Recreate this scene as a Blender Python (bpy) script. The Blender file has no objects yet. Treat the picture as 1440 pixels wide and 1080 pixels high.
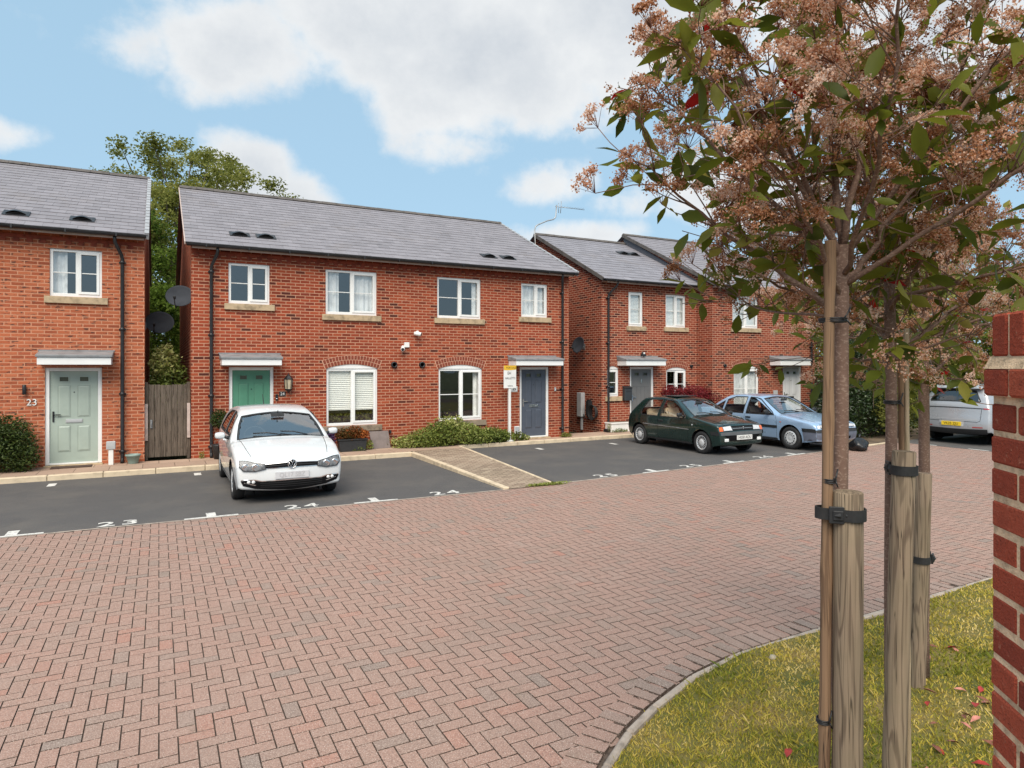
import bpy, bmesh, math, random
import numpy as np
from mathutils import Vector, Matrix, Euler
from mathutils.geometry import delaunay_2d_cdt
random.seed(7)
NR = np.random.RandomState(11)
PI = math.pi
R = math.radians
S = bpy.context.scene
COL = S.collection

# ------------------------------------------------------------------ objects
def tag(o, label=None, cat=None, group=None, kind=None):
    if label: o['label'] = label
    if cat: o['category'] = cat
    if group: o['group'] = group
    if kind: o['kind'] = kind
    return o

def thing(name, loc, label, cat, group=None, rz=0.0):
    o = bpy.data.objects.new(name, None)
    o.empty_display_size = 0.2
    o.location = loc
    o.rotation_euler = (0, 0, rz)
    COL.objects.link(o)
    return tag(o, label, cat, group)

def origin(o):
    v = Vector((0, 0, 0))
    while o is not None:
        v += o.location
        o = o.parent
    return v

def children(o):
    return [c for c in COL.objects if c.parent == o]

def copy_tree(o, parent=None):
    c = o.copy()
    COL.objects.link(c)
    if parent is not None:
        c.parent = parent
    for ch in children(o):
        copy_tree(ch, c)
    return c

def box_uv(me):
    n = len(me.polygons)
    if not n: return
    nv = len(me.vertices)
    co = np.empty(nv * 3); me.vertices.foreach_get('co', co); co = co.reshape(-1, 3)
    no = np.empty(n * 3); me.polygons.foreach_get('normal', no); no = np.abs(no.reshape(-1, 3))
    lt = np.empty(n, int); me.polygons.foreach_get('loop_total', lt)
    li = np.empty(len(me.loops), int); me.loops.foreach_get('vertex_index', li)
    fi = np.repeat(np.arange(n), lt)
    k = np.argmax(no * np.array([1.0, 1.0, 0.9]), axis=1)[fi]
    p = co[li]
    u = np.where(k == 0, p[:, 1], p[:, 0])
    v = np.where(k == 2, p[:, 1], p[:, 2])
    uv = me.uv_layers.new(name='UVMap')
    uv.data.foreach_set('uv', np.stack([u, v], 1).ravel())

class MB:
    def __init__(s):
        s.v = []; s.f = []; s.m = []; s.sm = []; s.tone = []
    def add(s, vs, fs, mi=0, smooth=False, tone=0.5):
        b = len(s.v)
        s.v.extend([tuple(p) for p in vs])
        for f in fs:
            s.f.append(tuple(i + b for i in f)); s.m.append(mi); s.sm.append(smooth); s.tone.append(tone)
        return s
    def box(s, x0, x1, y0, y1, z0, z1, mi=0, tone=0.5):
        vs = [(x, y, z) for z in (z0, z1) for y in (y0, y1) for x in (x0, x1)]
        fs = [(0, 2, 3, 1), (4, 5, 7, 6), (0, 1, 5, 4), (2, 6, 7, 3), (0, 4, 6, 2), (1, 3, 7, 5)]
        return s.add(vs, fs, mi, False, tone)
    def obox(s, c, size, rot=None, mi=0, tone=0.5):
        c = Vector(c); hx, hy, hz = [q / 2 for q in size]
        M = rot if rot is not None else Matrix.Identity(3)
        vs = [c + M @ Vector((x, y, z)) for z in (-hz, hz) for y in (-hy, hy) for x in (-hx, hx)]
        fs = [(0, 2, 3, 1), (4, 5, 7, 6), (0, 1, 5, 4), (2, 6, 7, 3), (0, 4, 6, 2), (1, 3, 7, 5)]
        return s.add(vs, fs, mi, False, tone)
    def tube(s, pts, r, n=8, mi=0, cap=True, smooth=True, tone=0.5):
        pts = [Vector(p) for p in pts]
        rs = r if isinstance(r, (list, tuple)) else [r] * len(pts)
        t0 = (pts[1] - pts[0]).normalized()
        up = Vector((0, 0, 1)) if abs(t0.z) < 0.9 else Vector((1, 0, 0))
        a = t0.cross(up).normalized()
        vs = []; fs = []
        for i, p in enumerate(pts):
            if i == 0: t = t0
            elif i == len(pts) - 1: t = (pts[i] - pts[i - 1]).normalized()
            else: t = ((pts[i + 1] - pts[i]).normalized() + (pts[i] - pts[i - 1]).normalized()).normalized()
            a = (a - t * a.dot(t))
            if a.length < 1e-6: a = t.orthogonal()
            a.normalize()
            b = t.cross(a)
            for k in range(n):
                q = 2 * PI * k / n
                vs.append(p + (a * math.cos(q) + b * math.sin(q)) * rs[i])
        for i in range(len(pts) - 1):
            for k in range(n):
                k2 = (k + 1) % n
                fs.append((i * n + k, i * n + k2, (i + 1) * n + k2, (i + 1) * n + k))
        s.add(vs, fs, mi, smooth, tone)
        if cap:
            b = len(s.v) - len(vs)
            s.f.append(tuple(b + k for k in reversed(range(n)))); s.m.append(mi); s.sm.append(False); s.tone.append(tone)
            e = b + (len(pts) - 1) * n
            s.f.append(tuple(e + k for k in range(n))); s.m.append(mi); s.sm.append(False); s.tone.append(tone)
        return s
    def lathe(s, prof, n=24, M=None, mi=0, smooth=True, sy=1.0):
        """profile [(r, h)] turned about local z; M: 4x4 placing it."""
        M = M if M is not None else Matrix.Identity(4)
        vs = []; fs = []
        for (r, h) in prof:
            for k in range(n):
                q = 2 * PI * k / n
                vs.append(M @ Vector((r * math.cos(q), r * math.sin(q) * sy, h)))
        for i in range(len(prof) - 1):
            for k in range(n):
                k2 = (k + 1) % n
                fs.append((i * n + k, i * n + k2, (i + 1) * n + k2, (i + 1) * n + k))
        s.add(vs, fs, mi, smooth)
        b = len(s.v) - len(vs)
        if prof[0][0] > 1e-4:
            s.f.append(tuple(b + k for k in reversed(range(n)))); s.m.append(mi); s.sm.append(False); s.tone.append(0.5)
        if prof[-1][0] > 1e-4:
            e = b + (len(prof) - 1) * n
            s.f.append(tuple(e + k for k in range(n))); s.m.append(mi); s.sm.append(False); s.tone.append(0.5)
        return s
    def prism(s, poly, d0, d1, axis='y', mi=0):
        """polygon [(a, b)] extruded along an axis."""
        def P(a, b, d):
            return {'y': (a, d, b), 'x': (d, a, b), 'z': (a, b, d)}[axis]
        n = len(poly)
        vs = [P(a, b, d0) for a, b in poly] + [P(a, b, d1) for a, b in poly]
        fs = [tuple(range(n)), tuple(reversed(range(n, 2 * n)))]
        for i in range(n):
            j = (i + 1) % n
            fs.append((i, i + n, j + n, j))
        return s.add(vs, fs, mi)
    def build(s, name, mats, parent=None, world=True, bevel=0.0, seg=1, tone=False, fixn=True, off=None):
        me = bpy.data.meshes.new(name)
        vs = s.v
        o = Vector((0, 0, 0))
        if world and parent is not None: o = origin(parent)
        elif off is not None: o = Vector(off)
        if o.length > 0:
            vs = [(p[0] - o.x, p[1] - o.y, p[2] - o.z) for p in vs]
        me.from_pydata(vs, [], s.f)
        me.polygons.foreach_set('material_index', s.m)
        me.polygons.foreach_set('use_smooth', s.sm)
        if tone:
            at = me.attributes.new('tone', 'FLOAT', 'FACE'); at.data.foreach_set('value', s.tone)
        if fixn or bevel > 0:
            bm = bmesh.new(); bm.from_mesh(me)
            if fixn: bmesh.ops.recalc_face_normals(bm, faces=bm.faces)
            if bevel > 0:
                ed = [e for e in bm.edges if len(e.link_faces) == 2 and not e.smooth or
                      (len(e.link_faces) == 2 and e.calc_face_angle(0) > 0.6)]
                bmesh.ops.bevel(bm, geom=ed, offset=bevel, segments=seg, affect='EDGES', clamp_overlap=True)
            bm.to_mesh(me); bm.free()
        me.update()
        box_uv(me)
        for m in (mats if isinstance(mats, (list, tuple)) else [mats]):
            me.materials.append(m)
        ob = bpy.data.objects.new(name, me)
        if off is not None and parent is None: ob.location = off
        COL.objects.link(ob)
        if parent is not None: ob.parent = parent
        return ob

def np_mesh(name, V, F, mat, parent=None, tone=None, world=True, smooth=False):
    """fast quad / tri mesh from arrays."""
    V = np.asarray(V, float); F = np.asarray(F, int)
    if parent is not None and world:
        V = V - np.array(origin(parent))
    me = bpy.data.meshes.new(name)
    k = F.shape[1]
    me.vertices.add(len(V)); me.vertices.foreach_set('co', V.ravel())
    me.loops.add(F.size); me.loops.foreach_set('vertex_index', F.ravel())
    me.polygons.add(len(F)); me.polygons.foreach_set('loop_start', np.arange(len(F)) * k)
    me.update(calc_edges=True)
    me.polygons.foreach_set('use_smooth', np.full(len(F), bool(smooth)))
    if tone is not None:
        at = me.attributes.new('tone', 'FLOAT', 'FACE'); at.data.foreach_set('value', np.asarray(tone, float))
    me.materials.append(mat)
    ob = bpy.data.objects.new(name, me)
    COL.objects.link(ob)
    if parent is not None: ob.parent = parent
    return ob

# ------------------------------------------------------------------ 2-D regions
def in_poly(x, y, poly):
    c = False; n = len(poly); j = n - 1
    for i in range(n):
        xi, yi = poly[i]; xj, yj = poly[j]
        if (yi > y) != (yj > y) and x < (xj - xi) * (y - yi) / (yj - yi) + xi: c = not c
        j = i
    return c

def dens(poly, step):
    if step is None: return list(poly)
    out = []
    n = len(poly)
    for i in range(n):
        a = poly[i]; b = poly[(i + 1) % n]
        d = math.hypot(b[0] - a[0], b[1] - a[1]); k = max(1, int(math.ceil(d / step)))
        for q in range(k):
            t = q / k
            out.append((a[0] + (b[0] - a[0]) * t, a[1] + (b[1] - a[1]) * t))
    return out

def region(outer, holes=(), step=None):
    """triangulated polygon with holes and inner points -> (points, triangles)"""
    outer = dens(outer, step); holes = [dens(h, step) for h in holes]
    pts = []; edges = []
    for lp in [outer] + holes:
        b = len(pts); pts += lp; n = len(lp)
        edges += [(b + i, b + (i + 1) % n) for i in range(n)]
    bd = np.array(pts)
    if step:
        xs = [p[0] for p in outer]; ys = [p[1] for p in outer]
        ny = int((max(ys) - min(ys)) / step) + 1; nx = int((max(xs) - min(xs)) / step) + 1
        for j in range(1, ny):
            for i in range(1, nx):
                x = min(xs) + i * step; y = min(ys) + j * step
                if np.min((bd[:, 0] - x) ** 2 + (bd[:, 1] - y) ** 2) < (0.45 * step) ** 2: continue
                if in_poly(x, y, outer) and not any(in_poly(x, y, h) for h in holes):
                    pts.append((x, y))
    r = delaunay_2d_cdt([Vector(p) for p in pts], edges, [], 0, 1e-6)
    V = [(p.x, p.y) for p in r[0]]
    T = []
    for f in r[2]:
        cx = sum(V[i][0] for i in f) / 3; cy = sum(V[i][1] for i in f) / 3
        if in_poly(cx, cy, outer) and not any(in_poly(cx, cy, h) for h in holes): T.append(tuple(f))
    return V, T

# ------------------------------------------------------------------ text
def text_mesh(txt, size, name, mat, parent, M, extrude=0.0, sx=1.0, spacing=1.0, align='CENTER', bold=0.0):
    cu = bpy.data.curves.new('t', 'FONT'); cu.body = txt; cu.size = size; cu.align_x = align
    cu.align_y = 'CENTER'; cu.extrude = extrude; cu.space_character = spacing; cu.resolution_u = 3; cu.offset = bold
    o = bpy.data.objects.new('t', cu); COL.objects.link(o)
    dg = bpy.context.evaluated_depsgraph_get(); dg.update()
    me = bpy.data.meshes.new_from_object(o.evaluated_get(dg))
    bpy.data.objects.remove(o); bpy.data.curves.remove(cu)
    me.transform(M @ Matrix.Diagonal((sx, 1, 1, 1)))
    me.materials.clear(); me.materials.append(mat); me.name = name
    for p in me.polygons: p.material_index = 0
    ob = bpy.data.objects.new(name, me); COL.objects.link(ob)
    if parent is not None: ob.parent = parent
    return ob

# ------------------------------------------------------------------ materials
def nd(nt, typ, ins=None, **props):
    n = nt.nodes.new(typ)
    for k, v in props.items(): setattr(n, k, v)
    for k, v in (ins or {}).items():
        sk = n.inputs[k]
        if isinstance(v, bpy.types.NodeSocket): nt.links.new(v, sk)
        elif isinstance(v, bpy.types.Node): nt.links.new(v.outputs[0], sk)
        else:
            if isinstance(v, (tuple, list)) and len(v) == 3 and sk.type == 'RGBA': v = (*v, 1)
            sk.default_value = v
    return n

def mnew(name):
    m = bpy.data.materials.new(name); m.use_nodes = True
    nt = m.node_tree; nt.nodes.clear()
    out = nt.nodes.new('ShaderNodeOutputMaterial')
    b = nt.nodes.new('ShaderNodeBsdfPrincipled')
    nt.links.new(b.outputs[0], out.inputs[0])
    return m, nt, b

def math_(nt, op, a, b=0.0, c=0.0):
    return nd(nt, 'ShaderNodeMath', {0: a, 1: b, 2: c}, operation=op).outputs[0]

def mixc(nt, f, a, b, blend='MIX'):
    n = nt.nodes.new('ShaderNodeMix'); n.data_type = 'RGBA'; n.blend_type = blend
    for sk, v in ((n.inputs[0], f), (n.inputs[6], a), (n.inputs[7], b)):
        if isinstance(v, bpy.types.NodeSocket): nt.links.new(v, sk)
        elif sk.type == 'RGBA': sk.default_value = (*v, 1) if len(v) == 3 else v
        else: sk.default_value = v
    return n.outputs[2]

def ramp(nt, fac, stops, interp='LINEAR'):
    n = nt.nodes.new('ShaderNodeValToRGB'); n.color_ramp.interpolation = interp
    e = n.color_ramp.elements
    while len(e) < len(stops): e.new(0.5)
    for el, (p, c) in zip(e, stops):
        el.position = p; el.color = (*c, 1) if len(c) == 3 else c
    nt.links.new(fac, n.inputs[0])
    return n.outputs[0]

def noise(nt, vec, scale, detail=3, rough=0.55, dist=0.0):
    return nd(nt, 'ShaderNodeTexNoise', {'Vector': vec, 'Scale': scale, 'Detail': detail, 'Roughness': rough, 'Distortion': dist}).outputs[0]

def rng(nt, v, a, b, c=0.0, d=1.0):
    return nd(nt, 'ShaderNodeMapRange', {0: v, 1: a, 2: b, 3: c, 4: d}).outputs[0]

def coords(nt, which='Object'):
    return nd(nt, 'ShaderNodeTexCoord').outputs[which]

def srgb(r, g, b):
    f = lambda c: (c / 255 / 12.92) if c <= 10 else ((c / 255 + 0.055) / 1.055) ** 2.4
    return (f(r), f(g), f(b))

def pm(name, col, rough=0.6, var=0.12, scale=6.0, bump=0.0, bscale=60, metal=0.0, coat=0.0, spec=0.5, col2=None, var2=None):
    """plain surface with some unevenness of colour, gloss and relief."""
    m, nt, b = mnew(name)
    co = coords(nt)
    n1 = noise(nt, co, scale, 4)
    c2 = col2 or tuple(max(0, q * (1 - 2.2 * var)) for q in col)
    c3 = tuple(min(1, q * (1 + var)) for q in col)
    c = ramp(nt, n1, [(0.28, c2), (0.5, col), (0.75, c3)])
    nt.links.new(c, b.inputs['Base Color'])
    r = rng(nt, noise(nt, co, scale * 2.7, 2), 0.3, 0.7, max(0, rough - 0.08), min(1, rough + 0.08))
    nt.links.new(r, b.inputs['Roughness'])
    b.inputs['Metallic'].default_value = metal
    b.inputs['Coat Weight'].default_value = coat
    b.inputs['Coat Roughness'].default_value = 0.04
    b.inputs['Specular IOR Level'].default_value = spec
    if bump:
        bp = nd(nt, 'ShaderNodeBump', {'Height': noise(nt, co, bscale, 3), 'Strength': bump, 'Distance': 0.01})
        nt.links.new(bp.outputs[0], b.inputs['Normal'])
    return m

def brick_mat(name, stops, mortar, bw=0.225, rh=0.075, ms=0.0105, blotch=0.25, bump=0.6, stain=0.0, burn=0.0):
    m, nt, b = mnew(name)
    uv = coords(nt, 'UV')
    wob = nd(nt, 'ShaderNodeTexNoise', {'Vector': uv, 'Scale': 9.0, 'Detail': 2.0}).outputs[1]
    w2 = nd(nt, 'ShaderNodeVectorMath', {0: wob, 1: (0.5, 0.5, 0.5)}, operation='SUBTRACT').outputs[0]
    w3 = nd(nt, 'ShaderNodeVectorMath', {0: w2, 1: (0.007, 0.007, 0)}, operation='MULTIPLY').outputs[0]
    p = nd(nt, 'ShaderNodeVectorMath', {0: uv, 1: w3}, operation='ADD').outputs[0]
    bt = nd(nt, 'ShaderNodeTexBrick', {'Vector': p, 'Color1': (0, 0, 0), 'Color2': (1, 1, 1), 'Mortar': (0, 0, 0), 'Scale': 1.0,
                                      'Mortar Size': ms, 'Mortar Smooth': 0.25, 'Bias': 0.0, 'Brick Width': bw, 'Row Height': rh})
    bt.offset = 0.5; bt.squash = 1.0
    v = bt.outputs['Color']; fac = bt.outputs['Fac']
    # a second random value per brick, from a finer shifted lookup
    col = ramp(nt, v, stops)
    n1 = noise(nt, uv, 38, 4, 0.65)
    col = mixc(nt, blotch, col, ramp(nt, n1, [(0.3, (0.25, 0.22, 0.2)), (0.55, (0.75, 0.72, 0.7)), (0.8, (1, 0.97, 0.95))]), 'MULTIPLY')
    if burn:
        nb = noise(nt, nd(nt, 'ShaderNodeMapping', {'Vector': uv, 'Scale': (6.5, 17, 1)}).outputs[0], 1.0, 3, 0.6)
        col = mixc(nt, rng(nt, nb, 0.565, 0.62, 0, burn), col, (0.075, 0.042, 0.034))
    n2 = noise(nt, uv, 0.7, 4, 0.6)
    col = mixc(nt, rng(nt, n2, 0.35, 0.7, 0.0, 0.30), col, (0.30, 0.19, 0.15), 'MIX') if stain else col
    big = rng(nt, noise(nt, uv, 0.55, 3), 0.3, 0.7, 0.84, 1.1)
    col = mixc(nt, 1.0, col, nd(nt, 'ShaderNodeCombineColor', {0: big, 1: big, 2: big}).outputs[0], 'MULTIPLY')
    mo = mixc(nt, rng(nt, noise(nt, uv, 5, 4), 0.3, 0.7, 0, 0.55), mortar, tuple(q * 0.62 for q in mortar))
    col = mixc(nt, fac, col, mo)
    nt.links.new(col, b.inputs['Base Color'])
    b.inputs['Roughness'].default_value = 0.86
    b.inputs['Specular IOR Level'].default_value = 0.25
    h = math_(nt, 'ADD', math_(nt, 'MULTIPLY', fac, -1.0), math_(nt, 'MULTIPLY', n1, 0.5))
    bp = nd(nt, 'ShaderNodeBump', {'Height': h, 'Strength': bump, 'Distance': 0.008})
    nt.links.new(bp.outputs[0], b.inputs['Normal'])
    return m

def tone_mat(name, stops, rough=0.7, scale=40, amt=0.25, bump=0.0, spec=0.3, trans=0.0, sheen=0, speck=None):
    """colour picked per face by the 'tone' attribute."""
    m, nt, b = mnew(name)
    t = nd(nt, 'ShaderNodeAttribute', attribute_name='tone').outputs['Fac']
    co = coords(nt)
    n1 = noise(nt, co, scale, 3, 0.6)
    col = ramp(nt, t, stops)
    col = mixc(nt, amt, col, ramp(nt, n1, [(0.25, (0.3, 0.3, 0.3)), (0.7, (1, 1, 1))]), 'MULTIPLY')
    if speck:
        n3 = noise(nt, co, speck[0], 2, 0.5)
        col = mixc(nt, rng(nt, n3, speck[1], speck[1] + 0.06, 0, speck[3]), col, speck[2])
    nt.links.new(col, b.inputs['Base Color'])
    b.inputs['Roughness'].default_value = rough
    b.inputs['Specular IOR Level'].default_value = spec
    if bump:
        bp = nd(nt, 'ShaderNodeBump', {'Height': n1, 'Strength': bump, 'Distance': 0.004})
        nt.links.new(bp.outputs[0], b.inputs['Normal'])
    if trans:
        out = [n for n in nt.nodes if n.type == 'OUTPUT_MATERIAL'][0]
        tr = nd(nt, 'ShaderNodeBsdfTranslucent', {'Color': col})
        mx = nd(nt, 'ShaderNodeMixShader', {0: trans, 1: b.outputs[0], 2: tr.outputs[0]})
        nt.links.new(mx.outputs[0], out.inputs[0])
    return m

def glass_mat(name, tint=(0.75, 0.8, 0.8), base=0.10, ior=1.5, gl=(1, 1, 1), rough=0.015, wav=0.02):
    m = bpy.data.materials.new(name); m.use_nodes = True; nt = m.node_tree; nt.nodes.clear()
    out = nt.nodes.new('ShaderNodeOutputMaterial')
    bp = nd(nt, 'ShaderNodeBump', {'Height': noise(nt, coords(nt), 1.6, 1), 'Strength': wav, 'Distance': 0.1})
    bf = nd(nt, 'ShaderNodeNewGeometry').outputs['Backfacing']      # thin pane: the same reflectance from both sides
    fr = nd(nt, 'ShaderNodeFresnel', {'IOR': rng(nt, bf, 0, 1, ior, 1 / ior), 'Normal': bp.outputs[0]}).outputs[0]
    f = math_(nt, 'ADD', math_(nt, 'MULTIPLY', fr, 1.0 - base), base)
    tr = nd(nt, 'ShaderNodeBsdfTransparent', {'Color': tint})
    g = nd(nt, 'ShaderNodeBsdfGlossy', {'Color': gl, 'Roughness': rough, 'Normal': bp.outputs[0]})
    mx = nd(nt, 'ShaderNodeMixShader', {0: f, 1: tr.outputs[0], 2: g.outputs[0]})
    nt.links.new(mx.outputs[0], out.inputs[0])
    return m

def paint_mat(name, col, metal=0.0, rough=0.35, coat=1.0, flake=0.0, dirt=0.08):
    m, nt, b = mnew(name)
    co = coords(nt)
    c = col
    d = rng(nt, noise(nt, co, 2.2, 5, 0.65), 0.45, 0.75, 0.0, dirt)
    c = mixc(nt, d, col, (0.22, 0.19, 0.16))
    nt.links.new(c, b.inputs['Base Color'])
    b.inputs['Metallic'].default_value = metal
    nt.links.new(rng(nt, noise(nt, co, 5, 3), 0.3, 0.7, rough - 0.06, rough + 0.1), b.inputs['Roughness'])
    b.inputs['Coat Weight'].default_value = coat
    b.inputs['Coat Roughness'].default_value = 0.05
    return m
# ------------------------------------------------------------------ material library
B_MAIN = brick_mat('brick_deep_red', [(0.0, (0.085, 0.024, 0.017)), (0.06, (0.15, 0.031, 0.018)), (0.16, (0.26, 0.048, 0.022)),
                                      (0.6, (0.33, 0.062, 0.027)), (0.85, (0.39, 0.083, 0.036)), (1.0, (0.22, 0.042, 0.023))], (0.55, 0.285, 0.185), ms=.0095)
B_LEFT = brick_mat('brick_orange', [(0.0, (0.30, 0.075, 0.036)), (0.2, (0.40, 0.105, 0.048)), (0.5, (0.46, 0.128, 0.058)),
                                    (0.8, (0.50, 0.152, 0.072)), (1.0, (0.39, 0.098, 0.047))], (0.58, 0.27, 0.165), blotch=0.2, burn=0.85)
B_THIRD = brick_mat('brick_dark_red', [(0.0, (0.06, 0.018, 0.015)), (0.12, (0.11, 0.025, 0.017)), (0.3, (0.24, 0.046, 0.022)),
                                       (0.8, (0.31, 0.060, 0.028)), (1.0, (0.19, 0.038, 0.021))], (0.55, 0.29, 0.195))
B_ARCH = brick_mat('brick_arch', [(0.0, (0.13, 0.040, 0.026)), (0.5, (0.27, 0.066, 0.034)), (1.0, (0.34, 0.09, 0.045))], (0.52, 0.31, 0.22), bw=0.075, rh=0.11)
DENTIL = pm('brick_dentil', (0.24, 0.046, 0.023), 0.85, 0.25, 9)
ARCH_BRICK = pm('arch_brick', (0.21, 0.044, 0.022), 0.85, 0.25, 14)
UPVC = pm('white_upvc', (0.80, 0.80, 0.79), 0.32, 0.03, 3)
PANE = glass_mat('window_glass', (0.94, 0.96, 0.97), 0.12, 1.45)
PANE_LOW = glass_mat('window_glass_low', (0.97, 0.98, 0.97), 0.075, 1.4)
STONE = pm('stone_sill', (0.44, 0.33, 0.21), 0.85, 0.22, 7, 0.3)
STONE_DARK = pm('stone_sill_weathered', (0.23, 0.18, 0.13), 0.88, 0.3, 6, 0.3)
LEAD = pm('canopy_lead', (0.23, 0.235, 0.245), 0.55, 0.16, 5, 0.1)
GUTTER = pm('black_plastic', (0.017, 0.017, 0.019), 0.42, 0.2, 8)
RUBBER = pm('black_rubber', (0.020, 0.020, 0.021), 0.75, 0.25, 12, 0.15)
ARCH_MORTAR = pm('arch_mortar', (0.56, 0.31, 0.21), 0.85, 0.1, 9)
FASCIA_BROWN = pm('eaves_mortar', (0.46, 0.33, 0.27), 0.8, 0.1, 6)
MORTAR_EDGE = pm('verge_mortar', (0.52, 0.42, 0.38), 0.85, 0.15, 8)
VERGE_GREY = pm('verge_plastic', (0.36, 0.365, 0.38), 0.5, 0.1, 5)
BLIND = pm('blind_slats', (0.88, 0.88, 0.84), 0.55, 0.03, 3)
CURTAIN = pm('net_curtain', (0.82, 0.82, 0.80), 0.9, 0.12, 5)
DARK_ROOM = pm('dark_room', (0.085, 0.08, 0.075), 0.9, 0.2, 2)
DISH = pm('dish_grey', (0.050, 0.055, 0.066), 0.8, 0.12, 4, spec=.15)
METAL_GREY = pm('galvanised', (0.36, 0.37, 0.38), 0.45, 0.1, 9, metal=0.7)
CHROME = pm('chrome', (0.75, 0.75, 0.76), 0.16, 0.04, 5, metal=1.0)
SILVER = pm('alloy_silver', (0.66, 0.67, 0.68), 0.34, 0.06, 9, metal=0.3)
WHITE_PLASTIC = pm('white_plastic', (0.76, 0.75, 0.73), 0.45, 0.04, 4)
GREY_PLASTIC = pm('grey_plastic', (0.42, 0.43, 0.44), 0.55, 0.08, 4)
DARK_TRIM = pm('dark_trim', (0.022, 0.023, 0.025), 0.5, 0.15, 9)
DARK_INT = pm('dark_interior', (0.010, 0.010, 0.011), 0.95, 0.15, 5, spec=.05)
BEIGE_CLOTH = pm('beige_cloth', (0.60, 0.46, 0.31), 0.9, 0.12, 9)
GREY_CLOTH = pm('grey_cloth', (0.09, 0.09, 0.095), 0.9, 0.12, 9)
PLATE_WHITE = pm('plate_white', (0.70, 0.70, 0.68), 0.4, 0.04, 5)
PLATE_YELLOW = pm('plate_yellow', (0.82, 0.56, 0.03), 0.4, 0.04, 5)
INK = pm('black_ink', (0.012, 0.012, 0.013), 0.5, 0.1, 5)
INK_GREY = pm('grey_ink', (0.42, 0.42, 0.44), 0.5, 0.05, 5)
def road_paint():
    m, nt, b = mnew('road_paint'); co = coords(nt)
    n1 = noise(nt, co, 16, 5, 0.7); n2 = noise(nt, co, 130, 2, 0.6)
    col = mixc(nt, rng(nt, n1, 0.52, 0.66, 0, 0.75), (0.68, 0.66, 0.62), (0.14, 0.13, 0.125))
    col = mixc(nt, rng(nt, n2, 0.56, 0.64, 0, 0.7), col, (0.16, 0.15, 0.145))
    nt.links.new(col, b.inputs['Base Color']); b.inputs['Roughness'].default_value = 0.8
    return m
PAINT_MARK = road_paint()
LENS = glass_mat('lamp_lens', (0.95, 0.95, 0.96), 0.03, 1.45, gl=(.45, .45, .45), rough=0.08)
REFLECTOR = pm('lamp_reflector', (0.66, 0.67, 0.68), 0.22, 0.08, 26, metal=0.85)
LENS_WHITE = pm('lamp_white', (0.78, 0.79, 0.79), 0.2, 0.08, 40, 0.3, coat=1.0)
AMBER = pm('amber_lens', (0.75, 0.13, 0.015), 0.25, 0.1, 30, coat=1.0)
RED_LENS = pm('red_lens', (0.40, 0.012, 0.012), 0.25, 0.1, 30, coat=1.0)
CAR_GLASS = glass_mat('car_glass', (0.93, 0.95, 0.94), 0.05, 1.5, rough=0.01, wav=0.0)
CAR_SCREEN = glass_mat('car_windscreen', (0.84, 0.87, 0.85), 0.30, 1.5, rough=0.01, wav=0.0)
CAR_GLASS_TINT = glass_mat('car_glass_tinted', (0.10, 0.11, 0.115), 0.10, 1.5, rough=0.01, wav=0.0)

def wood(name, c1, c2, scale=(14, 14, 0.9), rough=0.8, bump=0.35, rings=9.0, green=None):
    m, nt, b = mnew(name)
    co = coords(nt)
    mp = nd(nt, 'ShaderNodeMapping', {'Vector': co, 'Scale': scale}).outputs[0]
    n0 = noise(nt, mp, 1.0, 3, 0.5, 0.6)
    w = math_(nt, 'SINE', math_(nt, 'MULTIPLY', n0, rings * 6.28))
    g = rng(nt, w, 0.25, 0.95, 0.0, 1.0)
    fine = noise(nt, nd(nt, 'ShaderNodeMapping', {'Vector': co, 'Scale': (120, 120, 3)}).outputs[0], 1.0, 3)
    col = mixc(nt, g, c1, c2)
    col = mixc(nt, rng(nt, fine, 0.35, 0.7, 0, 0.45), col, tuple(q * 0.55 for q in c1))
    crk = noise(nt, nd(nt, 'ShaderNodeMapping', {'Vector': co, 'Scale': (34, 34, 0.55)}).outputs[0], 1.0, 2)
    ck_ = rng(nt, math_(nt, 'ABSOLUTE', math_(nt, 'SUBTRACT', crk, 0.5)), 0.004, 0.011, 0.8, 0.0)
    col = mixc(nt, ck_, col, (0.03, 0.02, 0.015))
    if green:
        sep = nd(nt, 'ShaderNodeSeparateXYZ', {0: co}).outputs
        gm = math_(nt, 'MULTIPLY', rng(nt, noise(nt, co, 5, 4), 0.4, 0.65, 0, 1), green[1])
        col = mixc(nt, gm, col, green[0])
    nt.links.new(col, b.inputs['Base Color'])
    b.inputs['Roughness'].default_value = rough
    b.inputs['Specular IOR Level'].default_value = 0.25
    h = math_(nt, 'ADD', math_(nt, 'MULTIPLY', g, -0.6), fine)
    bp = nd(nt, 'ShaderNodeBump', {'Height': h, 'Strength': bump, 'Distance': 0.004})
    nt.links.new(bp.outputs[0], b.inputs['Normal'])
    return m
STAKE_WOOD = wood('stake_timber', (0.30, 0.222, 0.155), (0.15, 0.105, 0.075), (13, 13, 0.9), green=((0.16, 0.15, 0.08), 0.2), rings=7)
CANE_WOOD = wood('bamboo_cane', (0.27, 0.168, 0.10), (0.16, 0.095, 0.058), (30, 30, 2.0), bump=0.2, rings=3)
CANE_PALE = wood('bamboo_pale', (0.46, 0.36, 0.25), (0.36, 0.27, 0.17), (30, 30, 2.0), bump=0.2, rings=3)
GATE_WOOD = wood('gate_timber', (0.15, 0.118, 0.092), (0.075, 0.058, 0.045), (22, 22, 1.1), bump=0.5, rings=5)
FENCE_WOOD = wood('fence_timber', (0.16, 0.115, 0.075), (0.09, 0.065, 0.045), (18, 18, 1.1), bump=0.5)

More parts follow.
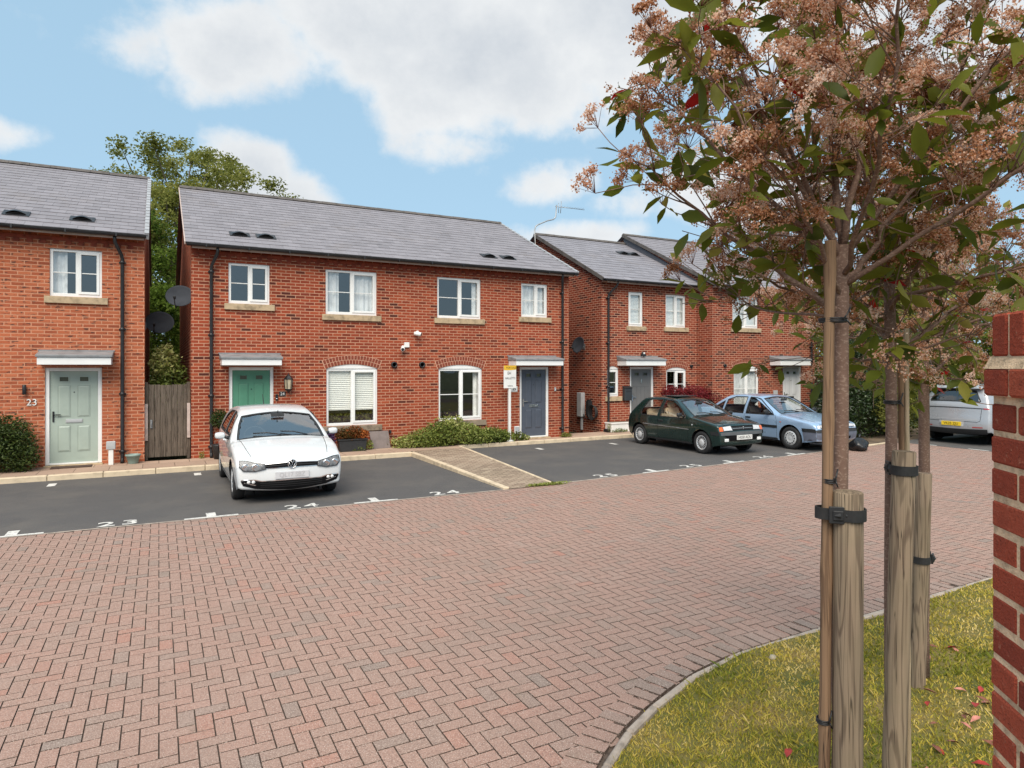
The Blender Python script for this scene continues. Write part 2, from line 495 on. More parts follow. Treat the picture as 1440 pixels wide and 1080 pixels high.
def bark(name, c1, c2, spot):
    m, nt, b = mnew(name)
    co = coords(nt)
    mp = nd(nt, 'ShaderNodeMapping', {'Vector': co, 'Scale': (70, 70, 130)}).outputs[0]
    n1 = noise(nt, mp, 1.0, 3, 0.6)
    n2 = noise(nt, co, 14, 4)
    col = mixc(nt, n2, c1, c2)
    col = mixc(nt, rng(nt, n1, 0.53, 0.62, 0, 0.75), col, spot)
    nt.links.new(col, b.inputs['Base Color'])
    b.inputs['Roughness'].default_value = 0.85
    bp = nd(nt, 'ShaderNodeBump', {'Height': n1, 'Strength': 0.5, 'Distance': 0.004})
    nt.links.new(bp.outputs[0], b.inputs['Normal'])
    return m
BARK_PHOTINIA = bark('photinia_bark', (0.12, 0.066, 0.047), (0.22, 0.135, 0.10), (0.31, 0.215, 0.165))
BARK_BG = bark('tree_bark', (0.07, 0.055, 0.04), (0.13, 0.11, 0.085), (0.2, 0.18, 0.14))

def slate(name, c, stains=()):
    m, nt, b = mnew(name)
    t = nd(nt, 'ShaderNodeAttribute', attribute_name='tone').outputs['Fac']
    co = coords(nt)
    n1 = noise(nt, co, 5, 4, 0.6)
    col = ramp(nt, t, [(0, tuple(q * 0.74 for q in c)), (0.5, c), (1, tuple(q * 1.22 for q in c))])
    col = mixc(nt, 0.35, col, ramp(nt, n1, [(0.3, (0.55, 0.53, 0.53)), (0.7, (1, 1, 1))]), 'MULTIPLY')
    n2 = noise(nt, co, 0.8, 5, 0.65)
    col = mixc(nt, rng(nt, n2, 0.56, 0.75, 0, 0.35), col, (0.21, 0.17, 0.14))
    if stains:      # soot washed out of the roof vents
        sp = nd(nt, 'ShaderNodeSeparateXYZ', {0: co}).outputs; sn = noise(nt, co, 7, 5, 0.65)
        for sx, sy, rx, ry in stains:
            dx = math_(nt, 'DIVIDE', math_(nt, 'SUBTRACT', sp[0], sx), rx); dy = math_(nt, 'DIVIDE', math_(nt, 'SUBTRACT', sp[1], sy), ry)
            dd = math_(nt, 'ADD', math_(nt, 'MULTIPLY', dx, dx), math_(nt, 'MULTIPLY', dy, dy))
            g_ = math_(nt, 'MULTIPLY', math_(nt, 'EXPONENT', math_(nt, 'MULTIPLY', dd, -1.0)), rng(nt, sn, .3, .6, .25, 1.0))
            col = mixc(nt, math_(nt, 'MULTIPLY', g_, .85), col, (0.045, 0.038, 0.034))
    nt.links.new(col, b.inputs['Base Color'])
    b.inputs['Roughness'].default_value = 0.62
    b.inputs['Specular IOR Level'].default_value = 0.4
    bp = nd(nt, 'ShaderNodeBump', {'Height': noise(nt, co, 60, 3), 'Strength': 0.25, 'Distance': 0.004})
    nt.links.new(bp.outputs[0], b.inputs['Normal'])
    return m
SLATE = slate('roof_slate', (0.245, 0.230, 0.250))
SLATE_PAIR = slate('roof_slate_pair', (0.245, 0.230, 0.250), [(-3.38, .55, .30, .14), (2.72, .55, .22, .10), (3.35, .55, .22, .10)])
SLATE_LEFT = slate('roof_slate_left', (0.245, 0.230, 0.250), [(.40, .34, .24, .10), (1.55, .34, .26, .10)])
SLATE_THIRD = slate('roof_slate_third', (0.245, 0.235, 0.260), [(.85, 2.55, .35, .16), (1.4, 2.55, .3, .13)])
SLATE_HUNG = slate('slate_hung', (0.10, 0.105, 0.125))
RIDGE = pm('ridge_tile', (0.105, 0.092, 0.085), 0.8, 0.2, 5, 0.2)

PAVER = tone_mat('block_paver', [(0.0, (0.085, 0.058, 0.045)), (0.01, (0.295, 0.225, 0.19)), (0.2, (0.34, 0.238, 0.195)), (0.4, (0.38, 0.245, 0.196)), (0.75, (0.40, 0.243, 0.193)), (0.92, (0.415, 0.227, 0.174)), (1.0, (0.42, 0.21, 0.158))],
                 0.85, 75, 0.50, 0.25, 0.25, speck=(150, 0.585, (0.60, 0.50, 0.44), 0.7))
def add_patches(m, scale, lo, hi, amt, colr):
    nt = m.node_tree; b = [n for n in nt.nodes if n.type == 'BSDF_PRINCIPLED'][0]
    lk = b.inputs['Base Color'].links[0].from_socket
    f = rng(nt, noise(nt, coords(nt), scale, 5, 0.62), lo, hi, 0, amt)
    nt.links.new(mixc(nt, f, lk, colr), b.inputs['Base Color'])
add_patches(PAVER, 0.45, 0.48, 0.72, 0.34, (0.24, 0.18, 0.145))
add_patches(PAVER, 3.1, 0.60, 0.72, 0.35, (0.20, 0.165, 0.125))
add_patches(PAVER, 1.7, 0.58, 0.75, 0.25, (0.50, 0.37, 0.32))
add_patches(PAVER, 95, 0.575, 0.63, 0.6, (0.15, 0.10, 0.085))
JOINT = pm('joint_sand', (0.095, 0.066, 0.050), 0.95, 0.35, 30, 0.4, 140)

def asphalt():
    m, nt, b = mnew('asphalt')
    co = coords(nt)
    n1 = noise(nt, co, 110, 2, 0.6); n2 = noise(nt, co, 0.9, 5, 0.62); n3 = noise(nt, co, 4.5, 4, 0.6)
    col = ramp(nt, n1, [(0.3, (0.06, 0.058, 0.058)), (0.55, (0.098, 0.093, 0.092)), (0.75, (0.18, 0.168, 0.16))])
    col = mixc(nt, rng(nt, n2, 0.45, 0.68, 0, 0.6), col, (0.135, 0.122, 0.11))
    col = mixc(nt, rng(nt, n3, 0.55, 0.8, 0, 0.35), col, (0.05, 0.048, 0.048))
    vo = nd(nt, 'ShaderNodeTexVoronoi', {'Vector': co, 'Scale': 6.0}).outputs[0]
    col = mixc(nt, rng(nt, vo, 0.05, 0.03, 0, 0.4), col, (0.2, 0.19, 0.17))
    nt.links.new(col, b.inputs['Base Color'])
    b.inputs['Roughness'].default_value = 0.88
    b.inputs['Specular IOR Level'].default_value = 0.3
    bp = nd(nt, 'ShaderNodeBump', {'Height': n1, 'Strength': 0.6, 'Distance': 0.006})
    nt.links.new(bp.outputs[0], b.inputs['Normal'])
    return m
ASPHALT = asphalt()
KERB = pm('concrete_kerb', (0.60, 0.485, 0.345), 0.85, 0.14, 5, 0.3, 90, col2=(0.43, 0.345, 0.24))
EDGING = pm('concrete_edging', (0.40, 0.33, 0.275), 0.88, 0.2, 9, 0.4, 90)
SLAB = brick_mat('paving_slabs', [(0, (0.42, 0.295, 0.225)), (0.5, (0.48, 0.345, 0.26)), (1, (0.52, 0.385, 0.29))], (0.19, 0.135, 0.10), bw=0.6, rh=0.6, ms=0.008, blotch=0.3, bump=0.3, stain=1)
PATH_BLOCK = brick_mat('path_blocks', [(0, (0.32, 0.25, 0.185)), (0.5, (0.44, 0.35, 0.26)), (1, (0.54, 0.44, 0.33))], (0.15, 0.11, 0.075), bw=0.2, rh=0.1, ms=0.008, blotch=0.55, bump=0.8, stain=1)
EARTH = pm('earth', (0.14, 0.10, 0.065), 0.95, 0.3, 3, 0.5, 40)
def lawn():
    m, nt, b = mnew('lawn_soil')
    co = coords(nt)
    n1 = noise(nt, co, 2.2, 4, 0.6); n2 = noise(nt, co, 70, 3)
    col = ramp(nt, n1, [(0.3, (0.085, 0.10, 0.016)), (0.5, (0.17, 0.15, 0.032)), (0.7, (0.28, 0.20, 0.065))])
    col = mixc(nt, 0.6, col, ramp(nt, n2, [(0.3, (0.3, 0.3, 0.3)), (0.7, (1, 1, 1))]), 'MULTIPLY')
    nt.links.new(col, b.inputs['Base Color']); b.inputs['Roughness'].default_value = 0.95
    return m
LAWN = lawn()
FAR_GROUND = pm('far_ground', (0.075, 0.095, 0.035), 0.95, 0.3, 0.2, 0.3, 8)

LEAF_BG = tone_mat('leaf_mid_green', [(0, (0.06, 0.10, 0.014)), (0.4, (0.12, 0.19, 0.026)), (0.75, (0.19, 0.26, 0.042)), (1, (0.28, 0.33, 0.08))], 0.6, 8, 0.12, spec=.2, trans=0.45)
LEAF_OLIVE = tone_mat('leaf_olive', [(0, (0.12, 0.13, 0.026)), (0.45, (0.22, 0.235, 0.05)), (0.8, (0.31, 0.31, 0.08)), (1, (0.40, 0.37, 0.14))], 0.65, 8, 0.12, spec=.2, trans=0.45)
LEAF_DARK = tone_mat('leaf_dark_hedge', [(0, (0.010, 0.020, 0.006)), (0.5, (0.024, 0.046, 0.011)), (0.85, (0.05, 0.085, 0.02)), (1, (0.10, 0.14, 0.05))], 0.38, 8, 0.12, spec=0.5, trans=0.15)
LEAF_SHRUB = tone_mat('leaf_shrub', [(0, (0.06, 0.09, 0.016)), (0.5, (0.17, 0.215, 0.042)), (0.85, (0.31, 0.34, 0.085)), (1, (0.48, 0.47, 0.19))], 0.5, 8, 0.12, trans=0.25)
LEAF_BUSH = tone_mat('leaf_bush', [(0, (0.012, 0.022, 0.006)), (0.5, (0.030, 0.052, 0.011)), (0.85, (0.070, 0.10, 0.022)), (1, (0.12, 0.15, 0.04))], 0.42, 8, 0.12, trans=0.2)
LEAF_ACER = tone_mat('leaf_acer_red', [(0, (0.09, 0.010, 0.013)), (0.5, (0.26, 0.026, 0.034)), (1, (0.46, 0.075, 0.08))], 0.5, 8, 0.12, trans=0.3)
LEAF_PHOTINIA = tone_mat('leaf_photinia', [(0, (0.05, 0.070, 0.008)), (0.4, (0.13, 0.16, 0.017)), (0.7, (0.24, 0.255, 0.032)), (0.9, (0.33, 0.30, 0.06)), (0.94, (0.33, 0.27, 0.07)), (0.95, (0.38, 0.012, 0.012)), (1.0, (0.46, 0.018, 0.014))], 0.5, 30, 0.2, spec=0.3, trans=0.45)
FLORET = tone_mat('photinia_florets', [(0, (0.19, 0.075, 0.026)), (0.35, (0.46, 0.205, 0.09)), (0.65, (0.74, 0.43, 0.285)), (0.9, (0.90, 0.66, 0.52)), (1.0, (0.94, 0.78, 0.68))], 0.8, 30, 0.08, trans=0.5)
STALK = pm('flower_stalks', (0.16, 0.06, 0.035), 0.7, 0.2, 20)
FLOWER_ORANGE = tone_mat('orange_flowers', [(0, (0.07, 0.06, 0.012)), (0.3, (0.16, 0.05, 0.012)), (0.6, (0.36, 0.09, 0.02)), (1, (0.55, 0.19, 0.04))], 0.6, 8, 0.1, trans=0.25)
FLOWER_PURPLE = tone_mat('purple_flowers', [(0, (0.03, 0.03, 0.02)), (0.4, (0.06, 0.03, 0.09)), (1, (0.16, 0.08, 0.24))], 0.6, 8, 0.1, trans=0.25)
FALLEN = [pm('fallen_red', (0.34, 0.030, 0.022), 0.6, 0.3, 30), pm('fallen_pink', (0.50, 0.20, 0.15), 0.7, 0.2, 30), pm('fallen_brown', (0.20, 0.075, 0.045), 0.75, 0.3, 30)]
GRASS = tone_mat('grass_blades', [(0, (0.12, 0.16, 0.015)), (0.3, (0.28, 0.275, 0.032)), (0.55, (0.50, 0.395, 0.055)), (0.8, (0.65, 0.48, 0.13)), (1, (0.74, 0.58, 0.26))], 0.7, 9, 0.1, trans=0.25)
def wall_brick():
    m, nt, b = mnew('garden_wall_brick')
    t = nd(nt, 'ShaderNodeAttribute', attribute_name='tone').outputs['Fac']; co = coords(nt)
    col = ramp(nt, t, [(0, (0.23, 0.046, 0.028)), (0.5, (0.36, 0.070, 0.038)), (1, (0.44, 0.098, 0.052))])
    a = noise(nt, co, 11, 5, 0.65); c = noise(nt, co, 48, 4, 0.7); d = noise(nt, co, 190, 2, 0.6)
    col = mixc(nt, rng(nt, a, 0.52, 0.72, 0, 0.55), col, (0.20, 0.042, 0.028))
    col = mixc(nt, rng(nt, c, 0.60, 0.70, 0, 0.55), col, (0.56, 0.28, 0.18))
    col = mixc(nt, rng(nt, d, 0.60, 0.66, 0, 0.65), col, (0.13, 0.035, 0.022))
    nt.links.new(col, b.inputs['Base Color']); b.inputs['Roughness'].default_value = 0.9; b.inputs['Specular IOR Level'].default_value = 0.2
    h = math_(nt, 'ADD', c, math_(nt, 'MULTIPLY', d, 0.6))
    bp = nd(nt, 'ShaderNodeBump', {'Height': h, 'Strength': 1.0, 'Distance': 0.009}); nt.links.new(bp.outputs[0], b.inputs['Normal'])
    return m
WALL_BRICK = wall_brick()
WALL_MORTAR = pm('garden_wall_mortar', (0.78, 0.56, 0.36), 0.92, 0.25, 22, 0.8, 160)
# ------------------------------------------------------------------ ground, road, parking bays, pavement
ZR = -0.10          # road level (pavement is 0)
def edge_y(x):      # front edge of the bays / back edge of the block paving
    pts = [(-20, 10.62), (-1.8, 10.54), (5.3, 10.43), (10.7, 10.80), (14.2, 11.15), (17.2, 11.42), (40, 13.3)]
    for (a, b), (c, d) in zip(pts, pts[1:]):
        if x <= c: return b + (d - b) * (x - a) / (c - a)
    return pts[-1][1]
# curve of the edging stone round the lawn
KC = [(0.95, -3.0), (0.98, -1.0), (1.05, 0.6), (1.22, 1.5), (1.52, 2.20), (1.80, 2.62), (2.14, 2.96), (2.46, 3.17), (2.79, 3.33), (3.30, 3.52), (3.91, 3.635), (4.82, 3.66),
      (5.92, 3.67), (7.55, 3.70), (12.0, 3.72), (16.0, 3.74)]
def smooth_path(pts, n=6):
    out = []
    P = [Vector((*p, 0)) if len(p) == 2 else Vector(p) for p in pts]
    for i in range(len(P) - 1):
        p0 = P[max(0, i - 1)]; p1 = P[i]; p2 = P[i + 1]; p3 = P[min(len(P) - 1, i + 2)]
        for k in range(n):
            t = k / n
            out.append(0.5 * ((2 * p1) + (p2 - p0) * t + (2 * p0 - 5 * p1 + 4 * p2 - p3) * t * t + (3 * p1 - p0 - 3 * p2 + p3) * t ** 3))
    out.append(P[-1])
    return out
KS = smooth_path(KC, 5)
LAWN_POLY = [(p.x, p.y) for p in KS] + [(16.0, -3.0)]

g = MB(); g.add([(-300, -300, -0.17), (400, -300, -0.17), (400, 500, -0.17), (-300, 500, -0.17)], [(0, 1, 2, 3)])
tag(g.build('ground', FAR_GROUND), 'dark grassy earth reaching out behind the houses', 'ground', kind='structure')

road = MB(); road.add([(-14, -8, -0.109), (34, -8, -0.109), (34, 13.2, -0.109), (-14, 10.9, -0.109)], [(0, 1, 2, 3)])
road_o = tag(road.build('road', JOINT), 'pinkish grey herringbone block paved road', 'road', kind='structure')

# herringbone blocks, every block a bevelled stone of its own tilt and tone
def herringbone():
    V = []; F = []; T = []
    u = 0.1; g_ = 0.0021; bv = 0.0022; zt = ZR; n = 0
    lawn_np = LAWN_POLY
    i0, i1 = int(-5.0 / u), int(24.5 / u); j0, j1 = int(-1.2 / u), int(13.0 / u)
    tone_field = {}
    rr = random.Random(5)
    for j in range(j0, j1):
        for i in range(i0, i1):
            k = (i + j) % 4
            if k == 0: x0, x1, y0, y1 = i * u, (i + 2) * u, j * u, (j + 1) * u
            elif k == 2: x0, x1, y0, y1 = i * u, (i + 1) * u, j * u, (j + 2) * u
            else: continue
            cx = (x0 + x1) / 2; cy = (y0 + y1) / 2
            ey = edge_y(cx)
            if y0 > ey - 0.03: continue
            if 18.9 < cx and cy > 8.35: continue
            y1 = min(y1, ey - 0.005)
            if cx > 0.8 and cy < 3.9:
                # soldier course and lawn are kept clear
                if in_poly(cx, cy, lawn_np): continue
                dm = min((p.x - cx) ** 2 + (p.y - cy) ** 2 for p in KS)
                if dm < 0.075 ** 2: continue
            far = cy > 7 or cx > 9
            z = zt + rr.uniform(-0.0012, 0.0012)
            tx = rr.uniform(-0.005, 0.005); ty = rr.uniform(-0.005, 0.005)
            def P(x, y, dz): return (x, y, z + dz + (x - cx) * tx + (y - cy) * ty)
            a0, a1, b0, b1 = x0 + g_, x1 - g_, y0 + g_, y1 - g_
            c0, c1, d0, d1 = a0 + bv, a1 - bv, b0 + bv, b1 - bv
            b = len(V)
            V += [P(a0, b0, -0.012), P(a1, b0, -0.012), P(a1, b1, -0.012), P(a0, b1, -0.012), P(c0, d0, 0), P(c1, d0, 0), P(c1, d1, 0), P(c0, d1, 0)]
            F += [(b + 4, b + 5, b + 6, b + 7), (b, b + 1, b + 5, b + 4), (b + 1, b + 2, b + 6, b + 5), (b + 2, b + 3, b + 7, b + 6), (b + 3, b, b + 4, b + 7)]
            t = min(.85, max(.18, rr.gauss(0.5, 0.15)))
            if rr.random() < 0.035: t = rr.uniform(0.85, 1)
            if rr.random() < 0.03: t = rr.uniform(.03, 0.18)
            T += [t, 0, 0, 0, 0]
    # soldier course along the lawn edging
    path = smooth_path(KC, 24); acc = 0; last = None
    for a, b_ in zip(path, path[1:]):
        d = (b_ - a).length; acc += d
        if acc < 0.104: continue
        acc = 0
        t = (b_ - a).normalized(); nn = Vector((-t.y, t.x, 0))
        c = a + nn * 0.125
        z = zt + .006 + rr.uniform(-0.0015, 0.0015)
        q = len(V)
        for (h, w, dz) in ((0.0495, 0.099, -0.012), (0.046, 0.095, 0)):
            for s_, e in ((-1, -1), (1, -1), (1, 1), (-1, 1)):
                p = c + t * (h * s_) + nn * (w * e)
                V.append((p.x, p.y, z + dz))
        F += [(q + 4, q + 5, q + 6, q + 7), (q, q + 1, q + 5, q + 4), (q + 1, q + 2, q + 6, q + 5), (q + 2, q + 3, q + 7, q + 6), (q + 3, q, q + 4, q + 7)]
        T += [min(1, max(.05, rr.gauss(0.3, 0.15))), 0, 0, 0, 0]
    return V, F, T
V, F, T = herringbone()
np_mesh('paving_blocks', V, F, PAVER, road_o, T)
del V, F, T

def sheet(name, poly, z, mat, parent=None, zf=None):
    m = MB(); n = len(poly)
    m.add([(x, y, zf(x, y) if zf else z) for x, y in poly], [tuple(range(n))])
    return m.build(name, mat, parent, fixn=False)

# asphalt bays
xs = [5.42, 4, 2, 0, -2, -4, -8, -12]
left_bay = tag(sheet('parking_bays', [(-12, 15.37), (5.46, 15.37)] + [(x, edge_y(x)) for x in xs], ZR, ASPHALT),
               'dark asphalt parking bays in front of the white car', 'parking bays', kind='structure')
xs = [17.0, 16, 14.2, 12, 10.7, 9, 7.5, 6.62]
right_bay = tag(sheet('parking_bays', [(7.04, 16.12), (17.0, 16.32)] + [(x, edge_y(x)) for x in xs], ZR, ASPHALT),
                'dark asphalt parking bays under the green and blue cars', 'parking bays', kind='structure')
far_bay = tag(sheet('parking_bays', [(18.9, 8.4), (27, 8.4), (27, 12.6), (18.9, 11.7)], ZR + 0.002, ASPHALT),
              'dark asphalt parking bay under the silver car', 'parking bays', kind='structure')

# painted marks
ZM = ZR + 0.0065
def mark(parent, polys):
    m = MB()
    for p in polys: m.add([(x, y, ZM) for x, y in p], [tuple(range(len(p)))])
    return m.build('line_mark', PAINT_MARK, parent, fixn=False)
def tmark(parent, x, lean=0.0):
    y = edge_y(x) + 0.025
    sl = (edge_y(x + 0.4) - edge_y(x - 0.4)) / 0.8
    mark(parent, [[(x - 0.36, y - 0.36 * sl), (x + 0.36, y + 0.36 * sl), (x + 0.36, y + 0.36 * sl + 0.075), (x - 0.36, y - 0.36 * sl + 0.075)],
                  [(x - 0.065, y + 0.078), (x + 0.065, y + 0.078), (x + 0.065 + lean, y + 0.34), (x - 0.065 + lean, y + 0.34)]])
for x in (-1.70, 0.68, 3.12): tmark(left_bay, x)
for x in (9.15, 11.6, 14.0): tmark(right_bay, x)
mark(left_bay, [[(-1.81, 14.62), (-1.68, 14.62), (-1.68, 14.95), (-1.81, 14.95)]])
mark(left_bay, [[(0.63, 14.72), (0.76, 14.72), (0.76, 15.05), (0.63, 15.05)]])
mark(right_bay, [[(8.86, 15.0), (8.99, 15.0), (8.99, 15.32), (8.86, 15.32)]])
mark(right_bay, [[(11.28, 15.0), (11.41, 15.0), (11.41, 15.32), (11.28, 15.32)]])
for p, x, t in ((left_bay, -0.50, '23'), (left_bay, 1.98, '24'), (left_bay, 4.38, '24'), (right_bay, 7.93, '25'), (right_bay, 10.36, '25'), (right_bay, 12.9, '26')):
    y = edge_y(x) + 0.22
    text_mesh(t, 0.40, 'bay_number', PAINT_MARK, p, Matrix.Translation((x, y, ZM)), sx=1.15, spacing=1.25, bold=.007)
em = MB(); ex = [-12 + .6 * k for k in range(49)]
for a, b in zip(ex, ex[1:]):
    em.add([(a + .003, edge_y(a) - .004, ZR + .0025), (b - .003, edge_y(b) - .004, ZR + .0025), (b - .003, edge_y(b) + .05, ZR + .0025), (a + .003, edge_y(a) + .05, ZR + .0025)], [(0, 1, 2, 3)])
tag(em.build('road_edging', EDGING, None, fixn=False), 'thin pale edging line between the block paving and the asphalt', 'edging', kind='structure')
mark(far_bay, [[(18.93, 10.6), (19.02, 10.6), (19.02, 11.1), (18.93, 11.1)], [(18.93, 9.3), (19.02, 9.3), (19.02, 9.8), (18.93, 9.8)]])

# pavement and kerbs
pav_l = tag(sheet('pavement', [(-12, 15.50), (5.47, 15.50), (5.47, 16.69), (-12, 16.69)], 0.0, SLAB), 'buff slab pavement along the left houses', 'pavement', kind='structure')
pav_r = tag(sheet('pavement', [(7.0, 16.25), (16.95, 16.47), (21.9, 16.6), (21.9, 17.4), (6.92, 17.4), (5.47, 16.69), (5.47, 15.62), (6.9, 15.62)], -0.004, SLAB), 'buff slab pavement along the right houses', 'pavement', kind='structure')
def zpath(x, y): return -0.006 if y > 15.4 else -0.006 + (ZR + 0.012 + 0.006) * (15.4 - y) / 4.97
path_o = tag(sheet('path', [(5.54, 10.44), (6.44, 10.46), (6.93, 15.615), (5.54, 15.615)], 0, PATH_BLOCK, zf=zpath), 'worn buff block path sloping between the two parking areas', 'path', kind='structure')
def kerb_run(name, pts, w, zt, zb, seg, mat, label, jit=0.003):
    """row of kerb stones along a polyline; zt may be a function of (x, y)."""
    m = MB(); rr = random.Random(3)
    for a, b in zip(pts, pts[1:]):
        a = Vector((*a, 0)); b = Vector((*b, 0)); d = b - a; L = d.length; d.normalize(); nn = Vector((-d.y, d.x, 0))
        k = max(1, round(L / seg))
        for i in range(k):
            p = a + d * (L * i / k + 0.004); q = a + d * (L * (i + 1) / k - 0.004)
            j = rr.uniform(-jit, jit)
            f = zt if callable(zt) else (lambda x, y: zt)
            vs = []
            for (s_, tp) in ((0, 0), (0, 1), (1, 1), (1, 0)):
                for r_ in (p, q):
                    c = r_ + nn * (w * s_)
                    vs.append((c.x, c.y, (f(c.x, c.y) + j) if tp else zb))
            m.add(vs, [(0, 1, 3, 2), (2, 3, 5, 4), (4, 5, 7, 6), (6, 7, 1, 0), (0, 2, 4, 6), (1, 7, 5, 3)], tone=rr.random())
    return tag(m.build(name, mat, None, bevel=0.012), label, 'kerb', kind='structure')
kerb_run('kerb', [(-12, 15.37), (5.46, 15.37)], 0.125, 0.004, -0.16, 0.915, KERB, 'cream kerb stones along the left pavement')
kerb_run('kerb', [(7.0, 16.12), (16.9, 16.33)], 0.125, 0.002, -0.16, 0.915, KERB, 'cream kerb stones along the right pavement')
zk = lambda x, y: zpath(x, y) + 0.008 + (0.02 if y < 15.3 else 0.0)
kerb_run('kerb', [(5.535, 10.46), (5.535, 15.49)], 0.115, zk, -0.16, 0.915, KERB, 'raised cream kerb on the left of the sloping path')
kerb_run('kerb', [(6.54, 10.47), (7.04, 16.12)], 0.06, lambda x, y: zpath(x, y) + 0.006, -0.16, 0.915, KERB, 'thin cream edging on the right of the sloping path', 0.001)
kerb_run('kerb', [(16.98, 11.45), (16.98, 16.2)], 0.06, ZR + 0.03, -0.16, 0.915, KERB, 'cream edging between the blue car and the hedge')
kerb_run('kerb', [(17.05, 11.44), (18.85, 11.66)], 0.07, ZR + 0.03, -0.16, 0.915, KERB, 'pale edging stones in front of the dark hedge')
ED = smooth_path(KC, 3)
kerb_run('kerb', [(p.x, p.y) for p in ED][::3], -0.05, ZR + 0.028, -0.2, 0.55, EDGING, 'curved pale edging stones round the front lawn')
sheet_o = tag(sheet('flower_bed', [(16.95, 11.5), (18.9, 11.7), (24, 12.3), (24, 20), (16.95, 20)], -0.105, EARTH), 'bare earth strip under the dark hedge', 'flower bed', kind='structure')

# lawn
def inset_lawn():
    out = []
    for i, p in enumerate(KS):
        a = KS[max(0, i - 1)]; b = KS[min(len(KS) - 1, i + 1)]
        t = (b - a).normalized(); out.append((p.x + t.y * 0.045, p.y - t.x * 0.045))
    return out + [(16.0, -3.0)]
LI = inset_lawn()
lm = MB(); Vv, Tt = region(LI, [], 0.25)
lm.add([(x, y, ZR + 0.012 + 0.02 * math.sin(x * 1.9) * math.sin(y * 2.3)) for x, y in Vv], Tt, smooth=True)
tag(lm.build('lawn', LAWN), 'mossy yellow green lawn soil under the young trees', 'lawn', kind='structure')

def grass():
    n = 260000
    x = NR.uniform(0.9, 11.0, n); y = NR.uniform(-0.3, 3.75, n)
    dist = np.hypot(x, y)
    keep = NR.uniform(0, 1, n) < np.clip(3.6 / np.maximum(dist, 0.5), 0.16, 1) ** 1.1
    # only where the view can reach
    ang = np.degrees(np.arctan2(x, y)); keep &= (ang > 25) & (ang < 78)
    x = x[keep]; y = y[keep]
    pl = np.array(LI); ins = np.zeros(len(x), bool); j = len(pl) - 1
    for i in range(len(pl)):
        xi, yi = pl[i]; xj, yj = pl[j]
        if yi != yj: ins ^= ((yi > y) != (yj > y)) & (x < (xj - xi) * (y - yi) / (yj - yi) + xi)
        j = i
    x = x[ins]; y = y[ins]; n = len(x)
    f1 = 0.5 + 0.25 * np.sin(x * 3.1 + 1.3 * np.sin(y * 2.7)) + 0.25 * np.sin(y * 4.3 + 1.7 * np.sin(x * 2.1 + 1))
    f1 = f1 + 0.25 * np.sin(x * 11 + 3 * np.sin(y * 7)) * np.sin(y * 9 + 2)
    d = np.hypot(x, y)
    h = NR.uniform(0.010, 0.030, n) * (0.75 + 0.5 * (1 - np.clip(f1, 0, 1))) * np.where(NR.uniform(0, 1, n) < .05, 1.9, 1.0); w = NR.uniform(0.0016, 0.0032, n) * np.clip(d / 2.6, 1, 2.6)
    a = NR.uniform(0, 2 * PI, n); lean = NR.uniform(0.2, 1.5, n) * h; la = NR.uniform(0, 2 * PI, n)
    z = ZR + 0.010 + 0.02 * np.sin(x * 1.9) * np.sin(y * 2.3)
    dx = np.cos(a) * w; dy = np.sin(a) * w; lx = np.cos(la) * lean; ly = np.sin(la) * lean
    V = np.empty((n, 4, 3))
    V[:, 0] = np.stack([x - dx, y - dy, z], 1); V[:, 1] = np.stack([x + dx, y + dy, z], 1)
    V[:, 2] = np.stack([x + dx * 0.6 + lx * 0.55, y + dy * 0.6 + ly * 0.55, z + h * 0.7], 1); V[:, 3] = np.stack([x + lx, y + ly, z + h], 1)
    F = np.arange(n * 4).reshape(-1, 4)
    t = np.clip(0.24 + 0.55 * f1 + NR.normal(0, 0.16, n), 0, 1)
    o = np_mesh('grass', V.reshape(-1, 3), F, GRASS, None, t)
    tag(o, 'short mossy yellow green grass under the young trees', 'grass', kind='stuff')
grass()
